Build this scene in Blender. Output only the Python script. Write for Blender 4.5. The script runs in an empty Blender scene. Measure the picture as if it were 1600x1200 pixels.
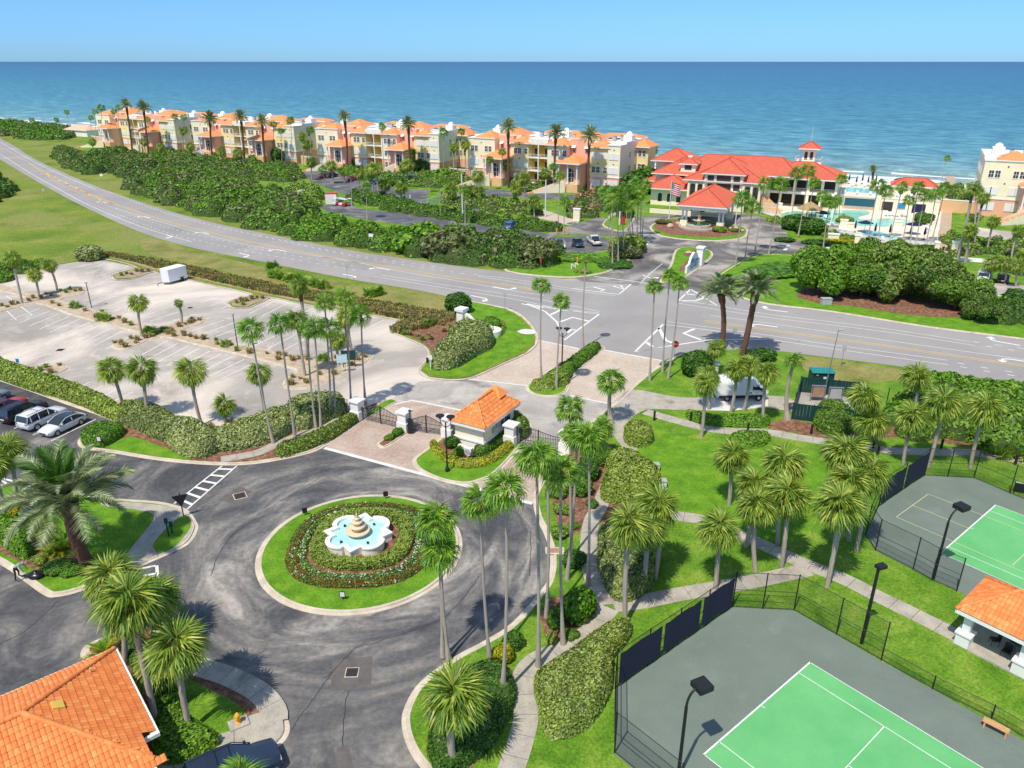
import bpy, math, random
import numpy as np
from mathutils import Vector, Matrix, geometry
R = math.radians
random.seed(7); rng = np.random.default_rng(7)
SC = bpy.context.scene; COL = SC.collection
# ------------------------------------------------------------------ camera, sky, sun, exposure
FPX, CAMH, HORY = 1185.0, 35.56, 96.0
PITCH = math.atan((600-HORY)/FPX); CP, SP = math.cos(PITCH), math.sin(PITCH)
cam = bpy.data.cameras.new('camera'); camo = bpy.data.objects.new('camera', cam); COL.objects.link(camo)
cam.sensor_width = 36; cam.lens = FPX/1600*36; cam.clip_start = 0.5; cam.clip_end = 200000
camo.location = (0, 0, CAMH); camo.rotation_euler = (math.pi/2-PITCH, 0, 0); SC.camera = camo
SUN_EL, SUN_AZ = 60.0, 212.0          # compass-like: direction TO the sun, clockwise from +Y
w = bpy.data.worlds.new('World'); SC.world = w; w.use_nodes = True
nt = w.node_tree; bg = nt.nodes['Background']
sky = nt.nodes.new('ShaderNodeTexSky'); sky.sky_type = 'NISHITA'; sky.sun_disc = False
sky.sun_elevation = R(SUN_EL); sky.sun_rotation = R(SUN_AZ); sky.altitude = 10; sky.air_density = 1.0; sky.dust_density = 0.2; sky.ozone_density = 3.0
hs = nt.nodes.new('ShaderNodeMix'); hs.data_type = 'RGBA'; hs.blend_type = 'MULTIPLY'; hs.inputs[0].default_value = 1.0
gz = nt.nodes.new('ShaderNodeTexCoord'); sz = nt.nodes.new('ShaderNodeSeparateXYZ'); nt.links.new(gz.outputs['Generated'], sz.inputs[0])
rz_ = nt.nodes.new('ShaderNodeMapRange'); rz_.interpolation_type = 'SMOOTHSTEP'; rz_.inputs[1].default_value = 0.0; rz_.inputs[2].default_value = .6; nt.links.new(sz.outputs[2], rz_.inputs[0])
tn = nt.nodes.new('ShaderNodeMix'); tn.data_type = 'RGBA'; tn.inputs[6].default_value = (.24, .475, .90, 1); tn.inputs[7].default_value = (1.12, .98, .84, 1); nt.links.new(rz_.outputs[0], tn.inputs[0]); nt.links.new(tn.outputs[2], hs.inputs[7])
nt.links.new(sky.outputs[0], hs.inputs[6]); nt.links.new(hs.outputs[2], bg.inputs[0]); bg.inputs[1].default_value = 0.15
sl = bpy.data.lights.new('sun', 'SUN'); sl.energy = 3.4; sl.angle = R(0.55); sl.color = (1, 0.93, 0.80)
so = bpy.data.objects.new('sun', sl); COL.objects.link(so)
sd = Vector((math.sin(R(SUN_AZ))*math.cos(R(SUN_EL)), math.cos(R(SUN_AZ))*math.cos(R(SUN_EL)), math.sin(R(SUN_EL))))
so.rotation_euler = sd.to_track_quat('Z', 'Y').to_euler(); so.location = (0, 0, 100)
SC.view_settings.view_transform = 'Standard'; SC.view_settings.look = 'None'
SC.view_settings.exposure = 0.35; SC.view_settings.gamma = 1; SC.view_settings.use_curve_mapping = False
SC.render.engine = 'CYCLES'; SC.cycles.max_bounces = 6; SC.cycles.transparent_max_bounces = 12
SC.cycles.diffuse_bounces = 3; SC.cycles.glossy_bounces = 2; SC.cycles.transmission_bounces = 3

# ------------------------------------------------------------------ ground points from photo pixels (surveyed once)
def ray(px, py):
    a = (px-800)/FPX; b = (600-py)/FPX
    return (a, CP+b*SP, -SP+b*CP)
def G(px, py, z=0.0):
    r = ray(px, py); t = (z-CAMH)/r[2]; return Vector((r[0]*t, r[1]*t, z))
def TP(px, py, Y):
    r = ray(px, py); t = Y/r[1]; return Vector((r[0]*t, Y, CAMH+r[2]*t))
def rot2(v, a):
    c, s = math.cos(a), math.sin(a); return (v[0]*c-v[1]*s, v[0]*s+v[1]*c)

# ------------------------------------------------------------------ materials
MATS = {}
def newmat(name):
    m = bpy.data.materials.new(name); m.use_nodes = True; MATS[name] = m
    return m, m.node_tree, m.node_tree.nodes['Principled BSDF']
def nd(nt, typ, **kw):
    n = nt.nodes.new(typ)
    for k, v in kw.items():
        if k[0] == 'i' and k[1:].isdigit(): n.inputs[int(k[1:])].default_value = v
        else: setattr(n, k, v)
    return n
def c4(c): return (c[0], c[1], c[2], 1)
def noise(nt, vec, scale, detail=4, rough=.55, dist=0):
    n = nd(nt, 'ShaderNodeTexNoise'); n.inputs['Scale'].default_value = scale; n.inputs['Detail'].default_value = detail
    n.inputs['Roughness'].default_value = rough; n.inputs['Distortion'].default_value = dist
    if vec is not None: nt.links.new(vec, n.inputs['Vector'])
    return n.outputs[0]
def ramp(nt, fac, stops):
    n = nd(nt, 'ShaderNodeValToRGB'); e = n.color_ramp.elements
    while len(e) < len(stops): e.new(0.5)
    for k, (p, c) in enumerate(stops): e[k].position = p; e[k].color = c4(c) if len(c) == 3 else c
    nt.links.new(fac, n.inputs[0]); return n.outputs[0]
def mixc(nt, fac, a, b, mode='MIX'):
    n = nd(nt, 'ShaderNodeMix', data_type='RGBA', blend_type=mode)
    for i, v in ((0, fac), (6, a), (7, b)):
        if hasattr(v, 'is_linked') or hasattr(v, 'links'): nt.links.new(v, n.inputs[i])
        elif i == 0: n.inputs[0].default_value = v
        else: n.inputs[i].default_value = c4(v)
    return n.outputs[2]
def math_(nt, op, a, b=0.0, clamp=False):
    n = nd(nt, 'ShaderNodeMath', operation=op, use_clamp=clamp)
    for i, v in ((0, a), (1, b)):
        if hasattr(v, 'links'): nt.links.new(v, n.inputs[i])
        else: n.inputs[i].default_value = v
    return n.outputs[0]
def bump(nt, bs, h, strength, dist=0.05):
    b = nd(nt, 'ShaderNodeBump'); b.inputs['Strength'].default_value = strength; b.inputs['Distance'].default_value = dist
    nt.links.new(h, b.inputs['Height']); nt.links.new(b.outputs[0], bs.inputs['Normal'])
def objco(nt): return nd(nt, 'ShaderNodeTexCoord').outputs['Object']
def simple(name, col, rough=.7, var=.12, scale=3, bmp=0, bscale=None, metal=0, coat=0, spec=.5):
    m, nt, bs = newmat(name); co = objco(nt)
    n = noise(nt, co, scale); lo = [c*(1-var) for c in col]; hi = [min(c*(1+var), 1) for c in col]
    nt.links.new(ramp(nt, n, [(.3, lo), (.7, hi)]), bs.inputs['Base Color'])
    bs.inputs['Roughness'].default_value = rough; bs.inputs['Metallic'].default_value = metal
    bs.inputs['Coat Weight'].default_value = coat; bs.inputs['Specular IOR Level'].default_value = spec
    if bmp: bump(nt, bs, noise(nt, co, bscale or scale*6), bmp)
    return m
def ground(name, stops, scale, detail=6, fine=None, rough=.9, big=None, bmp=.3, bs_=20, dist=0, spec=.2):
    """stops: ramp on mid noise; fine=(scale, amount) multiplies; big=(scale, color, thr0, thr1) stains"""
    m, nt, bs = newmat(name); co = objco(nt)
    c = ramp(nt, noise(nt, co, scale, detail, .6, dist), stops)
    if big:
        for (sc, colr, t0, t1) in big:
            f = ramp(nt, noise(nt, co, sc, 5, .6, .6), [(t0, (0, 0, 0)), (t1, (1, 1, 1))])
            c = mixc(nt, f, c, colr)
    if fine:
        f = ramp(nt, noise(nt, co, fine[0], 3, .7), [(.25, (1-fine[1],)*3), (.75, (1+fine[1],)*3)])
        c = mixc(nt, 1.0, c, f, 'MULTIPLY')
    nt.links.new(c, bs.inputs['Base Color']); bs.inputs['Roughness'].default_value = rough
    bs.inputs['Specular IOR Level'].default_value = spec
    if bmp: bump(nt, bs, noise(nt, co, bs_, 3, .7), bmp, .08)
    return m
def leafmat(name, cols, trans=.25, rough=.5):
    m, nt, bs = newmat(name)
    g = nd(nt, 'ShaderNodeNewGeometry'); oi = nd(nt, 'ShaderNodeObjectInfo')
    f = math_(nt, 'ADD', math_(nt, 'MULTIPLY', g.outputs['Random Per Island'], .72), math_(nt, 'MULTIPLY', oi.outputs['Random'], .28))
    n = len(cols); c = ramp(nt, f, [(i/(n-1)*.9+.05, cols[i]) for i in range(n)])
    big = ramp(nt, noise(nt, objco(nt), .5, 3), [(.3, (.8, .82, .8)), (.7, (1.22, 1.18, 1.1))])
    c = mixc(nt, 1.0, c, big, 'MULTIPLY')
    nt.links.new(c, bs.inputs['Base Color']); bs.inputs['Roughness'].default_value = rough; bs.inputs['Specular IOR Level'].default_value = .35
    tr = nd(nt, 'ShaderNodeBsdfTranslucent'); nt.links.new(mixc(nt, 1.0, c, (1.3, 1.5, .5), 'MULTIPLY'), tr.inputs[0])
    mx = nd(nt, 'ShaderNodeMixShader'); mx.inputs[0].default_value = trans
    nt.links.new(bs.outputs[0], mx.inputs[1]); nt.links.new(tr.outputs[0], mx.inputs[2])
    nt.links.new(mx.outputs[0], nt.nodes['Material Output'].inputs[0]); return m

# lawns, verges, earth
ground('lawn', [(.28, (.065, .16, .012)), (.42, (.105, .235, .015)), (.55, (.16, .29, .025)), (.74, (.29, .36, .06))], .4, 12, fine=(6, .5), dist=.6, bmp=.6, bs_=14)
ground('lawn_bright', [(.28, (.075, .19, .01)), (.5, (.125, .28, .015)), (.75, (.22, .36, .03))], .7, 12, fine=(7, .45), bmp=.5, bs_=14)
ground('rough_grass', [(.28, (.075, .13, .015)), (.42, (.13, .21, .02)), (.55, (.19, .25, .03)), (.70, (.30, .28, .09))], .09, 13, fine=(2.2, .42),
       big=[(.035, (.23, .25, .06), .47, .60), (.11, (.42, .36, .24), .66, .76), (.2, (.33, .25, .17), .70, .78)], bmp=.7, bs_=5)
ground('verge', [(.3, (.13, .17, .03)), (.5, (.25, .24, .07)), (.7, (.36, .29, .13))], .2, 8, fine=(4, .3), bmp=.6, bs_=6)
ground('dune_soil', [(.3, (.30, .22, .13)), (.6, (.42, .33, .22)), (.8, (.22, .2, .08))], .5, 8, fine=(6, .3), bmp=.6, bs_=8)
ground('mulch', [(.3, (.12, .05, .03)), (.5, (.24, .115, .07)), (.7, (.38, .24, .16))], 2.5, 8, fine=(14, .5), bmp=.8, bs_=14)
ground('sandy_bed', [(.3, (.40, .30, .20)), (.6, (.56, .45, .33)), (.8, (.66, .56, .43))], 1.2, 8, fine=(9, .25), bmp=.5, bs_=14)
ground('beach_sand', [(.3, (.62, .52, .38)), (.7, (.74, .66, .52))], .3, 5, fine=(4, .1))
# paving
ground('highway_asphalt', [(.3, (.29, .275, .265)), (.7, (.36, .34, .325))], .10, 8, fine=(6, .16),
       big=[(.045, (.39, .365, .345), .45, .7), (.3, (.25, .24, .235), .62, .75)], bmp=.2, rough=.85)
ground('lot_asphalt', [(.3, (.33, .30, .265)), (.55, (.42, .38, .34)), (.75, (.50, .455, .405))], .12, 8, fine=(5, .12),
       big=[(.05, (.70, .62, .53), .46, .62), (.25, (.60, .53, .46), .56, .72)], bmp=.2, rough=.9, dist=.8)
ground('entry_concrete', [(.3, (.33, .30, .28)), (.55, (.46, .42, .38)), (.75, (.60, .55, .50))], .25, 9, fine=(5, .18),
       big=[(.22, (.20, .185, .18), .56, .70)], bmp=.2, rough=.9, dist=1.0)
ground('club_asphalt', [(.38, (.11, .105, .105)), (.5, (.20, .19, .18)), (.62, (.42, .38, .34))], .09, 8, fine=(5, .15), bmp=.2, dist=1.4)
ground('sealed_asphalt', [(.3, (.075, .078, .092)), (.5, (.125, .128, .145)), (.7, (.22, .21, .21))], .2, 8, fine=(6, .25),
       big=[(.11, (.36, .33, .305), .56, .72)], bmp=.25, dist=1.2)
ground('kerb_concrete', [(.3, (.48, .41, .32)), (.6, (.64, .56, .45)), (.8, (.72, .66, .56))], .8, 8, fine=(8, .16), bmp=.2)
ground('white_concrete', [(.3, (.62, .60, .56)), (.7, (.78, .76, .72))], .8, 6, fine=(8, .1), bmp=.1)
ground('walk_concrete', [(.3, (.34, .31, .265)), (.55, (.45, .41, .345)), (.75, (.52, .475, .40))], .9, 9, fine=(7, .16),
       big=[(.35, (.22, .20, .17), .58, .74)], bmp=.2)
ground('court_grey', [(.3, (.155, .19, .16)), (.6, (.18, .22, .185)), (.8, (.215, .255, .215))], .25, 9, fine=(9, .08), big=[(.4, (.23, .26, .225), .60, .80), (.13, (.15, .185, .16), .60, .75)], bmp=.05, rough=.75)
ground('court_green', [(.3, (.12, .43, .15)), (.7, (.165, .50, .19))], .35, 6, fine=(9, .05), bmp=.05, rough=.7)
ground('pool_deck', [(.3, (.70, .60, .47)), (.7, (.85, .77, .64))], .3, 5, fine=(4, .08))
ground('white_paint', [(.3, (.68, .68, .66)), (.7, (.84, .84, .82))], 1.5, 6, fine=(9, .18), bmp=0)
ground('worn_white', [(.3, (.62, .60, .56)), (.7, (.80, .78, .74))], 1.2, 8, fine=(9, .2), bmp=0)
ground('yellow_paint', [(.3, (.72, .46, .10)), (.7, (.85, .58, .16))], 1.5, 5, fine=(9, .15), bmp=0)
ground('cream_paint', [(.3, (.62, .58, .30)), (.7, (.72, .68, .40))], 1.5, 5, bmp=0)
def brickmat(name, c1, c2, mort, sc, stain):
    m, nt, bs = newmat(name); co = objco(nt)
    mp = nd(nt, 'ShaderNodeMapping'); mp.inputs['Rotation'].default_value = (0, 0, R(32)); nt.links.new(co, mp.inputs[0])
    b = nd(nt, 'ShaderNodeTexBrick'); b.inputs['Scale'].default_value = sc; b.inputs['Color1'].default_value = c4(c1); b.inputs['Color2'].default_value = c4(c2)
    b.inputs['Mortar'].default_value = c4(mort); b.inputs['Mortar Size'].default_value = .03
    nt.links.new(mp.outputs[0], b.inputs[0])
    f = ramp(nt, noise(nt, co, .22, 8, .65, .8), [(.38, (0, 0, 0)), (.68, (1, 1, 1))])
    c = mixc(nt, f, b.outputs[0], stain)
    c = mixc(nt, 1.0, c, ramp(nt, noise(nt, co, 3, 4), [(.3, (.85, .85, .85)), (.7, (1.12, 1.12, 1.12))]), 'MULTIPLY')
    nt.links.new(c, bs.inputs['Base Color']); bs.inputs['Roughness'].default_value = .9; bump(nt, bs, b.outputs[1], -.2, .01)
brickmat('red_pavers', (.36, .235, .19), (.46, .32, .26), (.44, .35, .29), 2.6, (.56, .46, .38))
brickmat('tan_pavers', (.50, .40, .31), (.58, .465, .37), (.46, .38, .31), 2.6, (.62, .52, .43))
# roundabout asphalt: swirled wear round the island
def swirl():
    m, nt, bs = newmat('roundabout_asphalt'); co = objco(nt)
    s = nd(nt, 'ShaderNodeSeparateXYZ'); nt.links.new(co, s.inputs[0])
    dx = math_(nt, 'ADD', s.outputs[0], 12.2); dy = math_(nt, 'ADD', s.outputs[1], -50.4)
    r = math_(nt, 'POWER', math_(nt, 'ADD', math_(nt, 'MULTIPLY', dx, dx), math_(nt, 'MULTIPLY', dy, dy)), .5)
    th = math_(nt, 'ARCTAN2', dy, dx)
    cb = nd(nt, 'ShaderNodeCombineXYZ'); nt.links.new(math_(nt, 'MULTIPLY', r, .55), cb.inputs[0])
    nt.links.new(math_(nt, 'MULTIPLY', math_(nt, 'COSINE', th), 2.2), cb.inputs[1]); nt.links.new(math_(nt, 'MULTIPLY', math_(nt, 'SINE', th), 2.2), cb.inputs[2])
    n1 = noise(nt, cb.outputs[0], .75, 9, .62, .7)
    n2 = noise(nt, co, .16, 8, .62, 1.2)
    near = math_(nt, 'SUBTRACT', 1.0, math_(nt, 'MULTIPLY', math_(nt, 'SUBTRACT', r, 13.5), .12, ), True)
    near = math_(nt, 'MINIMUM', near, 1.0); near = math_(nt, 'MAXIMUM', near, 0.0)
    n = mixc(nt, near, n2, n1)
    lw = math_(nt, 'MULTIPLY', math_(nt, 'SUBTRACT', 1.0, near), math_(nt, 'MULTIPLY', math_(nt, 'SUBTRACT', -18.0, s.outputs[0]), .1, True)); n = math_(nt, 'SUBTRACT', n, math_(nt, 'MULTIPLY', lw, .07))
    c = ramp(nt, n, [(.34, (.072, .073, .082)), (.46, (.125, .122, .125)), (.55, (.215, .20, .185)), (.69, (.42, .38, .335))])
    c = mixc(nt, 1.0, c, ramp(nt, noise(nt, co, 2.6, 6, .7), [(.3, (.72, .72, .72)), (.7, (1.25, 1.25, 1.25))]), 'MULTIPLY')
    nt.links.new(c, bs.inputs['Base Color']); bs.inputs['Roughness'].default_value = .85; bs.inputs['Specular IOR Level'].default_value = .25; bump(nt, bs, noise(nt, co, 22, 3), .2)
swirl()
# buildings and things
simple('stucco_cream', (.93, .82, .58), .85, .05, .5, .1, 12); simple('stucco_white', (.90, .86, .76), .85, .05, .5, .1, 12)
simple('stucco_yellow', (.92, .74, .36), .85, .05, .5, .1, 12); simple('stucco_ochre', (.78, .52, .10), .85, .06, .5)
simple('stucco_pink', (.86, .45, .30), .85, .06, .4, .1, 12); simple('stucco_tan', (.78, .48, .24), .85, .08, .4)
simple('trim_white', (.84, .82, .78), .6, .04, 1); simple('roof_white', (.78, .77, .74), .8, .08, .4)
simple('clay_orange', (.80, .29, .10), .75, .16, 2.0, .1, 9); simple('clay_orange_dark', (.50, .13, .03), .8, .2, 3)
simple('clay_red', (.60, .13, .07), .75, .10, 1.0); simple('clay_red_dark', (.46, .05, .022), .8, .1, 1)
simple('black_metal', (.012, .013, .015), .6, .1, 4); simple('dark_green_metal', (.006, .05, .045), .5, .1, 4)
simple('navy_mesh', (.008, .012, .035), .9, .15, 5); simple('grey_metal', (.36, .38, .40), .4, .08, 4, metal=.6)
simple('white_metal', (.78, .78, .78), .45, .03, 4); simple('limestone', (.70, .56, .36), .7, .08, 2, .1)
simple('wood_bench', (.62, .34, .15), .6, .15, 6); simple('thatch', (.42, .29, .13), .95, .3, 8, .5, 30)
simple('navy_fabric', (.012, .015, .07), .9, .1, 3); simple('yellow_post', (.85, .42, .01), .5, .05)
simple('red_paint', (.60, .015, .01), .5, .05); simple('sign_blue', (.02, .25, .55), .5, .05); simple('sign_teal', (.02, .22, .22), .5, .08)
simple('sign_pale', (.45, .66, .70), .5, .06); simple('rock', (.52, .40, .30), .9, .25, 3, .6, 9); simple('door_dark', (.05, .035, .025), .5, .1)
simple('tyre', (.015, .015, .016), .85, .1); simple('rim', (.5, .5, .52), .3, .05, 3, metal=.8); simple('hydrant_yellow', (.85, .42, .03), .5, .06)
simple('unit_grey', (.42, .43, .43), .6, .1, 3); simple('rust_panel', (.38, .22, .14), .8, .12, 3); simple('skin', (.42, .24, .16), .6, .05)
simple('shirt_grey', (.30, .34, .32), .9, .08, 8); simple('trousers_black', (.015, .014, .016), .9, .1); simple('cap_grey', (.3, .32, .30), .9, .05)
simple('bag_black', (.012, .012, .015), .3, .1); simple('grate_dark', (.03, .02, .018), .7, .2, 6)
simple('trunk_grey', (.42, .36, .30), .9, .25, 2.5, .5, 14); simple('trunk_brown', (.16, .075, .05), .95, .35, 6, .8, 14)
simple('trunk_top', (.30, .07, .03), .9, .3, 6); simple('dead_frond', (.42, .24, .08), .9, .3, 4); simple('bark', (.20, .15, .12), .95, .3, 3, .5, 12)
simple('patch_dark', (.13, .115, .105), .9, .2, 1.5, .2); simple('crack_dark', (.045, .04, .04), .9, .2, 2)
def carpaint(name, col): simple(name, col, .35, .03, 2, coat=.6, metal=.03)
carpaint('paint_silver', (.72, .73, .74)); carpaint('paint_white', (.80, .81, .82)); carpaint('paint_black', (.012, .013, .02)); carpaint('paint_red', (.48, .02, .03))
carpaint('paint_navy', (.02, .035, .07)); carpaint('paint_grey', (.20, .25, .30)); carpaint('paint_blue', (.05, .16, .40))
def glassmat(name, col, rough=.08):
    m, nt, bs = newmat(name); bs.inputs['Base Color'].default_value = c4(col); bs.inputs['Roughness'].default_value = rough
    bs.inputs['Specular IOR Level'].default_value = .8; bs.inputs['Metallic'].default_value = .1
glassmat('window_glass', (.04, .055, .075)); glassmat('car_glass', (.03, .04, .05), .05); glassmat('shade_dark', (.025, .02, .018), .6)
glassmat('lamp_red', (.5, .02, .02), .2); glassmat('lamp_clear', (.6, .62, .65), .1); glassmat('aqua_panel', (.02, .10, .14), .3)
# chain link mesh: fine wires with air between
def linkmat(name, col, cover):
    m, nt, bs = newmat(name); bs.inputs['Base Color'].default_value = c4(col); bs.inputs['Roughness'].default_value = .6
    co = objco(nt)
    w1 = nd(nt, 'ShaderNodeTexNoise'); w1.inputs['Scale'].default_value = 30; nt.links.new(co, w1.inputs[0])
    tr = nd(nt, 'ShaderNodeBsdfTransparent'); mx = nd(nt, 'ShaderNodeMixShader')
    f = math_(nt, 'ADD', math_(nt, 'MULTIPLY', w1.outputs[0], .1), cover-.05, True)
    nt.links.new(f, mx.inputs[0]); nt.links.new(tr.outputs[0], mx.inputs[1]); nt.links.new(bs.outputs[0], mx.inputs[2])
    nt.links.new(mx.outputs[0], nt.nodes['Material Output'].inputs[0])
linkmat('chain_link', (.01, .012, .014), .20); linkmat('white_pickets', (.8, .8, .8), .55); linkmat('gate_screen', (.02, .01, .012), .35)
# leaves
leafmat('leaf_sabal', [(.055, .12, .018), (.15, .26, .03), (.28, .38, .045), (.54, .55, .13)], .25, .45)
leafmat('leaf_wash', [(.045, .14, .02), (.11, .26, .025), (.20, .38, .035), (.38, .50, .07)], .28, .42)
leafmat('leaf_date', [(.10, .15, .07), (.20, .26, .12), (.34, .40, .22), (.50, .54, .35)], .15, .45)
leafmat('leaf_date_young', [(.05, .14, .02), (.12, .26, .03)], .25, .45)
leafmat('leaf_hedge', [(.09, .17, .02), (.18, .28, .03), (.29, .38, .06), (.46, .50, .15)], .15)
leafmat('leaf_grey_hedge', [(.09, .14, .04), (.20, .26, .08), (.32, .38, .12), (.52, .55, .27)], .15)
leafmat('leaf_dark', [(.02, .07, .01), (.045, .13, .014), (.085, .20, .02), (.16, .30, .035)], .15)
leafmat('leaf_bright', [(.04, .13, .01), (.09, .24, .015), (.16, .34, .02), (.27, .44, .04)], .2)
leafmat('leaf_thicket', [(.04, .10, .012), (.09, .19, .02), (.16, .30, .03), (.28, .40, .06)], .15)
leafmat('leaf_olive', [(.07, .09, .03), (.12, .15, .05), (.20, .23, .08), (.31, .33, .14)], .15)
leafmat('leaf_yellow', [(.20, .22, .01), (.38, .38, .015), (.58, .52, .03)], .2)
leafmat('leaf_redgreen', [(.04, .09, .015), (.10, .15, .02), (.25, .12, .05)], .15)
leafmat('leaf_straw', [(.20, .13, .05), (.34, .25, .10), (.50, .40, .19), (.24, .27, .07)], .15, .8)
leafmat('leaf_pinkbloom', [(.05, .10, .02), (.15, .16, .05), (.55, .22, .18), (.70, .30, .25)], .15)
leafmat('petal_white', [(.62, .68, .62), (.8, .82, .8)], .1); leafmat('petal_red', [(.28, .03, .01), (.50, .07, .02)], .1)
M = MATS

# ------------------------------------------------------------------ mesh helpers
def link(o, parent=None):
    COL.objects.link(o)
    if parent is not None: o.parent = parent
    return o
def props(o, label=None, cat=None, group=None, kind=None):
    if label: o['label'] = label
    if cat: o['category'] = cat
    if group: o['group'] = group
    if kind: o['kind'] = kind
    return o
def thing(name, label, cat, loc=(0, 0, 0), rz=0, group=None):
    o = bpy.data.objects.new(name, None); o.empty_display_size = .3; COL.objects.link(o); o.location = loc; o.rotation_euler = (0, 0, rz)
    return props(o, label, cat, group)
def npmesh(name, V, F3=None, F4=None, mats=(), midx=None, smooth=False):
    """fast mesh from numpy arrays; tris then quads"""
    me = bpy.data.meshes.new(name); V = np.asarray(V, np.float32)
    F3 = np.zeros((0, 3), np.int32) if F3 is None else np.asarray(F3, np.int32).reshape(-1, 3)
    F4 = np.zeros((0, 4), np.int32) if F4 is None else np.asarray(F4, np.int32).reshape(-1, 4)
    nl = F3.size+F4.size; nf = len(F3)+len(F4)
    me.vertices.add(len(V)); me.vertices.foreach_set('co', V.ravel())
    me.loops.add(nl); me.loops.foreach_set('vertex_index', np.concatenate([F3.ravel(), F4.ravel()]))
    me.polygons.add(nf)
    st = np.concatenate([np.arange(len(F3))*3, len(F3)*3+np.arange(len(F4))*4]).astype(np.int32)
    me.polygons.foreach_set('loop_start', st)
    if midx is not None: me.polygons.foreach_set('material_index', np.asarray(midx, np.int32))
    me.polygons.foreach_set('use_smooth', np.full(nf, bool(smooth)))
    for m in mats: me.materials.append(M[m])
    me.update(calc_edges=True); me.validate(); return me
class MB:
    def __init__(s): s.v = []; s.f = []; s.m = []; s.mats = []
    def mi(s, m):
        if m not in s.mats: s.mats.append(m)
        return s.mats.index(m)
    def add(s, vs, fs, m):
        b = len(s.v); s.v += [tuple(v) for v in vs]; k = s.mi(m)
        for f in fs: s.f.append(tuple(i+b for i in f)); s.m.append(k)
        return s
    def box(s, x0, x1, y0, y1, z0, z1, m, rz=0, org=(0, 0)):
        vs = [(x, y, z) for z in (z0, z1) for x, y in ((x0, y0), (x1, y0), (x1, y1), (x0, y1))]
        if rz: vs = [(org[0]+rot2((v[0]-org[0], v[1]-org[1]), rz)[0], org[1]+rot2((v[0]-org[0], v[1]-org[1]), rz)[1], v[2]) for v in vs]
        return s.add(vs, [(3, 2, 1, 0), (4, 5, 6, 7), (0, 1, 5, 4), (1, 2, 6, 5), (2, 3, 7, 6), (3, 0, 4, 7)], m)
    def prism(s, pts, z0, z1, m, top=True):
        """pts xy (any winding); closed prism"""
        n = len(pts); a = sum(pts[i][0]*pts[(i+1) % n][1]-pts[(i+1) % n][0]*pts[i][1] for i in range(n))
        if a < 0: pts = pts[::-1]
        vs = [(p[0], p[1], z0) for p in pts]+[(p[0], p[1], z1) for p in pts]
        fs = [(i, (i+1) % n, n+(i+1) % n, n+i) for i in range(n)]
        tr = geometry.tessellate_polygon([[Vector((p[0], p[1], 0)) for p in pts]])
        tt = []
        for t in tr:
            A, B, C = (pts[i] for i in t)
            if (B[0]-A[0])*(C[1]-A[1])-(B[1]-A[1])*(C[0]-A[0]) < 0: t = (t[0], t[2], t[1])
            tt.append(t)
        if top: fs += [tuple(n+i for i in t) for t in tt]; fs += [t[::-1] for t in tt]
        return s.add(vs, fs, m)
    def tube(s, a, b, r0, r1, m, n=8, cap=True):
        a = Vector(a); b = Vector(b); d = (b-a); q = d.to_track_quat('Z', 'Y'); vs = []
        for p, r in ((a, r0), (b, r1)):
            for i in range(n):
                t = 2*math.pi*i/n; vs.append(p+q@Vector((math.cos(t)*r, math.sin(t)*r, 0)))
        fs = [(i, (i+1) % n, n+(i+1) % n, n+i) for i in range(n)]
        if cap: fs += [tuple(range(n))[::-1], tuple(range(n, 2*n))]
        return s.add(vs, fs, m)
    def path(s, pts, r, m, n=6):
        for i in range(len(pts)-1): s.tube(pts[i], pts[i+1], r, r, m, n, True)
        return s
    def lathe(s, prof, m, n=20, c=(0, 0, 0)):
        vs = []; fs = []
        for r, z in prof:
            for i in range(n):
                t = 2*math.pi*i/n; vs.append((c[0]+r*math.cos(t), c[1]+r*math.sin(t), c[2]+z))
        for k in range(len(prof)-1):
            for i in range(n):
                j = (i+1) % n; fs.append((k*n+i, k*n+j, (k+1)*n+j, (k+1)*n+i))
        fs.append(tuple(range(n))[::-1]); fs.append(tuple((len(prof)-1)*n+i for i in range(n)))
        return s.add(vs, fs, m)
    def hip(s, x0, x1, y0, y1, z0, zr, m, over=0, fascia=None, ridge=None):
        """hip roof over a rectangle"""
        x0 -= over; x1 += over; y0 -= over; y1 += over; w = x1-x0; d = y1-y0
        if fascia: s.box(x0, x1, y0, y1, z0-.28, z0, fascia)
        cx, cy = (x0+x1)/2, (y0+y1)/2
        if w >= d: h = min(d/2, w/2-.01) if ridge is None else (w-ridge)/2; A = (x0+h, cy, zr); B = (x1-h, cy, zr)
        else: h = min(w/2, d/2-.01) if ridge is None else (d-ridge)/2; A = (cx, y0+h, zr); B = (cx, y1-h, zr)
        z0 += .003
        vs = [(x0, y0, z0), (x1, y0, z0), (x1, y1, z0), (x0, y1, z0), A, B]
        fs = [(0, 1, 5, 4), (1, 2, 5), (2, 3, 4, 5), (3, 0, 4)] if w >= d else [(0, 1, 4), (1, 2, 5, 4), (2, 3, 5), (3, 0, 4, 5)]
        return s.add(vs, fs, m)
    def mesh(s, name, smooth=False):
        me = bpy.data.meshes.new(name); me.from_pydata(s.v, [], s.f); 
        for m in s.mats: me.materials.append(M[m])
        me.polygons.foreach_set('material_index', s.m)
        if smooth: me.polygons.foreach_set('use_smooth', [True]*len(s.f))
        me.update(); return me
    def build(s, name, parent=None, smooth=False, loc=None, rz=0, **kw):
        o = bpy.data.objects.new(name, s.mesh(name, smooth)); link(o, parent)
        if loc: o.location = loc
        if rz: o.rotation_euler = (0, 0, rz)
        return props(o, **kw)
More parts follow.
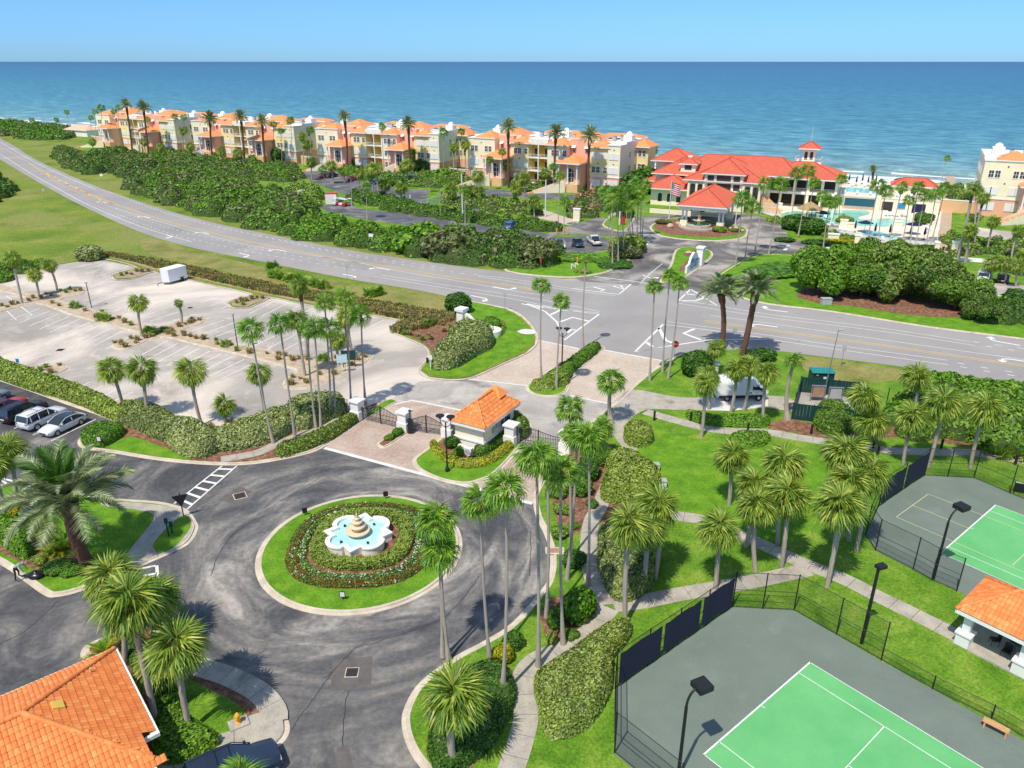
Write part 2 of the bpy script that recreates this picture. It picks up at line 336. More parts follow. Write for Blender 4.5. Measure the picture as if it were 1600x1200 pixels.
def inst(name, me, parent=None, loc=(0, 0, 0), rot=(0, 0, 0), sc=(1, 1, 1), **kw):
    o = bpy.data.objects.new(name, me); COL.objects.link(o)
    if parent is not None: o.parent = parent
    o.location = loc; o.rotation_euler = rot; o.scale = (sc,)*3 if isinstance(sc, (int, float)) else sc
    return props(o, **kw)
def copy_tree(o, parent=None, kids=None):
    if kids is None:
        kids = {}
        for x in bpy.data.objects:
            if x.parent: kids.setdefault(x.parent.name, []).append(x)
    c = o.copy(); COL.objects.link(c)
    if parent is not None: c.parent = parent
    for ch in kids.get(o.name, []): copy_tree(ch, c, kids)
    return c
def dup(o, loc, rz=0, label=None, sc=None, group=None):
    c = copy_tree(o); c.location = loc; c.rotation_euler = (0, 0, rz)
    if sc: c.scale = (sc,)*3 if isinstance(sc, (int, float)) else sc
    if label: c['label'] = label
    if group: c['group'] = group
    return c

# ---- planar outlines
def W_(pts, z=0): return [(q.x, q.y) for q in (G(p[0], p[1], z) for p in pts)]
def catmull(P, closed=True, n=6):
    out = []; N = len(P)
    for i in range(N if closed else N-1):
        if closed: p0, p1, p2, p3 = P[i-1], P[i], P[(i+1) % N], P[(i+2) % N]
        else: p0, p1, p2, p3 = P[max(i-1, 0)], P[i], P[i+1], P[min(i+2, N-1)]
        for k in range(n):
            t = k/n; t2 = t*t; t3 = t2*t
            out.append(tuple(.5*((2*p1[j])+(-p0[j]+p2[j])*t+(2*p0[j]-5*p1[j]+4*p2[j]-p3[j])*t2+(-p0[j]+3*p1[j]-3*p2[j]+p3[j])*t3) for j in (0, 1)))
    if not closed: out.append(tuple(P[-1]))
    return out
def area(P): return .5*sum(P[i-1][0]*P[i][1]-P[i][0]*P[i-1][1] for i in range(len(P)))
def offset(P, d, closed=True):
    """offset polyline to its left by d (for CCW polygons positive d shrinks)"""
    out = []; N = len(P)
    for i in range(N):
        a = P[i-1] if (closed or i > 0) else P[i]; b = P[(i+1) % N] if (closed or i < N-1) else P[i]
        dx, dy = b[0]-a[0], b[1]-a[1]; l = math.hypot(dx, dy) or 1
        out.append((P[i][0]-dy/l*d, P[i][1]+dx/l*d))
    return out
def sheet(name, P, z, mat, parent=None, kind='structure', **kw):
    mb = MB(); n = len(P)
    tr = geometry.tessellate_polygon([[Vector((p[0], p[1], 0)) for p in P]]); fs = []
    for t in tr:
        A, B, C = (P[i] for i in t)
        fs.append(t if (B[0]-A[0])*(C[1]-A[1])-(B[1]-A[1])*(C[0]-A[0]) > 0 else (t[0], t[2], t[1]))
    mb.add([(p[0], p[1], z) for p in P], fs, mat)
    return mb.build(name, parent, kind=kind if parent is None else None, **kw)
def ribbon(mb, P, w, z, mat, closed=False, w2=None):
    """flat strip centred on polyline"""
    a = offset(P, w/2, closed); b = offset(P, -(w2 if w2 is not None else w/2), closed); n = len(P)
    vs = [(p[0], p[1], z) for p in a]+[(p[0], p[1], z) for p in b]
    fs = [(n+i, n+(i+1) % n, (i+1) % n, i) for i in range(n if closed else n-1)]
    return mb.add(vs, fs, mat)
def strip3(mb, P, prof, mat, closed=True):
    """sweep profile [(inward offset, z)...] along polyline"""
    rings = [[(p[0], p[1], z) for p in offset(P, d, closed)] for d, z in prof]; n = len(P)
    vs = [v for r in rings for v in r]; fs = []
    for k in range(len(prof)-1):
        for i in range(n if closed else n-1):
            j = (i+1) % n; fs.append((k*n+i, k*n+j, (k+1)*n+j, (k+1)*n+i))
    return mb.add(vs, fs, mat)
def ccw(P): return P if area(P) > 0 else P[::-1]
def island(name, P, mat, kerbw=.5, h=.13, kmat='kerb_concrete', smooth=True, n=5, px=True):
    """raised bed: outer outline of the kerb is P; gutter, kerb face, kerb top, then planted surface"""
    if px: P = W_(P)
    if smooth: P = catmull(P, True, n)
    P = ccw(P); k = MB()
    strip3(k, P, [(0, .012), (kerbw*.55, .016), (kerbw*.62, h), (kerbw, h+.012), (kerbw+.02, h-.03)], kmat)
    ko = k.build(name.replace('_bed', '')+'_kerb' if name.endswith('_bed') else 'kerb', kind='structure')
    inn = offset(P, kerbw-.02)
    return sheet(name, inn, h-.01, mat), inn
# ================================================================== SETTING
ground('boardwalk_wood', [(.3, (.44, .32, .22)), (.7, (.56, .43, .31))], .6, 6, fine=(6, .2))
# coast: waterline polyline in world metres (land lies on the camera side)
COAST = [(-6000, 3560), (-800, 775), (-329, 518), (-150, 408), (0, 324), (57, 288), (110, 259), (156, 236), (600, 20), (5000, -2300)]
_x = np.arange(-780, 600, 7.0); _y = np.interp(_x, [q[0] for q in COAST], [q[1] for q in COAST]); _y = np.convolve(np.pad(_y, 6, 'edge'), np.ones(13)/13, 'valid'); _y[:6] = np.interp(_x[:6], [q[0] for q in COAST], [q[1] for q in COAST]); COASTS = list(zip(_x.tolist(), _y.tolist()))
def off_coast(d): return offset(COAST, d, False)   # +d = seaward (left of travel)
T0 = [(-6000, -2500)]+COAST+[(5000, -2500)]
land = offset(COAST, -16, False)
sheet('terrain', ccw([(-6000, -2500)]+land+[(5000, -2500)]), -.04, 'rough_grass')
mb = MB(); a = off_coast(-16.2); b = off_coast(-8); c = off_coast(6); n = len(a)
mb.add([(p[0], p[1], -.05) for p in a]+[(p[0], p[1], -.6) for p in b]+[(p[0], p[1], -2.2) for p in c],
       [(k*n+i, k*n+i+1, (k+1)*n+i+1, (k+1)*n+i) for k in (0, 1) for i in range(n-1)], 'beach_sand')
mb.build('beach', kind='structure')
# sea material: colour follows distance from shore, wind chop as relief and painted light and dark
def seamat():
    m, nt, bs = newmat('sea'); co = objco(nt); s = nd(nt, 'ShaderNodeSeparateXYZ'); nt.links.new(co, s.inputs[0])
    # distance off the shore line through (-329,522) and (165,256)
    ux, uy = 494, -266; l = math.hypot(ux, uy); nx, ny = -uy/l, ux/l
    d = math_(nt, 'ADD', math_(nt, 'ADD', math_(nt, 'MULTIPLY', s.outputs[0], nx), math_(nt, 'MULTIPLY', s.outputs[1], ny)), -(165*nx+256*ny))
    al = math_(nt, 'ADD', math_(nt, 'MULTIPLY', s.outputs[0], ux/l), math_(nt, 'MULTIPLY', s.outputs[1], uy/l))
    mp = nd(nt, 'ShaderNodeMapping'); mp.inputs['Rotation'].default_value = (0, 0, R(28)); nt.links.new(co, mp.inputs[0])
    mp2 = nd(nt, 'ShaderNodeMapping'); mp2.inputs['Scale'].default_value = (.6, 1, 1); nt.links.new(mp.outputs[0], mp2.inputs[0])
    wob = noise(nt, mp2.outputs[0], .012, 5); dd = math_(nt, 'ADD', d, math_(nt, 'MULTIPLY', math_(nt, 'SUBTRACT', wob, .5), 60))
    lg = math_(nt, 'DIVIDE', math_(nt, 'LOGARITHM', math_(nt, 'MAXIMUM', math_(nt, 'ADD', dd, 10), 10), 10), 4.0)
    c = ramp(nt, lg, [(.25, (.28, .40, .36)), (.40, (.17, .34, .37)), (.52, (.10, .29, .355)), (.64, (.06, .225, .32)), (.78, (.04, .17, .28)), (1, (.03, .13, .245))])
    ch = noise(nt, mp2.outputs[0], .13, 9, .8); ch2 = noise(nt, mp2.outputs[0], .03, 5, .7)
    c = mixc(nt, 1.0, c, ramp(nt, ch, [(.38, (.50, .60, .70)), (.5, (1, 1, 1)), (.62, (1.75, 1.55, 1.4))]), 'MULTIPLY')  # lit crests and shaded troughs of the chop put into the colour
    c = mixc(nt, 1.0, c, ramp(nt, ch2, [(.3, (.86, .88, .9)), (.7, (1.14, 1.1, 1.08))]), 'MULTIPLY')
    nt.links.new(c, bs.inputs['Base Color']); bs.inputs['Roughness'].default_value = .42; bs.inputs['Specular IOR Level'].default_value = .3
    bump(nt, bs, ch, .9, 1.2)
seamat()
S = offset(COAST, -4, False)
sheet('sea', ccw(S+[(90000, -2300), (90000, 120000), (-90000, 120000), (-90000, 3560)]), -1.3, 'sea')
# surf lines
m, nt, bs = newmat('surf_foam'); co = objco(nt)
f = ramp(nt, noise(nt, co, .35, 8, .75, 1.2), [(.33, (0, 0, 0)), (.43, (1, 1, 1))]); tr = nd(nt, 'ShaderNodeBsdfTransparent'); mx = nd(nt, 'ShaderNodeMixShader')
nt.links.new(f, mx.inputs[0]); nt.links.new(tr.outputs[0], mx.inputs[1]); nt.links.new(bs.outputs[0], mx.inputs[2]); nt.links.new(mx.outputs[0], nt.nodes['Material Output'].inputs[0])
bs.inputs['Base Color'].default_value = (.85, .86, .84, 1)
def surf(d0, wd, jit, z, seed, gap=0):
    r = random.Random(seed); mb = MB(); P = COASTS
    A = offset(P, d0, False); A = [(p[0]+math.sin(i*.37+seed)*jit, p[1]+math.sin(i*.53+seed)*jit) for i, p in enumerate(A)]
    wds = [wd*(.5+r.random()) for _ in A]; n = len(A); Q = [offset(A, wds[i], False)[i] for i in range(n)]
    fs = [(i, i+1, n+i+1, n+i) for i in range(n-1) if r.random() > gap]
    mb.add([(p[0], p[1], z) for p in A]+[(p[0], p[1], z) for p in Q], fs, 'surf_foam'); return mb
s1 = surf(-7, 17, .8, -1.27, 3); s1.build('surf', kind='structure'); surf(12, 7, 2, -1.26, 5, .15).build('surf', kind='structure')
surf(24, 4, 3, -1.26, 9, .45).build('surf', kind='structure')
mbw = MB()                                            # the swell about to break, darker green face
P = offset(COASTS, 38, False); P = [(p[0]+math.sin(i*.31)*3, p[1]+math.sin(i*.31)*3) for i, p in enumerate(P)]
strip3(mbw, P, [(-3, -1.35), (-1.2, -.55), (1.2, -.35), (6, -1.35)], 'sea', False); mbw.build('swell', kind='structure', smooth=True)

# ---------------------------------------------------------------- highway
NEAR = [(-90, 195), (0, 249), (50, 279), (100, 307), (150, 332), (220, 363), (300, 387), (400, 407), (540, 435), (650, 453), (712, 466), (790, 481), (860, 498), (960, 520), (1040, 536), (1145, 545), (1212, 548), (1290, 558), (1410, 573), (1600, 601), (1700, 618)]
FAR = [(-90, 173), (0, 216), (50, 246), (100, 270), (150, 291), (180, 302), (250, 325), (325, 346), (400, 362), (542, 390), (625, 403), (725, 417), (800, 426), (870, 435), (960, 441), (1080, 453), (1140, 462), (1200, 476), (1300, 488), (1450, 512), (1600, 531), (1700, 546)]
n_ = catmull(W_(NEAR), False, 5); f_ = catmull(W_(FAR), False, 5)
def resample(P, N):
    L = [0]
    for i in range(1, len(P)): L.append(L[-1]+math.hypot(P[i][0]-P[i-1][0], P[i][1]-P[i-1][1]))
    o = []; j = 0
    for k in range(N):
        t = L[-1]*k/(N-1)
        while j < len(P)-2 and L[j+1] < t: j += 1
        u = (t-L[j])/max(L[j+1]-L[j], 1e-9); o.append((P[j][0]+(P[j+1][0]-P[j][0])*u, P[j][1]+(P[j+1][1]-P[j][1])*u))
    return o
A = resample(n_, 160); B = resample(f_, 160); mb = MB()
mb.add([(p[0], p[1], .0) for p in A]+[(p[0], p[1], .0) for p in B], [(i, i+1, 161+i, 160+i) for i in range(159)], 'highway_asphalt')
highway = mb.build('highway', kind='structure')
def pline(px, smooth=True, n=5):
    w_ = W_(px); return catmull(w_, False, n) if smooth and len(w_) > 2 else w_
def dashes(P, on, off):
    N = int(sum(math.hypot(P[i+1][0]-P[i][0], P[i+1][1]-P[i][1]) for i in range(len(P)-1))/.25); Q = resample(P, max(N, 8)); o = []
    k = 0; a = int(on/.25); b = int(off/.25)
    while k+a < len(Q): o.append(Q[k:k+a+1:max(a, 1)]); k += a+b
    return o
def mark(pxs, w=.13, mat='white_paint', z=.016, parent=None, dash=None, name='lane_line', smooth=True):
    mb = MB(); P = pline(pxs, smooth)
    if dash:
        for d in dashes(P, *dash): ribbon(mb, d, w, z, mat)
    else: ribbon(mb, P, w, z, mat)
    return mb.build(name, parent or highway)
mark([(-60, 208), (0, 241), (50, 272), (100, 300), (140, 321), (220, 354), (300, 378)], .16)
mark([(-60, 190), (0, 222), (50, 251), (100, 275), (150, 296)], .16)
YL = [(-60, 196), (0, 229), (50, 257), (110, 290), (175, 316), (250, 342), (325, 362), (400, 379), (507, 400), (600, 415), (700, 432), (800, 446), (832, 452)]
mark(YL, .16, 'yellow_paint', name='centre_line'); mark([(p[0]+1.5, p[1]+2) for p in YL[3:]], .13, 'yellow_paint', name='centre_line')
mark([(45, 255), (100, 291), (147, 308), (180, 319)], .14, 'yellow_paint', name='centre_line')
for t in range(6):
    x = 70+t*16; mark([(x, 268+t*8), (x+8, 276+t*7.6)], .3, 'yellow_paint', name='hatch', smooth=False)
YR = [(1100, 501), (1200, 514.5), (1400, 542), (1600, 571), (1690, 585)]
mark(YR, .16, 'yellow_paint', name='centre_line'); mark([(p[0], p[1]+2.2) for p in YR], .13, 'yellow_paint', name='centre_line')
mark([(180, 325), (300, 361), (400, 385), (540, 407), (620, 423), (720, 440), (800, 454), (850, 462)])
mark([(585, 432), (700, 451), (800, 467), (870, 481), (936, 489)]); mark([(596, 430), (700, 446), (800, 461), (870, 473), (937, 487)])
for r_ in ([(140, 317), (250, 360), (320, 378), (400, 395), (560, 423)], [(150, 315), (260, 355), (330, 372), (410, 390), (560, 417)]): mark(r_, .16, dash=(.9, 1.6), name='dotted_line')
for r_ in ([(157, 296), (250, 330), (340, 354), (420, 371), (540, 396), (700, 420)], [(170, 299), (260, 333), (350, 357), (430, 374), (560, 402), (740, 430)]): mark(r_, .16, dash=(.9, 1.6), name='dotted_line')
mark([(747, 432), (800, 440), (900, 455), (962, 462)]); mark([(740, 429), (800, 436), (893, 451), (986, 444)], smooth=False)
mark([(893, 451), (967, 460), (986, 444)], .3, smooth=False, name='hatch'); mark([(925, 448), (945, 453), (938, 455)], .4, smooth=False, name='hatch'); mark([(958, 447), (975, 452), (970, 446)], .4, smooth=False, name='hatch')
mark([(820, 474), (870, 483), (936, 491), (881, 532), (870, 503), (852, 487), (820, 474)], .3, smooth=False, name='hatch')
for c_ in ([(860, 492), (875, 485), (895, 486)], [(872, 504), (895, 496), (920, 502)], [(886, 520), (893, 515), (900, 516)]): mark(c_, .42, smooth=False, name='hatch')
mark([(1036, 507), (992, 550), (1050, 540), (1110, 531), (1200, 530)], .3, smooth=False, name='hatch'); mark([(1036, 507), (1110, 516), (1200, 529)], .16, smooth=False)
for c_ in ([(1029, 512), (1040, 532), (1052, 536)], [(1085, 514), (1068, 521), (1095, 531)], [(1010, 535), (1020, 542)]): mark(c_, .5, smooth=False, name='hatch')
mark([(1040, 502), (1200, 524), (1280, 536), (1400, 552), (1480, 563)]); mark([(1200, 530), (1280, 542), (1400, 559), (1482, 570)])
mark([(1079, 452), (1060, 470), (1120, 477), (1079, 452)], .3, smooth=False, name='hatch')
for c_ in ([(1070, 459), (1086, 461)], [(1062, 470), (1087, 470), (1101, 465)]): mark(c_, .42, smooth=False, name='hatch')
mark([(1060, 474), (1200, 496), (1300, 508), (1400, 521), (1523, 540)]); mark([(1080, 471), (1200, 491), (1300, 503), (1400, 516), (1516, 534)])
mark([(1110, 493), (1200, 505), (1400, 534), (1600, 562), (1690, 575)])
mark([(1496, 567), (1540, 575), (1660, 593)], .16, dash=(.9, 1.8), name='dotted_line'); mark([(1500, 573), (1540, 580), (1660, 599)], .16, dash=(.9, 1.8), name='dotted_line')
mark([(1520, 534), (1600, 545), (1680, 557)], .16, dash=(.9, 1.8), name='dotted_line'); mark([(1540, 541), (1600, 550), (1680, 562)], .16, dash=(.9, 1.8), name='dotted_line')
mark([(1470, 560), (1600, 585), (1700, 601)], .13) if False else None
mark([(985, 600), (962, 622)], .2, name='stop_line', smooth=False) if False else None
def arrow(px, py, ang, L=3.6, turn=0, parent=None, z=.017):
    """lane arrow, ang in degrees in world; turn +1 bends left, -1 right"""
    mb = MB(); w_ = .16
    if turn == 0:
        mb.add([(-L/2, -w_, 0), (L/2-1, -w_, 0), (L/2-1, w_, 0), (-L/2, w_, 0)], [(0, 1, 2, 3)], 'white_paint')
        mb.add([(L/2-1.1, -.55, 0), (L/2, 0, 0), (L/2-1.1, .55, 0)], [(0, 1, 2)], 'white_paint')
    else:
        t = turn
        pts = [(-L/2, 0), (L/6, 0), (L/3, .35*t), (L/3+.1, .9*t)]; ribbon(mb, pts, .34, 0, 'white_paint')
        q = [(L/3-.55, .85*t, 0), (L/3+.75, .85*t, 0), (L/3+.1, 1.8*t, 0)]; mb.add(q, [(0, 1, 2) if t > 0 else (2, 1, 0)], 'white_paint')
    g = G(px, py); return mb.build('arrow', parent or highway, loc=(g.x, g.y, z), rz=R(ang))
dirw = lambda a, b: math.degrees(math.atan2(*(lambda d: (d.y, d.x))(G(*b)-G(*a))))
for (x, y, a_, b_, t_) in [(163, 316, (250, 345), (163, 316), 1), (228, 339, (250, 345), (228, 339), 1), (266, 369, (228, 355), (266, 369), -1), (320, 364, (400, 386), (320, 364), 1),
        (384, 398, (300, 380), (384, 398), -1), (437, 391, (500, 403), (437, 391), 1), (549, 431, (500, 422), (549, 431), -1), (596, 419.5, (660, 431), (596, 419.5), 1),
        (752, 465, (700, 455), (752, 465), -1), (786, 451, (730, 441), (786, 451), 1), (832, 478, (800, 472), (832, 478), 0), (1209, 485, (1250, 490), (1209, 485), -1),
        (1192, 508, (1230, 513), (1192, 508), 1), (1566, 535, (1600, 541), (1566, 535), -1), (1586, 562.5, (1640, 570), (1586, 562.5), 1)]:
    arrow(x, y, dirw(a_, b_), 4.2, t_)
for a_, b_ in (((700, 470), (770, 490)),): pass

sheet('highway_apron', W_([(806, 485), (826, 500), (838, 516), (841, 531), (905, 546), (944, 548.5), (1036, 564.5), (1062, 553), (1100, 548), (1150, 547), (1150, 540), (1000, 522), (860, 490)]), .0035, 'highway_asphalt')
# ---------------------------------------------------------------- car park and entrance
sheet('car_park', W_([(-400, 445), (0, 430), (130, 400), (420, 460), (640, 500), (740, 560), (840, 528), (940, 544), (1036, 563), (1005, 600), (930, 655), (885, 700), (832, 786), (507, 699), (570, 650), (500, 690), (180, 670), (0, 600), (-400, 545)]), .0, 'lot_asphalt')
sheet('entrance_concrete', catmull(W_([(585, 640), (655, 596), (727, 592), (828, 602), (890, 617), (955, 632), (885, 700), (808, 680), (720, 641), (644, 626)]), True, 1), .004, 'entry_concrete')
sheet('inner_road', W_([(-500, 545), (0, 592), (180, 655), (507, 699), (832, 786), (900, 870), (900, 1000), (760, 1300), (-700, 1300)]), .003, 'roundabout_asphalt')
lot = [o for o in bpy.data.objects if o.name == 'car_park'][0]; ring = bpy.data.objects['inner_road']
sheet('paver_drive', W_([(728, 591), (780, 568), (835, 540), (838, 531), (905, 545), (870, 575), (828, 602)]), .008, 'tan_pavers')
sheet('paver_drive', W_([(943, 546), (1036, 563), (985, 606), (955, 631), (890, 617), (893, 590)]), .008, 'tan_pavers')
sheet('gate_pavers', W_([(507, 699), (570, 655), (617, 632), (644, 626), (720, 641), (760, 650), (810, 690), (845, 695), (872, 705), (832, 786)]), .010, 'red_pavers')
for P_, w_ in (([(507, 700), (832, 787)], .45), ([(617, 632), (644, 625.5), (722, 641.5)], .3), ([(838, 531), (905, 545)], .3), ([(944, 547), (1034, 563.5)], .3), ([(727, 592), (828, 603)], .3), ([(890, 618), (957, 632)], .3)):
    mb = MB(); ribbon(mb, W_(P_), w_, .014, 'white_concrete'); mb.build('paver_band', kind='structure')
# verge between highway and car park with its bays
VERGE = [(-90, 198), (0, 251), (50, 281), (100, 309), (150, 334), (220, 365), (300, 389), (400, 409), (540, 437), (650, 455), (712, 468), (790, 483), (815, 496), (830, 512), (837, 527), (835, 539), (820, 552), (780, 570), (735, 590), (705, 593), (670, 589), (657, 579), (667, 566), (673, 553), (665, 541), (640, 529), (613, 518), (616, 511), (635, 503), (580, 492), (530, 485), (470, 474), (425, 465), (408, 472), (385, 481), (363, 480), (357, 474), (372, 467), (397, 460), (340, 447), (295, 437), (250, 427), (237, 425), (205, 436), (181, 437), (176, 431), (195, 424), (215, 417), (160, 404), (125, 408), (88, 414), (37, 426), (0, 434), (-400, 478), (-400, 300)]
P = W_(VERGE); P = ccw(P); inn = P
sheet('verge', P, .08, 'rough_grass')
KE = W_(VERGE[10:-5]); mb = MB(); strip3(mb, catmull(KE, False, 4), [(-.18, .014), (.1, .02), (.14, .12), (.34, .125), (.36, .06)][::1], 'kerb_concrete', False); 
a0 = area(ccw(KE)); mb.build('car_park_kerb', kind='structure')
sheet('monument_lawn', catmull(W_([(716, 469), (790, 484), (813, 498), (827, 513), (833, 528), (830, 538), (815, 550), (780, 567), (735, 587), (705, 589), (674, 585), (662, 577), (672, 566), (700, 560), (735, 540), (742, 510), (722, 484)]), True, 3), .092, 'lawn_bright')
sheet('mulch_bed', catmull(W_([(622, 514), (660, 505), (700, 492), (722, 490), (742, 505), (738, 532), (710, 556), (685, 570), (676, 552), (660, 536), (640, 525)]), True, 3), .086, 'mulch')
sheet('monument_path', catmull(W_([(808, 519), (820, 515), (836, 517), (836, 522), (820, 523)]), True, 3), .10, 'white_concrete')
DUNE = [(155, 396), (220, 403), (300, 418), (400, 440), (480, 455), (560, 468), (640, 480), (700, 488), (690, 500), (640, 500), (560, 486), (480, 473), (425, 462), (397, 456), (300, 434), (250, 424), (215, 414)]
sheet('dune_strip', catmull(W_(DUNE), True, 3), .084, 'dune_soil')
sheet('verge_browned', catmull(W_([(225, 372), (300, 392), (400, 415), (540, 443), (650, 459), (700, 472), (690, 484), (560, 464), (480, 450), (400, 436), (300, 412), (230, 396)]), True, 3), .082, 'verge')
for P_ in ([(238, 426), (205, 434.5), (182, 435.5), (179, 431), (196, 425), (215, 418.5), (245, 425)], [(398, 461.5), (373, 468), (361, 474), (364, 478.5), (385, 479.5), (408, 470.5), (426, 464)]): patch0 = sheet('dune_soil_bay', W_(P_), .088, 'dune_soil')
MI = [(-80, 508), (0, 489), (55, 475), (107, 492), (162, 507), (217, 521), (235, 525), (200, 533), (177, 538), (174, 543), (185, 547), (205, 545), (250, 528), (300, 538), (400, 562), (440, 573), (462, 580), (448, 590), (441, 601), (446, 608), (462, 609), (490, 606), (537, 588), (565, 573), (581, 560), (580, 553), (560, 548), (520, 556), (480, 560), (440, 552), (400, 543), (340, 530), (282, 519), (310, 509), (321, 503), (315, 499), (290, 500), (262, 508), (240, 510), (217, 504), (160, 488), (125, 478), (95, 469), (128, 461), (134, 455), (125, 450), (90, 456), (60, 462), (45, 460), (0, 443), (-80, 424), (-80, 438), (0, 455), (42, 468), (20, 474), (-80, 497)]
island('car_park_bed', MI, 'sandy_bed', .35, .13, n=3)
island('small_bed', [(57, 581), (72, 572), (100, 571), (109, 576), (80, 588)], 'sandy_bed', .35)
# parking bays painted on the car park (stall lines)
def stalls(a0, a1, b0, b1, n, w_=.15, mat='worn_white', parent=None, z=.006):
    """n+1 lines between rail a (a0->a1) and rail b (b0->b1), all photo pixels, spaced evenly on the ground"""
    A0, A1, B0, B1 = (G(*p) for p in (a0, a1, b0, b1))
    for i in range(n+1):
        t = i/n; p = A0.lerp(A1, t); q = B0.lerp(B1, t); mb = MB(); ribbon(mb, [(p.x, p.y), (q.x, q.y)], w_, z, mat); mb.build('bay_line', parent or lot)
stalls((62, 482), (210, 522), (15, 500), (165, 546), 9); stalls((262, 532), (400, 566), (215, 558), (345, 592), 8)
stalls((140, 478), (275, 512), (180, 462), (330, 496), 7); stalls((300, 517), (440, 549), (350, 500), (480, 528), 7)
stalls((303, 441), (400, 462), (252, 458), (345, 482), 6); stalls((430, 470), (600, 500), (390, 490), (560, 520), 8)
stalls((170, 410), (215, 420), (120, 424), (165, 437), 3); stalls((95, 620), (275, 664), (140, 597), (330, 640), 8)
stalls((0, 552), (60, 570), (40, 536), (100, 560), 3); stalls((0, 508), (50, 492), (-30, 470), (10, 462), 2)
# inner parking bays
for a_, b_ in (((150, 655), (80, 689)), ((118, 649), (51, 680)), ((85, 640), (22, 670)), ((52, 630), (-8, 658)), ((22, 620), (-35, 646)), ((-8, 610), (-60, 634))): mark([a_, b_], .12, z=.012, parent=ring, name='bay_line', smooth=False)
# ---------------------------------------------------------------- beds round the inner road
HB, hb_in = island('hedge_bed', [(-200, 545), (-60, 578), (19, 602), (100, 631), (180, 660), (150, 669), (127, 682), (121, 693), (132, 702), (175, 708), (250, 720), (335, 727), (400, 725), (475, 711), (507, 698), (540, 675), (570, 652), (596, 634), (588, 628), (560, 638), (500, 655), (440, 668), (385, 684), (362, 685), (330, 672), (300, 657), (262, 650), (200, 640), (100, 612), (0, 583), (-200, 530)], 'mulch', .42, n=4)
def patch(name, px, z, mat, n=3, **kw): return sheet(name, catmull(W_(px, z), True, n), z, mat, **kw)
patch('lawn_patch', [(165, 700), (185, 688), (205, 682), (240, 693), (275, 706), (300, 716), (270, 717), (220, 709)], .135, 'lawn_bright')
GI, gi_in = island('gatehouse_bed', [(690, 682), (672, 697), (650, 713), (644, 722), (651, 734), (672, 746), (700, 755), (728, 758), (752, 753), (773, 743), (795, 722), (816, 698), (832, 680), (832, 668), (820, 655), (798, 650), (760, 655), (715, 662)], 'lawn_bright', .42)
patch('mulch_bed', [(694, 684), (684, 697), (688, 708), (704, 720), (730, 728), (758, 724), (785, 705), (812, 688), (818, 668), (800, 655), (760, 660), (715, 668)], .135, 'mulch')
island('divider_bed', [(590, 692), (592, 699), (602, 700), (620, 690), (643, 672), (636, 664), (612, 680)], 'mulch', .3)
island('corner_bed', [(565, 650), (575, 640), (598, 628), (612, 624), (622, 628), (612, 634), (590, 647), (572, 657)], 'lawn_bright', .25)
island('median_bed', [(822, 603), (827, 614), (845, 620), (870, 620), (886, 612), (891, 600), (893, 585), (915, 565), (944, 547), (942, 541), (930, 540), (905, 550), (870, 570), (840, 590)], 'lawn_bright', .35)
patch('mulch_bed', [(850, 592), (880, 590), (890, 578), (938, 545), (905, 553), (872, 572)], .135, 'mulch')
SWI, sw_in = island('corner_lawn_bed', [(-120, 752), (0, 757), (32, 755), (62, 759), (110, 768), (187, 779), (250, 784), (290, 795), (307, 815), (309, 828), (295, 850), (262, 867), (220, 886), (190, 905), (160, 916), (130, 923), (110, 929), (88, 933), (70, 931), (33, 905), (0, 882), (-120, 810)], 'lawn_bright', .5)
patch('mulch_bed', [(-60, 800), (0, 812), (40, 822), (70, 840), (90, 860), (140, 875), (150, 890), (120, 900), (70, 895), (38, 882), (0, 862), (-60, 830)], .137, 'mulch')
SLP, _ = island('south_bed', [(126, 1027), (128, 1015), (140, 1005), (175, 990), (215, 972), (250, 970), (275, 985), (300, 1020), (318, 1037), (342, 1045), (400, 1069), (425, 1085), (445, 1112), (453, 1140), (441, 1162), (415, 1178), (330, 1214), (200, 1270), (0, 1350), (-200, 1250), (0, 1100), (134, 1040)], 'mulch', .55)
patch('lawn_patch', [(288, 1062), (330, 1078), (360, 1093), (384, 1114), (364, 1128), (366, 1142), (335, 1160), (300, 1160), (280, 1110)], .137, 'lawn')
# roundabout island
CX, CY = -12.0, 50.35; CIRC = [(CX+8.05*math.cos(t*math.pi/36), CY+8.05*math.sin(t*math.pi/36)) for t in range(72)]
island('roundabout_bed', CIRC, 'lawn_bright', .5, smooth=False, px=False)
SQ = lambda r, k=0.12, n=64: [(CX+.05+r*(1+k*math.cos(4*t-2*.0))*math.cos(t), CY+.5+r*(1+k*math.cos(4*t))*math.sin(t)) for t in (2*math.pi*i/n for i in range(n))]
sheet('mulch_bed', SQ(6.0, -.04), .137, 'mulch')
# east garden, one lawn with a kerb on the road side
EK = [(1062, 553), (1040, 565), (1015, 581), (985, 606), (962, 628), (930, 652), (905, 676), (885, 700), (855, 732), (841, 757), (833, 777), (837, 807), (850, 835), (859, 865), (857, 900), (843, 925), (800, 973), (755, 1002), (712, 1025), (657, 1065), (632, 1105), (628, 1137), (640, 1175), (668, 1215), (720, 1290)]
ekw = catmull(W_(EK), False, 5)
mb = MB(); strip3(mb, ekw, [(0, .014), (.25, .018), (.3, .13), (.5, .14), (.52, .1)], 'kerb_concrete', False); mb.build('garden_kerb', kind='structure')
inner = offset(ekw, .5, False)
sheet('east_lawn', ccw([tuple(p) for p in inner]+[(60, 5), (160, 20)]+W_([(1720, 621), (1600, 603), (1410, 575), (1290, 560), (1212, 550), (1145, 547.5), (1090, 549)])), .12, 'lawn')
patch('verge_strip', [(1240, 556), (1290, 561), (1410, 577), (1600, 605), (1720, 624), (1720, 640), (1600, 622), (1480, 600), (1400, 595), (1340, 600), (1290, 600), (1260, 580)], .126, 'verge')
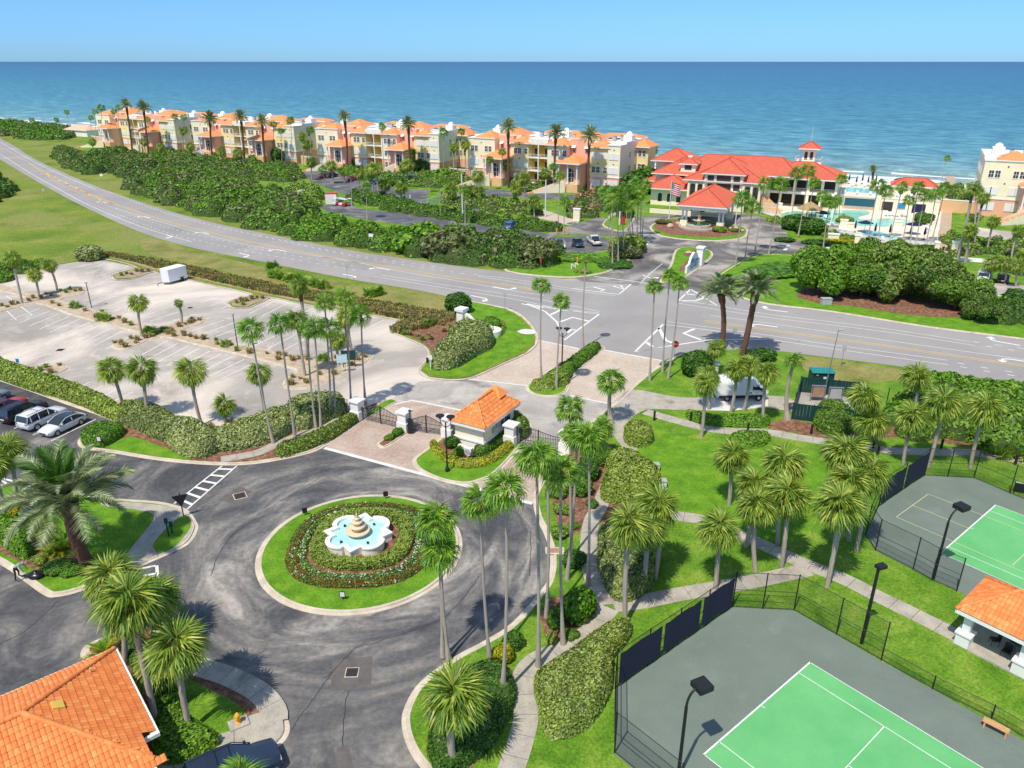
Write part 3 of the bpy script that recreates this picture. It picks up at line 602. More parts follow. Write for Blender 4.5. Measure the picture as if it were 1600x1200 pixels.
patch('mulch_bed', [(1200, 668), (1225, 655), (1290, 665), (1330, 675), (1380, 660), (1500, 670), (1620, 700), (1620, 735), (1570, 712), (1500, 696), (1400, 683), (1340, 690), (1280, 683), (1240, 676)], .128, 'mulch')
patch('mulch_bed', [(868, 745), (880, 720), (905, 700), (940, 690), (975, 705), (985, 725), (960, 760), (938, 790), (915, 820), (900, 835), (885, 838), (872, 820), (862, 780)], .128, 'mulch')
patch('mulch_bed', [(845, 960), (862, 935), (900, 925), (935, 935), (928, 965), (905, 1000), (880, 1012), (855, 1000)], .128, 'mulch')
patch('mulch_bed', [(672, 1190), (676, 1140), (700, 1100), (760, 1050), (790, 1040), (805, 1060), (800, 1110), (775, 1160), (735, 1200), (700, 1230)], .128, 'mulch')
patch('mulch_bed', [(938, 830), (950, 790), (985, 775), (1010, 785), (1015, 830), (1010, 900), (1000, 935), (960, 938), (940, 915)], .128, 'mulch')
patch('lawn_bright_patch', [(1000, 665), (1100, 690), (1230, 700), (1300, 715), (1310, 760), (1240, 850), (1150, 830), (1040, 800), (1030, 740), (990, 710)], .124, 'lawn_bright')
patch('driveway', [(985, 608), (1050, 619), (1100, 621), (1180, 618), (1235, 622), (1240, 642), (1190, 636), (1140, 640), (1100, 641), (1050, 640), (1010, 640), (985, 655), (960, 680), (948, 670), (955, 645), (965, 628)], .132, 'walk_concrete')
patch('parking_pad', [(1094, 622), (1200, 620), (1200, 636), (1140, 642), (1104, 641)], .137, 'white_concrete', 1)
# sidewalks: every slab its own piece
def sidewalk(px, width, slab=1.5, z=.15, zb=.10, label=None, skip=()):
    P = catmull(W_(px), False, 8); L = sum(math.hypot(P[i+1][0]-P[i][0], P[i+1][1]-P[i][1]) for i in range(len(P)-1)); N = max(int(round(L/slab)), 2)
    Q = resample(P, N*3+1); a = offset(Q, width/2, False); b = offset(Q, -width/2, False); root = thing('sidewalk', None, None); root['kind'] = 'structure'
    for k in range(N):
        i0, i1 = 3*k, 3*k+3; pa = [a[i] for i in range(i0, i1+1)]; pb = [b[i] for i in range(i1, i0-1, -1)]; poly = pa+pb
        cx = sum(p[0] for p in poly)/len(poly); cy = sum(p[1] for p in poly)/len(poly)
        poly = [(cx+(p[0]-cx)*.975, cy+(p[1]-cy)*.975) for p in poly]; mb = MB(); dz = random.uniform(-.004, .006); mb.prism(poly, zb, z+dz, 'walk_concrete'); mb.build('slab', root)
    mb = MB(); ribbon(mb, Q, width*.97, z-.012, 'patch_dark'); mb.build('joint_bed', root)
    return root
sidewalk([(1008, 645), (1050, 657), (1100, 670), (1137, 675), (1200, 677.5), (1250, 686), (1305, 694), (1350, 698), (1390, 706), (1450, 708), (1525, 710), (1600, 722), (1680, 738)], 1.5)
sidewalk([(963, 668), (972, 686), (985, 705), (978, 728), (955, 752), (945, 772), (936, 795), (925, 815), (920, 845), (921, 880), (930, 915), (944, 948)], 1.4)
sidewalk([(952, 952), (925, 985), (900, 1006), (868, 1022), (838, 1034), (820, 1055), (815, 1085), (822, 1120), (812, 1165), (795, 1215), (780, 1260)], 1.5)
sidewalk([(958, 948), (1000, 943), (1060, 931), (1120, 921), (1190, 908), (1262, 892)], 1.5)
sidewalk([(1040, 805), (1070, 810), (1105, 817), (1190, 853), (1250, 880), (1320, 908), (1375, 936), (1450, 973), (1503, 1000)], 1.5)
sidewalk([(345, 720), (400, 710), (430, 697), (470, 681), (507, 665), (545, 647)], 1.3)
sidewalk([(278, 1025), (315, 1045), (360, 1060), (405, 1084), (428, 1112), (430, 1130)], 1.5)
sidewalk([(412, 1158), (360, 1168), (300, 1192), (240, 1225), (180, 1265)], 2.2)
patch('corner_concrete', [(390, 1118), (432, 1112), (443, 1135), (432, 1158), (400, 1172), (370, 1175), (372, 1140)], .143, 'walk_concrete')
patch('corner_walk', [(165, 783), (250, 789), (284, 799), (299, 815), (300, 828), (288, 845), (258, 860), (222, 878), (180, 896), (185, 885), (200, 862), (225, 832), (239, 812), (237, 802), (212, 796), (165, 791)], .143, 'walk_concrete')
patch('lawn_patch', [(287, 805), (297, 811), (297, 825), (275, 852), (252, 864), (240, 857), (241, 847), (265, 820)], .148, 'lawn_bright')
# crosswalks and worn paint on the inner road
for a_, b_ in (((347, 728), (272, 787)), ((370, 728), (292, 796))): mark([a_, b_], .15, z=.014, parent=ring, name='crosswalk_line', smooth=False)
for i in range(6):
    t = (i+.5)/6.2; mark([(347+(272-347)*t+1, 728+(787-728)*t), (370+(292-370)*t-1, 728+(796-728)*t)], .27, z=.015, parent=ring, name='crosswalk_line', smooth=False)
for a_, b_ in (((213, 890), (243, 884)), ((245, 884), (247, 912)), ((218, 901), (245, 896)), ((-20, 742), (25, 753)), ((-20, 752), (0, 757)), ((0, 748), (10, 756)), ((418, 1170), (440, 1215)), ((415, 1190), (432, 1186))): mark([a_, b_], .22, z=.014, parent=ring, name='crosswalk_line', smooth=False)
def drain(px, py, s, ang, patch_px=None, label='', cat='drain'):
    g = G(px, py); t = thing('storm_drain', label, cat, (g.x, g.y, .018), ang); mb = MB(); mb.box(-s, s, -s, s, 0, .01, 'kerb_concrete'); mb.box(-s*.86, s*.86, -s*.86, s*.86, .01, .014, 'crack_dark'); mb.build('frame', t)
    for k in range(7):
        x = -s*.8+k*s*1.6/6; b = MB(); b.box(x-.025, x+.025, -s*.84, s*.84, .014, .03, 'grate_dark'); b.build('bar', t)
    return t
if True:
    for (name, P_) in (('asphalt_patch', [(520, 1032), (582, 1025), (580, 1071), (517, 1076)]), ('asphalt_patch', [(526, 1168), (545, 1164), (552, 1200), (528, 1202)]), ('asphalt_patch', [(342, 780), (375, 760), (395, 768), (364, 788)]), ('asphalt_patch', [(310, 764), (322, 762), (340, 771), (326, 773)])):
        sheet(name, W_(P_), .008, 'patch_dark', parent=ring)
for P_ in ([(508, 1060), (540, 1028), (560, 1010), (590, 1003), (680, 972), (700, 960), (735, 920), (748, 900)], [(456, 1140), (470, 1118), (495, 1085), (520, 1050)], [(536, 1165), (537, 1130), (540, 1095), (545, 1080)], [(330, 900), (340, 870), (365, 835), (400, 810)], [(400, 806), (470, 765), (510, 740)], [(-10, 1010), (40, 985), (90, 940)], [(830, 830), (828, 900)]):
    mb = MB(); Q = catmull(W_(P_), False, 7); Q = [(p[0]+random.uniform(-.05, .05), p[1]+random.uniform(-.05, .05)) for p in Q]; ribbon(mb, Q, .055, .010, 'crack_dark'); mb.build('crack', ring)
# ---------------------------------------------------------------- tennis courts
CA = .693884; ca, sa = math.cos(CA), math.sin(CA)
def court_pt(o, w_, l): return (o[0]-w_*ca+l*sa, o[1]-w_*sa-l*ca)
O1, O2 = (19.088, 37.730), (41.991, 56.472)
def court(o, poly, name):
    pv = sheet(name, poly, .135, 'court_grey')
    q = [court_pt(o, a, b) for a, b in ((0, 0), (10.97, 0), (10.97, 23.77), (0, 23.77))]; sheet('playing_surface', ccw(q), .140, 'court_green', parent=pv)
    def ln(a, b, w_=.05, mat='white_paint', z=.145):
        mb = MB(); ribbon(mb, [court_pt(o, *a), court_pt(o, *b)], w_, z, mat); mb.build('court_line', pv)
    e = .025
    ln((-e, 0), (10.97+e, 0), .1); ln((0, 0), (0, 23.77)); ln((10.97, 0), (10.97, 23.77)); ln((1.37, 0), (1.37, 23.77)); ln((9.6, 0), (9.6, 23.77)); ln((1.37, 5.485), (9.6, 5.485)); ln((5.485, 5.485), (5.485, 18.3))
    ln((5.485, 0), (5.485, .3)); ln((1.37, 18.3), (9.6, 18.3)); ln((-e, 23.77), (10.97+e, 23.77), .1)
    return pv, ln
NC = W_([(1144, 951), (1240, 956), (1376, 1035), (1600, 1160)])+[court_pt(O1, -3.4, 34), court_pt(O1, 15, 34)]+W_([(1060, 1262), (960, 1181), (961, 1079)])
court1, _l = court(O1, ccw(NC), 'tennis_court')
FC = W_([(1444, 745), (1521, 749), (1580, 773), (1640, 797)])+[court_pt(O2, -3.6, 34), court_pt(O2, 14.5, 34)]+W_([(1494, 925), (1426, 892), (1367, 862), (1352, 838), (1372, 794)])
court2, ln2 = court(O2, ccw(FC), 'tennis_court')
def pk(a, b):
    mb = MB(); ribbon(mb, W_([a, b]), .05, .150, 'cream_paint'); mb.build('court_line', court2)
for a_, b_ in (((1450, 774), (1400, 810)), ((1450, 774), (1600, 833)), ((1400, 810), (1600, 897)), ((1426, 792), (1516, 829)), ((1581, 886), (1600, 868))): pk(a_, b_)
# ---------------------------------------------------------------- beyond the highway
patch('garden_ground', [(130, 232), (160, 205), (300, 215), (500, 235), (735, 255), (980, 262), (1040, 300), (1050, 340), (960, 372), (860, 398), (700, 385), (560, 365), (430, 330), (300, 290), (200, 262)], -.03, 'lawn')
patch('resort_ground', [(1000, 266), (1200, 284), (1500, 300), (1700, 310), (1800, 420), (1640, 540), (1450, 511), (1300, 487), (1200, 475), (1150, 460), (1100, 420), (1000, 380), (960, 330)], -.028, 'lawn')
patch('condo_parking', [(470, 268), (520, 266), (575, 284), (608, 290), (640, 296), (668, 296), (668, 306), (655, 322), (600, 322), (545, 306), (490, 284)], -.01, 'sealed_asphalt', 2)
patch('condo_parking', [(498, 324), (520, 319), (545, 316), (560, 326), (628, 333), (700, 344), (790, 357), (862, 366), (862, 380), (780, 372), (700, 359), (620, 350), (540, 337)], -.01, 'sealed_asphalt', 2)
patch('condo_lane', [(708, 311), (740, 315), (795, 322), (800, 332), (745, 331), (712, 324)], -.01, 'sealed_asphalt', 2)
patch('condo_lane', [(700, 285), (735, 280), (745, 292), (800, 298), (905, 305), (900, 312), (840, 311), (760, 304), (712, 296)], -.008, 'sealed_asphalt', 2)
patch('condo_lane', [(930, 355), (945, 345), (960, 325), (972, 312), (980, 314), (968, 332), (962, 350)], -.006, 'walk_concrete', 2)
patch('brick_lane', [(800, 322), (840, 325), (880, 338), (905, 346), (890, 352), (860, 345), (820, 335)], -.004, 'tan_pavers', 2)
patch('club_drive', [(875, 437), (928, 432), (962, 421), (1000, 396), (1009, 385), (985, 372), (920, 366), (868, 368), (862, 380), (890, 396), (860, 398), (858, 362), (896, 352), (935, 340), (960, 345), (1000, 340), (1060, 333), (1150, 332), (1210, 345), (1228, 362), (1240, 375), (1330, 386), (1420, 398), (1425, 408), (1340, 402), (1260, 397), (1195, 396), (1160, 405), (1122, 428), (1116, 440), (1124, 454), (1082, 455), (960, 443)], .002, 'club_asphalt', 3)
clubd = bpy.data.objects['club_drive']
mark([(1035, 412), (1015, 428), (1000, 443)], .14, parent=clubd, z=.02, smooth=False); mark([(928, 432), (985, 439), (1035, 446)], .25, parent=clubd, z=.02, smooth=False)
mark([(1000, 367), (1040, 367)], .3, parent=clubd, z=.02, smooth=False); mark([(1015, 377), (1005, 386)], .7, parent=clubd, z=.02, smooth=False); mark([(1232, 383), (1226, 391)], .7, parent=clubd, z=.02, smooth=False)
arrow(1012, 433, dirw((1005, 430), (1018, 435)), 3, 1, clubd, .02)
for a_, b_ in (((1290, 393), (1302, 385)), ((1310, 394), (1322, 387)), ((1335, 398), (1345, 391))): mark([a_, b_], .2, parent=clubd, z=.02, smooth=False)
patch('club_parking', [(858, 376), (900, 369), (942, 369), (952, 388), (915, 397), (866, 402)], .006, 'sealed_asphalt', 2)
island('palm_corner_bed', [(790, 424), (870, 434), (925, 431), (962, 420), (998, 396), (1010, 387), (1003, 380), (985, 380), (945, 392), (885, 400), (862, 402), (800, 408)], 'lawn_bright', .45, n=3)
island('fountain_oval_bed', [(1016, 353), (1018, 361), (1032, 369), (1070, 375), (1120, 377), (1158, 373), (1169, 365), (1165, 356), (1130, 348), (1060, 341), (1035, 344)], 'lawn_bright', .5, n=3)
patch('mulch_bed', [(1022, 352), (1028, 360), (1048, 366), (1085, 369), (1120, 370), (1155, 366), (1163, 359), (1130, 350), (1060, 343), (1040, 345)], .137, 'mulch')
island('sign_bed', [(1055, 391), (1075, 386), (1105, 390), (1114, 396), (1110, 405), (1090, 420), (1072, 433), (1050, 440), (1030, 441), (1040, 425), (1048, 412)], 'lawn_bright', .45, n=3)
patch('mulch_bed', [(1062, 418), (1080, 402), (1086, 404), (1066, 424)], .137, 'mulch'); patch('mulch_bed', [(1068, 396), (1082, 391), (1098, 394), (1090, 400), (1072, 400)], .137, 'mulch')
island('drive_bed', [(941, 350), (950, 357), (972, 362), (985, 352), (992, 338), (975, 330), (955, 338)], 'lawn_bright', .35, n=3)
island('club_lawn_bed', [(1126, 428), (1119, 439), (1124, 451), (1150, 463), (1200, 476), (1300, 488), (1450, 512), (1600, 531), (1720, 548), (1720, 470), (1560, 450), (1420, 412), (1340, 406), (1260, 401), (1195, 398), (1160, 408)], 'lawn_bright', .4, n=3)
patch('mulch_bed', [(1245, 462), (1262, 450), (1320, 455), (1400, 462), (1500, 480), (1500, 495), (1420, 492), (1330, 478), (1280, 474)], .137, 'mulch')
patch('white_path', [(1248, 404), (1262, 400), (1290, 404), (1270, 408), (1266, 416), (1255, 414)], .14, 'white_concrete')
patch('resort_parking', [(1530, 448), (1560, 442), (1640, 450), (1700, 462), (1700, 490), (1600, 470), (1545, 460)], .139, 'lot_asphalt', 1)
patch('front_walk', [(1290, 386), (1400, 392), (1480, 400), (1640, 412), (1640, 418), (1480, 406), (1400, 398), (1290, 391)], .03, 'white_concrete', 2)
patch('resort_lane', [(1525, 355), (1560, 360), (1640, 366), (1640, 378), (1560, 374), (1525, 368)], .0, 'lot_asphalt', 1)
patch('boardwalk', [(1462, 402), (1483, 402), (1490, 300), (1492, 275), (1478, 275), (1474, 300)], .16, 'boardwalk_wood', 1)
patch('pool_deck', [(1180, 322), (1200, 335), (1238, 346), (1275, 355), (1312, 366), (1350, 375), (1410, 384), (1463, 387), (1472, 322), (1440, 312), (1400, 308), (1330, 305), (1250, 300), (1200, 305)], .12, 'pool_deck', 2)
m, nt, bs = newmat('pool_water'); co = objco(nt); nt.links.new(ramp(nt, noise(nt, co, .35, 5, .6, 1.5), [(.3, (.18, .58, .46)), (.55, (.28, .70, .56)), (.75, (.42, .78, .64))]), bs.inputs['Base Color']); bs.inputs['Roughness'].default_value = .15; bump(nt, bs, noise(nt, co, 2.5, 4), .25, .1)
pw = patch('pool_water', [(1218, 336), (1240, 330), (1267, 331), (1310, 328), (1354, 329), (1357, 335), (1342, 339), (1347, 343), (1385, 341), (1415, 343), (1423, 348), (1412, 353), (1375, 354), (1335, 352), (1300, 350), (1255, 343)], .128, 'pool_water', 4)
patch('pool_water', [(1350, 358), (1382, 364), (1406, 371), (1380, 373), (1350, 368)], .128, 'pool_water', 3)
# ================================================================== VEGETATION
SUF = {}
def leafquads(C, Nn, size, aspect=1.6, jitter=.6, tri=False):
    """one small folded leaf per centre: returns V,(F4). C centres, Nn normals, size array"""
    n = len(C); size = np.broadcast_to(np.asarray(size, float), (n,))
    nn = Nn+rng.normal(0, jitter, (n, 3)); nn /= np.linalg.norm(nn, axis=1, keepdims=True)+1e-9
    t = rng.normal(0, 1, (n, 3)); t -= (t*nn).sum(1, keepdims=True)*nn; t /= np.linalg.norm(t, axis=1, keepdims=True)+1e-9
    b = np.cross(nn, t); L = (size*aspect*.5)[:, None]; Wd = (size*.5)[:, None]
    V = np.stack([C-t*L, C-b*Wd+nn*Wd*.15, C+t*L, C+b*Wd+nn*Wd*.15], 1).reshape(-1, 3)
    F = np.arange(n*4).reshape(n, 4); return V, F
def ptsin(P, X, Y):
    P = np.asarray(P); ins = np.zeros(X.shape, bool); j = len(P)-1
    for i in range(len(P)):
        xi, yi = P[i]; xj, yj = P[j]
        c_ = ((yi > Y) != (yj > Y)) & (X < (xj-xi)*(Y-yi)/((yj-yi) or 1e-12)+xi); ins ^= c_; j = i
    return ins
def dist_edge(P, X, Y):
    d = np.full(X.shape, 1e9); n = len(P)
    for i in range(n):
        ax, ay = P[i-1]; bx, by = P[i]; dx, dy = bx-ax, by-ay; l2 = dx*dx+dy*dy or 1e-12
        t = np.clip(((X-ax)*dx+(Y-ay)*dy)/l2, 0, 1); d = np.minimum(d, (X-ax-t*dx)**2+(Y-ay-t*dy)**2)
    return np.sqrt(d)
def canopy(name, P, H, mat, leaf=.14, dens=60, edge=.7, lump=.06, lumpsz=.8, domes=None, z0=.12, label=None, cat=None, group=None, kind=None, core=None, extra=None, cell=None, side=.95, jit=.42, parent=None):
    """clipped hedge or thicket: a height field over outline P (world), leafy skin on a dark twiggy core.
    domes=(spacing, rmin, rmax, hmin, hmax) gives separate rounded crowns"""
    P = ccw(list(P)); A = np.array(P); x0, y0 = A.min(0); x1, y1 = A.max(0)
    c = cell or max(.16, math.sqrt(abs(area(P))/(9000 if domes else 16000)))
    mg = (domes[2]+.5) if domes else c; nx, ny = int((x1-x0+2*mg)/c)+3, int((y1-y0+2*mg)/c)+3
    xs = x0-mg+np.arange(nx)*c; ys = y0-mg+np.arange(ny)*c; X, Y = np.meshgrid(xs, ys, indexing='ij')
    ins = ptsin(P, X, Y); d = dist_edge(P, X, Y); d = np.where(ins, d, 0)
    if domes:
        sp, r0, r1, h0, h1 = domes; F = np.zeros_like(X); DI = np.zeros(X.shape, int); nd_ = 0; gx = np.arange(x0, x1, sp); gy = np.arange(y0, y1, sp)
        for a in gx:
            for b in gy:
                cx = a+rng.uniform(-.5, .5)*sp; cy = b+rng.uniform(-.5, .5)*sp; r = rng.uniform(r0, r1); h = rng.uniform(h0, h1)
                if not ptsin(P, np.array([cx]), np.array([cy]))[0]: continue
                q = ((X-cx)**2+(Y-cy)**2)/r**2; f1 = np.where(q < 1, h*np.sqrt(np.clip(1-q, 0, 1))**.8, 0); nd_ += 1; DI = np.where(f1 > F, nd_, DI); F = np.maximum(F, f1)
        F = np.minimum(F, np.where(ins, 99, 0)) if edge == 0 else F
    else:
        q = np.clip(d/edge, 0, 1); F = H*np.sqrt(np.clip(1-(1-q)**2.4, 0, 1))
    # lumps
    nl = (np.sin(X/lumpsz*2.1+1.3*np.sin(Y/lumpsz*1.7))+np.sin(Y/lumpsz*2.3+1.1*np.sin(X/lumpsz*1.9+2))+rng.normal(0, .5, X.shape))*lump
    F = np.where(F > .02, np.maximum(F+nl*np.minimum(F, 3), .03), 0)
    gx, gy = np.gradient(F, c); N3 = np.stack([-gx, -gy, np.ones_like(F)], -1); ln = np.linalg.norm(N3, axis=-1); N3 /= ln[..., None]
    m = F > .04
    wgt = (np.minimum(ln, 12)*m).ravel(); tot = wgt.sum()*c*c; n = int(tot*dens)
    cdf = np.cumsum(wgt); cdf /= cdf[-1]; k = np.searchsorted(cdf, rng.random(n)); ii, jj = k//ny, k % ny
    px_ = xs[ii]+rng.uniform(-.5, .5, n)*c; py_ = ys[jj]+rng.uniform(-.5, .5, n)*c
    fx = np.clip((px_-xs[0])/c, 0, nx-1.001); fy = np.clip((py_-ys[0])/c, 0, ny-1.001); i0 = fx.astype(int); j0 = fy.astype(int); fx -= i0; fy -= j0
    hz = F[i0, j0]*(1-fx)*(1-fy)+F[i0+1, j0]*fx*(1-fy)+F[i0, j0+1]*(1-fx)*fy+F[i0+1, j0+1]*fx*fy
    steep = ln[ii, jj] > 2.2; pz = np.where(steep, hz*rng.uniform(.15, 1.0, n), hz); pz = pz+rng.normal(0, leaf*.35, n)
    C = np.stack([px_, py_, np.maximum(pz, .03)+z0], 1)
    NN = N3[ii, jj]
    if not domes:
        PA = np.array(P); PB = np.roll(PA, -1, 0); sl_ = np.linalg.norm(PB-PA, axis=1); ns = int(sl_.sum()*H*dens*1.5); kk = rng.choice(len(PA), ns, p=sl_/sl_.sum()); u_ = rng.random(ns)[:, None]
        q_ = PA[kk]*(1-u_)+PB[kk]*u_; tg = (PB-PA)[kk]/(sl_[kk][:, None]+1e-9); on = np.stack([tg[:, 1], -tg[:, 0], np.full(ns, .35)], 1); zz = rng.random(ns); q_ = q_-on[:, :2]*(edge*.30*zz**3+rng.normal(0, .04, ns))[:, None]
        C = np.concatenate([C, np.column_stack([q_, z0+.03+zz*H*.86])]); NN = np.concatenate([NN, on]); n = len(C)
    V, Q = leafquads(C, NN, leaf*rng.uniform(.7, 1.35, n), jitter=jit)
    # core
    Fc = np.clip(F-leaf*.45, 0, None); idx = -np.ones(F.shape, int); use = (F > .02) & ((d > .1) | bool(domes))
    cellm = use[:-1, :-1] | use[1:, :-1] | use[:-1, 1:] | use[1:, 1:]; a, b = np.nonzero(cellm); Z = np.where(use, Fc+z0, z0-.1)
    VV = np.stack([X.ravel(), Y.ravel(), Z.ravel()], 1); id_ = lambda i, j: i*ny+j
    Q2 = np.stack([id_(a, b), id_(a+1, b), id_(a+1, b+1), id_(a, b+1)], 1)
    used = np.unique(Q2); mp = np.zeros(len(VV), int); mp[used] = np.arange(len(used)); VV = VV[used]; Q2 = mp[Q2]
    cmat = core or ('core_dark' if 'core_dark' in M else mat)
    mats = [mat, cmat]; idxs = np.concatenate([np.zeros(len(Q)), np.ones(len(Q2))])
    if extra:
        if domes: dm = rng.random(nd_+2); lf_ = dm[DI[ii, jj]]+rng.normal(0, .12, len(Q)); acc = 0
        for em, frac in extra:
            r_ = rng.random(len(Q)) < frac
            if domes: r_ = (lf_ > acc) & (lf_ <= acc+frac*1.15); acc += frac*1.15
            mats.append(em); idxs[:len(Q)][r_] = len(mats)-1
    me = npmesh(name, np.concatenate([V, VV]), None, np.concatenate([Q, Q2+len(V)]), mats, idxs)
    o = bpy.data.objects.new(name, me); link(o, parent)
    return props(o, label, cat, group, kind)
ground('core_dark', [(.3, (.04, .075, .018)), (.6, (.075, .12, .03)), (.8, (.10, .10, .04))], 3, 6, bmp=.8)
def hedge(px, H, mat, label, leaf=.15, dens=60, name='hedge', cat='hedge', z0=.12, sm=True, group=None, **kw):
    P = W_(px, z0); P = catmull(P, True, 4) if sm else P
    return canopy(name, P, H, mat, leaf, dens, z0=z0, label=label, cat=cat, group=group, **kw)
# ---- round shrub variants (unit radius), instanced
def blobmesh(name, blobs, leaf, dens, mat, corefrac=.86, flat=.3, extra=None, jit=.6, aspect=1.6):
    Vs = []; Ns = []; S = []; cv = []; cf = []; nb = 0
    for (cx, cy, cz, rx, ry, rz_) in blobs:
        a = 4*math.pi*((rx*ry+rx*rz_+ry*rz_)/3); n = int(a*dens); u = rng.normal(0, 1, (n, 3)); u /= np.linalg.norm(u, axis=1, keepdims=True)
        rr = 1+.10*np.sin(u[:, 0]*7+cx)*np.sin(u[:, 1]*6+cy)+rng.normal(0, .05, n)
        p = u*rr[:, None]*np.array([rx, ry, rz_])+np.array([cx, cy, cz]); ok = np.ones(n, bool)
        for (dx, dy, dz, sx, sy, sz) in blobs:
            if (dx, dy, dz) == (cx, cy, cz): continue
            ok &= (((p-np.array([dx, dy, dz]))/np.array([sx, sy, sz]))**2).sum(1) > .78
        Vs.append(p[ok]); Ns.append(u[ok])
        # core icosphere-ish
        th = np.linspace(0, 2*np.pi, 9)[:-1]; ph = np.linspace(-1.3, 1.3, 6)
        P_ = np.array([[math.cos(q)*math.cos(t), math.cos(q)*math.sin(t), math.sin(q)] for q in ph for t in th])*np.array([rx, ry, rz_])*corefrac+np.array([cx, cy, cz])
        for k in range(5):
            for i in range(8): cf.append([nb+k*8+i, nb+k*8+(i+1) % 8, nb+(k+1)*8+(i+1) % 8, nb+(k+1)*8+i])
        cv.append(P_); nb += len(P_)
    C = np.concatenate(Vs); N = np.concatenate(Ns); C[:, 2] = np.maximum(C[:, 2], .02)
    V, Q = leafquads(C, N, leaf*rng.uniform(.7, 1.35, len(C)), aspect, jit); cv = np.concatenate(cv); cv[:, 2] = np.maximum(cv[:, 2], .0); cf = np.array(cf)+len(V)
    mats = [mat, 'core_dark']; ix = np.concatenate([np.zeros(len(Q)), np.ones(len(cf))])
    if extra:
        for em, fr in extra: r_ = rng.random(len(Q)) < fr; mats.append(em); ix[:len(Q)][r_] = len(mats)-1
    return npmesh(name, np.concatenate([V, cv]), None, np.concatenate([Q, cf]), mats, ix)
def ball(n=1): 
    if n == 1: return [(0, 0, .8, 1, 1, .95)]
    return [(rng.uniform(-.45, .45), rng.uniform(-.45, .45), rng.uniform(.4, .85), rng.uniform(.5, .7), rng.uniform(.5, .7), rng.uniform(.42, .6)) for _ in range(n)]
SH = {}
for key, mt in (('dark', 'leaf_dark'), ('bright', 'leaf_bright'), ('hedge', 'leaf_hedge'), ('grey', 'leaf_grey_hedge'), ('olive', 'leaf_olive'), ('thicket', 'leaf_thicket'), ('yellow', 'leaf_yellow'), ('red', 'leaf_redgreen'), ('bloom', 'leaf_pinkbloom')):
    SH[key] = [blobmesh('shrub_foliage', ball(1), .13, 190, mt), blobmesh('shrub_foliage', ball(6), .15, 120, mt), blobmesh('shrub_foliage', ball(8), .15, 110, mt)]
def shrub(px, py, r, h, key, label, v=None, name='round_shrub', cat='shrub', z0=.12, group=None, rz=None):
    g = G(px, py, z0); me = SH[key][random.randrange(1, 3) if v is None else v]
    return inst(name, me, None, (g.x, g.y, z0-.02), (0, 0, rz if rz is not None else random.uniform(0, 6.28)), (r, r*random.uniform(.9, 1.1), h/1.6), label=label, cat=cat, group=group)
# ---- grass tufts
def tuft(name, mat, n=70, L=.7, spread=.9):
    V = []; F = []
    for k in range(n):
        a = random.uniform(0, 6.28); r = random.uniform(0, .22); x, y = r*math.cos(a), r*math.sin(a); t = random.uniform(.1, spread); l = L*random.uniform(.6, 1.1)
        dx, dy = math.cos(a+random.uniform(-.6, .6)), math.sin(a+random.uniform(-.6, .6)); w_ = .035
        m_ = (x+dx*l*.45*t, y+dy*l*.45*t, l*.62); e = (x+dx*l*t, y+dy*l*t, l*(.95-.45*t)); b = len(V)
        V += [(x-dy*w_, y+dx*w_, 0), (x+dy*w_, y-dx*w_, 0), (m_[0]+dy*w_, m_[1]-dx*w_, m_[2]), (m_[0]-dy*w_, m_[1]+dx*w_, m_[2]), e]; F += [(b, b+1, b+2, b+3), (b+3, b+2, b+4)]
    me = bpy.data.meshes.new(name); me.from_pydata(V, [], F); me.materials.append(M[mat]); me.update(); return me
TF = [tuft('grass_tuft', 'leaf_straw', 80, .8) for _ in range(3)]+[tuft('grass_tuft', 'leaf_straw', 60, .55), tuft('grass_tuft', 'leaf_hedge', 70, .7)]
def tuftfield(name, P, n, mats, sz, label, z0=.1, kind='stuff', cat=None):
    """scattered tussocks nobody could count, one mesh"""
    A = np.array(P); lo = A.min(0); hi = A.max(0); pts = []
    while len(pts) < n:
        q = rng.uniform(lo, hi, (n*3, 2)); q = q[ptsin(P, q[:, 0], q[:, 1])]; pts += list(q)
    pts = np.array(pts[:n]); B = 26; a = rng.uniform(0, 6.28, (n, B)); t = rng.uniform(.15, .9, (n, B)); l = (sz*rng.uniform(.5, 1.2, n))[:, None]*rng.uniform(.7, 1.1, (n, B))
    bx = pts[:, 0:1]+rng.normal(0, .13, (n, B)); by = pts[:, 1:2]+rng.normal(0, .13, (n, B)); dx, dy = np.cos(a), np.sin(a); w_ = .05
    base1 = np.stack([bx-dy*w_, by+dx*w_, np.full_like(bx, z0)], -1); base2 = np.stack([bx+dy*w_, by-dx*w_, np.full_like(bx, z0)], -1)
    m1 = np.stack([bx+dx*l*.4*t+dy*w_, by+dy*l*.4*t-dx*w_, z0+l*.6], -1); m2 = np.stack([bx+dx*l*.4*t-dy*w_, by+dy*l*.4*t+dx*w_, z0+l*.6], -1)
    V = np.stack([base1, base2, m1, m2], 2).reshape(-1, 3); Q = np.arange(n*B*4).reshape(-1, 4)
    ix = np.repeat(rng.integers(0, len(mats), n), B); me = npmesh(name, V, None, Q, mats, ix); o = bpy.data.objects.new(name, me); link(o); return props(o, label, cat, None, kind)
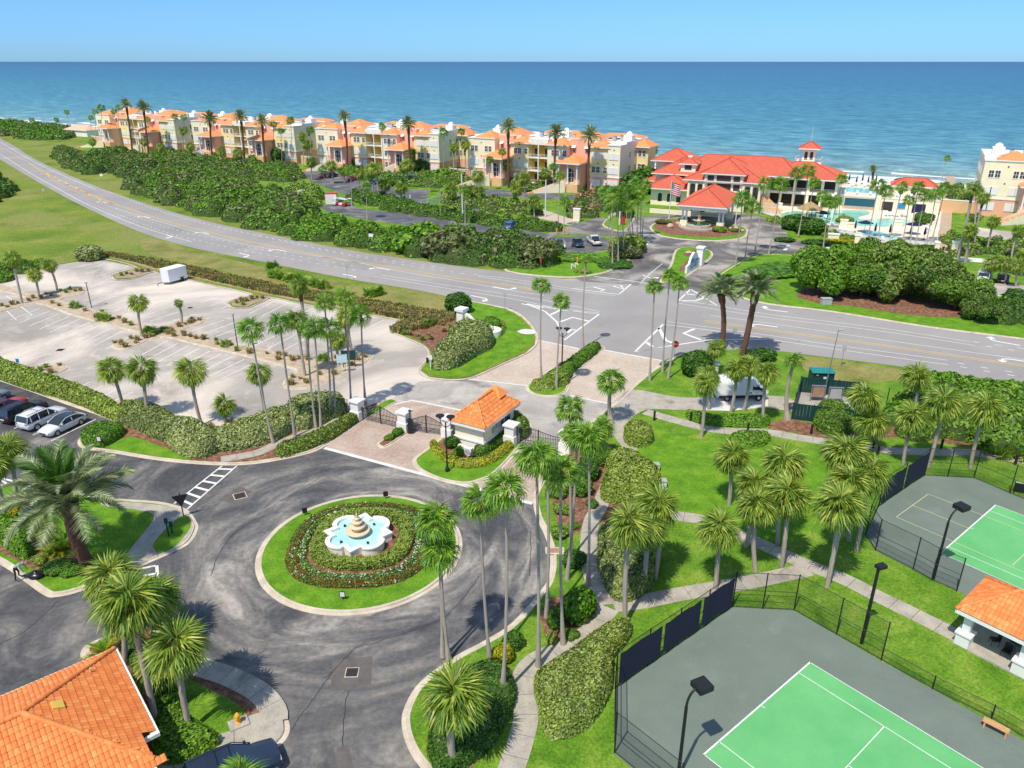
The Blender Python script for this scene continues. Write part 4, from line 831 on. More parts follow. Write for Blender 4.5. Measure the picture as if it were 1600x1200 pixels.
# ---- palm fronds
def fan_frond(kind, droop=.35, seg=19, mat='leaf_sabal'):
    """palmate leaf along +X; total length about 1"""
    V = []; F = []; pt = .42; V += [(0, -.012, 0), (0, .012, 0), (pt, .01, .02), (pt, -.01, .02)]; F.append((0, 3, 2, 1)); A = R(118 if kind == 's' else 105)
    for i in range(seg):
        a = -A+2*A*(i+.5)/seg+random.uniform(-.05, .05); l = .58*(1-.28*abs(a/A)**2)*random.uniform(.88, 1.08); wd = A/seg*.72*l*.62
        fold = -.10*abs(a) if kind == 's' else -.05*abs(a); b = len(V); ca_, sa_ = math.cos(a), math.sin(a); m_ = .62
        z1 = fold-droop*.12; z2 = fold-droop*random.uniform(.35, .8)*(1 if kind == 's' else 1.3)*l*1.4
        tipr = l*(.93 if kind == 's' else .88)
        V += [(pt, 0, .02), (pt+ca_*l*m_+sa_*wd, sa_*l*m_-ca_*wd, z1+.015), (pt+ca_*l*m_-sa_*wd, sa_*l*m_+ca_*wd, z1-.015), (pt+ca_*tipr, sa_*tipr, z2)]
        F += [(b, b+1, b+2), (b+1, b+3, b+2)]
    me = bpy.data.meshes.new('frond'); me.from_pydata(V, [], F); me.materials.append(M[mat]); me.update(); return me
def date_frond(mat, n=26, curve=.55):
    V = []; F = []
    def rac(t): return Vector((math.sin(t*1.25)/1.0, 0, .12*math.sin(t*2.2)-curve*t**2.2*.75))
    prev = None
    for k in range(7):
        p = rac(k/6); b = len(V); V += [(p.x, -.008, p.z), (p.x, .008, p.z)]
        if k: F.append((b-2, b, b+1, b-1))
    for k in range(n):
        t = .12+.88*k/(n-1); p = rac(t); q = rac(min(t+.05, 1.02)); d = (q-p).normalized(); l = .23*math.sin(math.pi*min(t*.85+.13, 1))+.05
        for s in (-1, 1):
            tip = p+d*l*.75+Vector((0, s*l*.8, -.06*l+random.uniform(-.02, .06))); b = len(V); w_ = .016
            V += [tuple(p-d*w_), tuple(p+d*w_), tuple((p+tip)/2+d*w_*1.2+Vector((0, 0, .02))), tuple(tip)]; F += [(b, b+1, b+2), (b, b+2, b+3)]
    me = bpy.data.meshes.new('frond'); me.from_pydata(V, [], F); me.materials.append(M[mat]); me.update(); return me
FR = {'S': [fan_frond('s', .95) for _ in range(4)], 'W': [fan_frond('w', .55, 15, 'leaf_wash') for _ in range(4)], 'D': [date_frond('leaf_date', 28, c_) for c_ in (.25, .38, .52)], 'Dy': [date_frond('leaf_date_young', 28, .3)],
      'K': [fan_frond('w', .9, 9, 'dead_frond')], 'P': [fan_frond('s', .2, 15, 'leaf_hedge'), fan_frond('s', .2, 15, 'leaf_bright')], 'Y': [fan_frond('s', .3, 13, 'leaf_yellow')], 'F': [date_frond('leaf_bright', 22, .6), date_frond('leaf_yellow', 20, .7)]}
def crown_spec(kind, seed, near=True):
    """list of (variant key, index, azimuth, elevation, roll, length)"""
    r = random.Random(seed); o = []
    if kind == 'S':
        n = 54 if near else 34
        for i in range(n):
            t = (i+.5)/n; el = 84-t**.85*142+r.uniform(-10, 10); o.append(('S', r.randrange(4), i*2.39996+r.uniform(-.2, .2), R(el), r.uniform(-.5, .5), r.uniform(.86, 1.06)*(1 if el > -10 else .88)))
        for i in range(3): o.append(('Y', 0, r.uniform(0, 6.28), R(r.uniform(0, 40)), 0, .62))
    elif kind == 'W':
        n = 30 if near else 22
        for i in range(n):
            t = (i+.5)/n; el = 84-t**.85*112+r.uniform(-10, 10); o.append(('W', r.randrange(4), i*2.39996+r.uniform(-.3, .3), R(el), r.uniform(-.6, .6), r.uniform(.85, 1.1)))
        for i in range(5 if near else 3): o.append(('K', 0, r.uniform(0, 6.28), R(r.uniform(-80, -60)), r.uniform(-.5, .5), .55))
    elif kind == 'D':
        n = 40 if near else 40
        for i in range(n):
            t = (i+.5)/n; el = 82-t**.9*(90 if near else 112)+r.uniform(-7, 7); o.append(('Dy' if (near and t < .13) else 'D', 0 if (near and t < .13) else r.randrange(3), i*2.39996+r.uniform(-.1, .1), R(el), r.uniform(-.3, .3), r.uniform(.85, 1.05)*(1 if el > -10 else .85)))
    return o
def fmat(az, el, roll, L): return Matrix.Rotation(az, 4, 'Z') @ Matrix.Rotation(-el, 4, 'Y') @ Matrix.Rotation(roll, 4, 'X') @ Matrix.Diagonal((L, L, L, 1))
def merged(name, items, offz=0):
    """join fronds [(mesh, matrix)] into one mesh"""
    Vs = []; F3 = []; F4 = []; I3 = []; I4 = []; mats = []; b = 0
    for me, mx in items:
        n = len(me.vertices); v = np.empty(n*3, np.float32); me.vertices.foreach_get('co', v); v = v.reshape(-1, 3)
        A = np.array(mx); Vs.append(v@A[:3, :3].T+A[:3, 3]); mi = []
        for m_ in me.materials:
            if m_.name not in mats: mats.append(m_.name)
            mi.append(mats.index(m_.name))
        for p in me.polygons:
            ids = [i+b for i in p.vertices]; k = mi[p.material_index]
            if len(ids) == 3: F3.append(ids); I3.append(k)
            elif len(ids) > 4:
                for q in range(1, len(ids)-1): F3.append([ids[0], ids[q], ids[q+1]]); I3.append(k)
            else: F4.append(ids); I4.append(k)
        b += n
    return npmesh(name, np.concatenate(Vs), F3 or None, F4 or None, mats, I3+I4)
def trunk_mesh(kind, seed):
    """unit trunk: z 0..1, radius 1 at mid; scaled per palm"""
    r = random.Random(seed); n = 10; rings = 15; V = []; F = []; bx, by = r.uniform(-1.2, 1.2), r.uniform(-1.2, 1.2)
    for k in range(rings+1):
        t = k/rings
        if kind == 'W': rad = 1.55-.75*min(t*5, 1)+.0*t-.22*t
        elif kind == 'S': rad = 1.12 if t < .06 else (1.0 if t < .72 else 1.0+.55*min((t-.72)/.12, 1))
        else: rad = 1.15-.1*t if t < .8 else 1.05+.55*min((t-.8)/.1, 1)
        rad *= 1+(.08 if k % 2 else -.03)*(1 if kind != 'W' else .4); cx = bx*math.sin(math.pi*t)*.9; cy = by*math.sin(math.pi*t)*.9
        for i in range(n): a = 2*math.pi*i/n+.2*k; V.append((cx+rad*math.cos(a), cy+rad*math.sin(a), t))
        if k:
            for i in range(n): F.append(((k-1)*n+i, (k-1)*n+(i+1) % n, k*n+(i+1) % n, k*n+i))
    F.append(tuple(rings*n+i for i in range(n)))
    me = bpy.data.meshes.new('trunk'); me.from_pydata(V, [], F); mats = {'W': ['trunk_grey', 'trunk_top'], 'S': ['trunk_grey', 'trunk_brown'], 'D': ['trunk_brown', 'trunk_brown']}[kind]
    for m_ in mats: me.materials.append(M[m_])
    lim = {'W': .92, 'S': .8, 'D': 2}[kind]
    for p in me.polygons: p.use_smooth = True; p.material_index = 1 if p.center.z > lim else 0
    me.update(); return me
TRK = {k: [trunk_mesh(k, s) for s in range(4)] for k in 'WSD'}; TRK['B'] = TRK['D']
CRW = {k: [merged('crown', [(FR[a][b], fmat(c_, d, e, f)) for a, b, c_, d, e, f in crown_spec(k, 50+s, False)]) for s in range(4)] for k in 'WSD'}
NPALM = [0]
def palm(kind, bx, by, cx, cy, r=None, label=None, group=None, detail=None, tr=None, z0=.1, dY=0.0):
    b = G(bx, by, z0); t = TP(cx, cy, b.y+dY); seed = NPALM[0]; NPALM[0] += 1; rr = random.Random(seed*13+5)
    r = (r or {'S': 1.75, 'W': 1.35, 'D': 2.6}[kind])*rr.uniform(.9, 1.1); h = max(t.z-z0-r*{'S': .0, 'W': .12, 'D': .05}[kind], .6); d = Vector((t.x-b.x, dY, h))
    nm = {'S': 'cabbage_palm', 'W': 'fan_palm', 'D': 'date_palm'}[kind]; root = thing(nm, label, 'palm tree', b, 0, group)
    tr = tr or {'S': .17, 'W': .135, 'D': .26}[kind]; q = d.to_track_quat('Z', 'Y')
    inst('trunk', TRK[kind][seed % 4], root, (0, 0, 0), (q@Matrix.Rotation(rr.uniform(0, 6.28), 4, 'Z').to_quaternion()).to_euler(), (tr, tr, d.length))
    if detail is None: detail = b.y < 62
    if detail:
        cr = bpy.data.objects.new('crown', None); link(cr, root); cr.location = d; cr.rotation_euler = (rr.uniform(-.14, .14), rr.uniform(-.14, .14), rr.uniform(0, 6.28)); cr.empty_display_size = .2; k = 0
        for a, v, az, el, ro, L in crown_spec(kind, seed+200): 
            f = bpy.data.objects.new('frond', FR[a][v]); COL.objects.link(f); f.parent = cr; f.matrix_local = fmat(az, el, ro, L*r)
    else:
        inst('crown', CRW[kind][seed % 4], root, d, (rr.uniform(-.08, .08), rr.uniform(-.08, .08), rr.uniform(0, 6.28)), r*(1+rr.uniform(-.06, .08)))
    return root
def ordn(k): return f"{k}{'th' if 10 < k % 100 < 14 else {1: 'st', 2: 'nd', 3: 'rd'}.get(k % 10, 'th')}"
ORD = ['first', 'second', 'third', 'fourth', 'fifth', 'sixth', 'seventh', 'eighth', 'ninth', 'tenth', 'eleventh', 'twelfth', 'thirteenth', 'fourteenth', 'fifteenth', 'sixteenth', 'seventeenth', 'eighteenth', 'nineteenth', 'twentieth']
def row(items, desc, where, group, kind=None, r=None, **kw):
    """a set of like palms, labelled in order from the left"""
    items = sorted(items, key=lambda i: i[-4] if len(i) > 4 else i[0]); n = len(items)
    for k, it in enumerate(items):
        kd, bx, by, cx, cy = it if len(it) == 5 else (kind,)+tuple(it)
        o = ORD[k] if k < 20 else ordn(k+1)
        pos = 'leftmost' if k == 0 else 'rightmost' if k == n-1 else o+' from left'
        lab = (f'{desc} {where}' if n == 1 else f'{desc}, {pos} of the {where}')
        if len(lab.split()) > 16: print('LONG', lab)
        palm(kd, bx, by, cx, cy, r, lab, group if n > 1 else None, **kw)

# ---------------------------------------------------------------- hedges and shrubs near the camera
hedge([(-90, 550), (-60, 570), (10, 596), (60, 613), (120, 632), (178, 656), (200, 664), (192, 650), (160, 630), (100, 607), (30, 583), (-20, 566)], 1.7, 'leaf_hedge', 'long clipped hedge behind the parked cars, yellow green on top', .2, 55, edge=.8)
hedge([(186, 662), (215, 672), (255, 690), (283, 680), (275, 660), (240, 643), (200, 640), (186, 648)], 1.5, 'leaf_grey_hedge', 'broad domed grey green hedge beside the end of the car row', .16, 70, edge=1.2)
hedge([(262, 690), (275, 708), (300, 716), (325, 714), (345, 700), (335, 684), (305, 670), (275, 668), (262, 678)], 1.7, 'leaf_grey_hedge', 'big rounded grey green hedge mound above the road bend', .16, 70, edge=1.2)
hedge([(330, 690), (345, 706), (390, 700), (430, 688), (458, 672), (455, 652), (430, 652), (400, 664), (360, 676)], 1.5, 'leaf_grey_hedge', 'grey green hedge under the tall palms left of the gate', .16, 60, edge=.9)
hedge([(448, 655), (462, 672), (495, 668), (520, 655), (540, 648), (535, 632), (510, 630), (480, 632), (455, 640)], 1.7, 'leaf_grey_hedge', 'silvery hedge among the palm trunks beside the gate', .16, 60, edge=.9)
hedge([(128, 686), (132, 696), (150, 699), (165, 698), (193, 680), (190, 671), (165, 668), (140, 675)], 1.0, 'leaf_bright', 'low dark green hedge on the tip of the kerb by the parking bays', .13, 80, edge=.6, z0=.13)
hedge([(432, 712), (445, 714), (480, 703), (512, 690), (545, 668), (562, 655), (552, 650), (520, 668), (480, 686), (440, 700)], .8, 'leaf_hedge', 'low hedge with reddish tips along the paver lane left of the gate', .14, 80, edge=.5, extra=[('leaf_redgreen', .35)], z0=.13)
# gatehouse planting
ring_px = [(680, 693), (690, 706), (712, 719), (742, 722), (765, 714), (785, 700), (796, 690), (802, 696), (792, 708), (768, 724), (742, 731), (708, 728), (683, 712), (672, 698)]
hedge(ring_px, .55, 'leaf_yellow', 'low yellow hedge curving round the front of the gatehouse', .11, 130, edge=.3, sm=True, z0=.14, extra=[('leaf_hedge', .3)])
hedge([(742, 712), (758, 713), (790, 690), (806, 676), (800, 668), (780, 682), (756, 700), (744, 703)], .75, 'leaf_dark', 'dark green hedge along the side wall of the gatehouse', .12, 100, edge=.35, z0=.14)
hedge([(797, 668), (812, 688), (826, 680), (824, 668), (806, 655), (796, 658)], 1.3, 'leaf_thicket', 'dark hedge behind the gatehouse by the exit gate', .13, 90, edge=.5, z0=.14)
for (x, y, r_, h_, key, lb) in [(716, 712, .5, 1.3, 'bright', 'small bright shrub in mulch at the gatehouse corner'), (707, 698, .8, 1.5, 'dark', 'dark shrub between the gate pillar and the gatehouse wall'), (622, 679, .62, .95, 'bright', 'bright green shrub at the gate end of the divider bed'), (608, 686, .5, .7, 'bright', 'smaller bright shrub at the near end of the divider bed'),
        (716, 487, 1.9, 2.7, 'dark', 'large ball shaped dark shrub behind the white monument'), (1088, 585, 1.8, 2.7, 'dark', 'ball shaped dark shrub beside the three palms'), (1190, 560, 1.8, 1.6, 'dark', 'dark rounded shrub behind the van palms beside the highway'), (985, 735-40, 0, 0, None, '')]:
    if key: shrub(x, y, r_, h_, key, lb, 0 if h_ > 2 else None, rz=0)
hedge([(676, 575), (690, 579), (715, 574), (745, 556), (766, 545), (770, 532), (755, 526), (730, 530), (705, 545), (682, 560)], 2.6, 'leaf_grey_hedge', 'huge oval grey green hedge mound beside the entrance drive', .2, 45, edge=1.6, z0=.1)
hedge([(698, 540), (715, 530), (745, 520), (750, 512), (730, 508), (705, 522)], 1.5, 'leaf_grey_hedge', 'smaller hedge behind the huge oval hedge mound', .18, 45, edge=1, z0=.1)
hedge([(755, 512), (765, 520), (778, 515), (782, 507), (770, 502), (758, 504)], .9, 'leaf_bright', 'low curved hedge to the right of the white monument', .15, 60, edge=.5, z0=.1)
hedge([(772, 525), (780, 520), (785, 510), (780, 503), (788, 506), (790, 514), (782, 526)], .4, 'leaf_hedge', 'low flowering border curving round the monument', .15, 60, edge=.3, z0=.1)
# median
for k, (x, y) in enumerate([(884, 588), (890, 578), (899, 570), (908, 562), (917, 556), (926, 549)]):
    g = G(x-6, y+3); hedge([(x-16, y+4), (x-8, y+9), (x+6, y+3), (x+9, y-4), (x, y-6), (x-10, y-1)], 1.0, 'leaf_bright', ORD[k]+' clipped green block of the median hedge counted from the gate side', .13, 70, edge=.6, z0=.14, group='clipped blocks of the median hedge')
hedge([(852, 602), (862, 606), (885, 601), (888, 592), (870, 585), (855, 590)], .9, 'leaf_hedge', 'yellow green hedge at the foot of the two median palms', .14, 80, edge=.7, z0=.14)
hedge([(831, 604), (838, 610), (862, 610), (866, 603), (850, 598), (835, 598)], .6, 'leaf_hedge', 'low hedge on the rounded nose of the median', .14, 80, edge=.5, z0=.14)
hedge([(923, 546), (932, 549), (938, 545), (932, 541)], .8, 'leaf_redgreen', 'small red leaved bush at the highway end of the median', .14, 80, edge=.5, z0=.14)
# roundabout planting
Hr = SQ(4.05, -.05); Hi = SQ(3.25, -.08); 
canopy('ring_hedge', Hr, .62, 'leaf_hedge', .11, 150, edge=.35, z0=.14, label='round clipped hedge encircling the fountain', cat='hedge', cell=.16) if False else None
def annulus_canopy(name, r0, r1, H, mat, leaf, dens, label, cat, kind=None, extra=None, sq=-.05, edge=.3, wob=0, dy=.5):
    n = 26000 if dens > 100 else 16000; n = int(math.pi*(r1*r1-r0*r0)*dens); t = rng.uniform(0, 2*np.pi, n); u = rng.random(n); f = 1+sq*np.cos(4*t); r = np.sqrt(r0*r0+(r1*r1-r0*r0)*u)
    e = np.minimum(r-r0, r1-r); q = np.clip(e/edge, 0, 1); h = H*np.sqrt(1-(1-q)**2.2); side = rng.random(n) < .28; r = np.where(side, np.where(rng.random(n) < .5, r0, r1)+rng.normal(0, .03, n), r); h = np.where(side, rng.uniform(.05, .9, n)*H, h)
    out = np.where(side, np.where(r < (r0+r1)/2, -1, 1), 0); R_ = r*f*(1+wob*np.sin(5*t+1)); C = np.stack([CX+.05+R_*np.cos(t), CY+dy+R_*np.sin(t), .14+h*(1+.08*np.sin(t*23))+rng.normal(0, .02, n)], 1)
    N = np.stack([out*np.cos(t), out*np.sin(t), 1.0-.8*np.abs(out)], 1); V, Q = leafquads(C, N, leaf*rng.uniform(.7, 1.3, n), jitter=.6); ix = np.zeros(len(Q)); mats = [mat]
    if extra:
        for em, fr in extra: s_ = rng.random(len(Q)) < fr; mats.append(em); ix[s_] = len(mats)-1
    o = bpy.data.objects.new(name, npmesh(name, V, None, Q, mats, ix)); link(o); props(o, label, cat, None, kind)
    m = 64; tt = [2*math.pi*i/m for i in range(m)]; mb = MB(); V2 = []; prof = [(r0+.08, .1), (r0+.1, .14+H*.75), (r1-.1, .14+H*.75), (r1-.08, .1)]
    for rr, z in prof:
        V2 += [(CX+.05+rr*(1+sq*math.cos(4*a))*math.cos(a)*(1+wob*math.sin(5*a+1)), CY+dy+rr*(1+sq*math.cos(4*a))*math.sin(a)*(1+wob*math.sin(5*a+1)), z) for a in tt]
    mb.add(V2, [(k*m+i, k*m+(i+1) % m, (k+1)*m+(i+1) % m, (k+1)*m+i) for k in range(3) for i in range(m)], 'core_dark'); mb.build('twigs', o); return o
annulus_canopy('ring_hedge', 2.95, 4.2, .6, 'leaf_hedge', .10, 330, 'clipped green hedge ring round the fountain', 'hedge', dy=.85, sq=-.045)
annulus_canopy('flower_bed_inner', 4.45, 5.05, .32, 'leaf_bright', .10, 240, 'inner band of white flowers round the fountain hedge', 'flower bed', 'stuff', [('petal_white', .22), ('petal_red', .03)], sq=-.04)
annulus_canopy('flower_bed_outer', 5.05, 5.95, .3, 'leaf_redgreen', .10, 230, 'outer band of red flowers on the roundabout', 'flower bed', 'stuff', [('petal_red', .20), ('petal_white', .05), ('leaf_bright', .3)], sq=-.04)
# east garden hedges
hedge([(942, 782), (962, 788), (1000, 785), (1028, 772), (1030, 755), (1010, 738), (985, 735), (955, 745), (940, 765)], 2.0, 'leaf_hedge', 'large dome shaped hedge between the walk and the big lawn', .16, 70, edge=1.3)
hedge([(950, 742), (975, 738), (1000, 738), (1000, 725), (975, 718), (950, 722)], 1.5, 'leaf_hedge', 'flat topped hedge joining the back of the dome hedge', .16, 70, edge=.7)
hedge([(975, 688), (985, 698), (1008, 698), (1020, 690), (1015, 678), (995, 672), (978, 676)], 1.5, 'leaf_hedge', 'round clipped bush inside the bend of the walk', .14, 80, edge=1.0, name='round_shrub', cat='shrub')
hedge([(936, 850), (950, 832), (975, 820), (1000, 822), (1020, 850), (1028, 890), (1010, 925), (985, 940), (962, 938), (945, 915), (934, 880)], 2.0, 'leaf_grey_hedge', 'long grey green hedge mound under the palms beside the walk', .15, 70, edge=1.3)
hedge([(835, 1072), (850, 1056), (880, 1036), (905, 1018), (930, 1000), (955, 985), (985, 985), (975, 1010), (958, 1030), (955, 1075), (945, 1100), (925, 1130), (895, 1152), (862, 1155), (845, 1135), (843, 1100)], 1.3, 'leaf_hedge', 'broad pale green hedge beside the fence corner of the near court', .11, 130, edge=.9, extra=[('leaf_grey_hedge', .3)])
hedge([(672, 1188), (672, 1150), (690, 1105), (720, 1060), (770, 1042), (790, 1050), (805, 1090), (790, 1130), (765, 1170), (735, 1195), (700, 1215)], 1.0, 'leaf_dark', 'dark glossy hedge at the foot of the cabbage palm on the near kerb', .13, 90, edge=.6)
for (x, y, r_, h_, key, lb) in [(905, 965, 1.25, 2.9, 'bright', 'bushy bright green tree on twisted stems beside the walk bend'), (868, 975, .8, 1.5, 'dark', 'dark bush between two thin palms on the kerb lawn'), (862, 1003, .45, .8, 'hedge', 'small round bush near the foot of a thin palm'), (893, 995, .5, .7, 'thicket', 'low dark bush beneath the twisted tree'),
        (905, 770, 1.2, 1.8, 'dark', 'dark round bush right of the palm cluster'), (918, 745, 1.3, 2.2, 'dark', 'tall dark bush behind the palm cluster'), (940, 722, 1.1, 2.0, 'dark', 'dark bush by the exit gate pillar'), (880, 800, .8, .9, 'hedge', 'low clipped bush among the palm trunks by the drive'), (868, 775, .8, 1.2, 'thicket', 'olive bush beside the leftmost palm trunks'), (875, 835, .9, 1.1, 'thicket', 'spreading bush at the kerb among palm trunks'), (895, 825, .5, .6, 'bright', 'small bright bush near the walk among palms'),
        (862, 745, .9, 1.3, 'thicket', 'bush just below the exit gate'), (898, 880, .9, 1.1, 'dark', 'dark shrub below the drain on the kerb lawn'), (925, 790, .6, .7, 'dark', 'small dark shrub in mulch by the walk'), (782, 1030, .7, 1.4, 'yellow', 'yellow leaved bush above the near kerb'), (800, 1010, .8, 1.3, 'dark', 'dark bush between the thin palms on the near kerb'), (938, 700, .8, .8, 'bright', 'low bright bush under the short palms at the walk'), (955, 708, .6, .6, 'bright', 'low green cushion beside the walk bend')]:
    shrub(x, y, r_, h_, key, lb)
hedge([(1075, 648), (1120, 655), (1195, 655), (1195, 668), (1150, 668), (1110, 666), (1080, 658)], .8, 'leaf_bright', 'low spreading hedge below the white van', .16, 60, edge=.7)
hedge([(1142, 690), (1155, 700), (1185, 700), (1202, 690), (1195, 682), (1165, 680), (1145, 683)], .8, 'leaf_bright', 'low oval shrub bed below the walk and van', .15, 60, edge=.7, name='shrub_bed', cat='shrub')
hedge([(1272, 655), (1278, 675), (1310, 682), (1330, 672), (1325, 652), (1300, 645), (1280, 645)], 1.8, 'leaf_thicket', 'dark bush screening the green utility fence', .15, 60, edge=.9, jit=.8)
hedge([(1385, 668), (1450, 685), (1520, 694), (1600, 716), (1700, 740), (1700, 660), (1600, 640), (1500, 625), (1420, 625), (1390, 640)], 0, 'leaf_thicket', 'dense mixed thicket behind the far court walk', .28, 26, domes=(2.2, 1.4, 2.2, 1.2, 2.3), edge=1, name='thicket', cat='thicket', kind='stuff', extra=[('leaf_bright', .35)])
hedge([(1440, 600), (1500, 612), (1600, 632), (1700, 650), (1700, 625), (1600, 612), (1520, 600), (1460, 592)], 0, 'leaf_bright', 'bright low scrub along the highway side of the fence palms', .28, 26, domes=(1.8, 1.1, 1.7, .9, 1.6), edge=1, name='scrub', cat='scrub', kind='stuff')
hedge([(250, 1080), (262, 1070), (288, 1095), (285, 1120), (330, 1150), (340, 1165), (290, 1190), (250, 1190), (240, 1140)], .9, 'leaf_bright', 'bright green shrub mass between the orange roof and the lawn', .13, 90, edge=.5, z0=.14)
hedge([(190, 1010), (215, 1000), (245, 1020), (262, 1050), (250, 1085), (225, 1060), (205, 1040)], .9, 'leaf_dark', 'dark shrubs at the trunk feet behind the orange roof', .13, 80, edge=.5, z0=.14)
hedge([(-30, 845), (0, 850), (30, 872), (48, 872), (50, 845), (35, 830), (10, 822), (-30, 820)], 1.7, 'leaf_bright', 'big dark rounded bush beside the gardener', .14, 80, edge=.9)
for (x, y, r_, h_, key, lb) in [(60, 880, .55, .7, 'hedge', 'small clipped bush beside the gardener'), (90, 888, 1.1, .6, 'dark', 'low dark groundcover below the big date palm'), (115, 895, .8, .5, 'bright', 'low green groundcover right of the mulch patch'), (80, 842, .9, 1.0, 'hedge', 'yellow green bush left of the big date palm'), (30, 800, .8, .9, 'yellow', 'yellow bush under the left palms')]:
    shrub(x, y, r_, h_, key, lb)
# ---------------------------------------------------------------- palms
G1 = 'tall thin fan palms between the car park and the gate'
row([(427, 693, 392, 514), (461, 683, 437, 505), (494, 669, 481, 516), (502, 671, 491, 510), (517, 652, 507, 472), (524, 652, 514, 512), (549, 646, 539, 465), (571, 632, 564, 490)], 'tall thin fan palm', 'row along the gate walk', G1, 'W', 1.55)
row([(477, 587, 465, 500), (479, 562, 467, 447), (528, 562, 527, 530), (415, 653, 405, 585), (553, 561, 543, 492), (545, 552, 540, 500)], 'cabbage palm', 'cabbage palms standing at the car park end bed', 'cabbage palms at the car park end bed', 'S', 1.6)
row([(35, 474, 19, 405), (61, 462, 54, 430), (90, 456, 77, 415)], 'cabbage palm', 'palms at the far left of the car park', 'palms at the far left of the car park', 'S', 1.7)
row([(222, 524, 216, 474)], 'single cabbage palm', 'in the middle bed of the car park', None, 'S', 1.7); row([(284, 506, 279, 474)], 'small slim palm', 'on the bed tip in the middle of the car park', None, 'S', .9)
row([(194, 641, 175, 578), (231, 652, 222, 580), (315, 663, 299, 582)], 'cabbage palm', 'palms rising behind the long hedge', 'palms rising behind the long hedge', 'S', 1.85); row([(359, 672, 351, 634)], 'short cabbage palm', 'beside the hedge at the car park edge', None, 'S', 1.4)
row([(25, 787, 13, 705), (10, 817, -12, 730)], 'cabbage palm', 'palms at the left edge beside the crosswalk', 'palms at the left edge', 'S', 1.9, detail=True)
palm('D', 137, 880, 106, 780, 4.4, 'huge feathery date palm with silver green fronds on the corner lawn', detail=True, tr=.42)
row([(195, 1040, 176, 905), (246, 1135, 203, 945), (238, 990, 243, 938), (265, 1088, 252, 1040), (297, 1144, 277, 1012)], 'large cabbage palm', 'cabbage palms clustered by the orange house roof', 'cabbage palms by the orange house roof', 'S', 2.0)
row([(692, 1026, 683, 812), (701, 1030, 689, 860), (766, 1040, 750, 783), (785, 1085, 790, 762)], 'tall thin fan palm', 'four in front of the roundabout', 'tall palms in front of the roundabout', 'W', 1.5, detail=True)
row([(841, 1042, 838, 712), (854, 965, 855, 718), (880, 1007, 877, 735), (919, 915, 920, 685), (886, 905, 902, 677), (893, 872, 891, 637)], 'very tall fan palm', 'cluster right of the drive', 'very tall palms right of the drive', 'W', 1.5, detail=True)
row([(930, 715, 942, 668), (918, 722, 925, 680)], 'short leafy fan palm', 'short palms by the exit gate pillar', 'short palms by the exit gate', 'W', 1.5, detail=True)
palm('W', 954, 661, 955, 594, 1.8, 'stocky fan palm with thick hairy trunk on the small lawn by the exit road', detail=True, tr=.3)
row([(846, 597, 846, 445), (869, 606, 877, 470)], 'tall fan palm', 'palms on the nose of the entrance median', 'palms on the entrance median', 'W', 1.45, detail=True)
row([(911, 545, 916, 405)], 'tall slim fan palm', 'rising from the highway end of the median', None, 'W', 1.1)
row([(1015, 595, 1023, 448), (1035, 581, 1047, 430), (1044, 591, 1062, 441)], 'tall fan palm', 'palms in the group beside the stop sign', 'palms beside the stop sign', 'W', 1.35, detail=True)
palm('D', 1127, 545, 1127, 458, 3.1, 'feathery date palm left of the pair at the highway', 'date palms at the highway edge', True, .3)
palm('D', 1160, 555, 1181, 455, 3.3, 'feathery date palm right of the pair at the highway, leaning right', 'date palms at the highway edge', True, .34)
row([(1116, 585, 1120, 545), (1142, 644, 1152, 578), (1096, 683, 1103, 600), (1107, 640, 1106, 590), (1162, 641, 1172, 572), (1192, 661, 1198, 584)], 'cabbage palm', 'cabbage palms round the white van', 'cabbage palms round the white van', 'S', 1.55, detail=True)
palm('W', 1230, 655, 1242, 562, 1.35, 'leaning fan palm with rough brown trunk at the green fence', detail=True, tr=.28)
row([(1426, 650, 1432, 590), (1340, 700, 1350, 622), (1354, 705, 1362, 662), (1411, 727, 1427, 655), (1451, 730, 1475, 632), (1516, 731, 1540, 640)], 'full crowned cabbage palm', 'row behind the far court', 'palms between the far court and the highway', 'S', 2.0, detail=True)
row([(1326, 845, 1322, 712), (1338, 862, 1360, 742), (1300, 880, 1326, 758), (1292, 917, 1312, 790), (1215, 850, 1225, 728), (1221, 885, 1232, 778)], 'dense cabbage palm', 'palms massed left of the far court fence', 'palms left of the far court fence', 'S', 1.95)
row([(1139, 789, 1144, 717)], 'lone cabbage palm', 'in the middle of the big lawn', None, 'S', 1.9)
row([(1118, 920, 1125, 828), (977, 977, 984, 822), (1005, 924, 1012, 830), (1023, 905, 1027, 795), (1180, 893, 1182, 792), (1165, 855, 1178, 760)], 'yellow green cabbage palm', 'group above the near court', 'palms above the near court', 'S', 1.8)
palm('S', 710, 1195, 712, 1090, 2.25, 'broad cabbage palm with yellow flower sprays on the near kerb lawn', detail=True, tr=.2)
palm('W', 372, 1300, 376, 1226, 1.7, 'bright fan palm crown at the bottom edge over the dark car', detail=True)
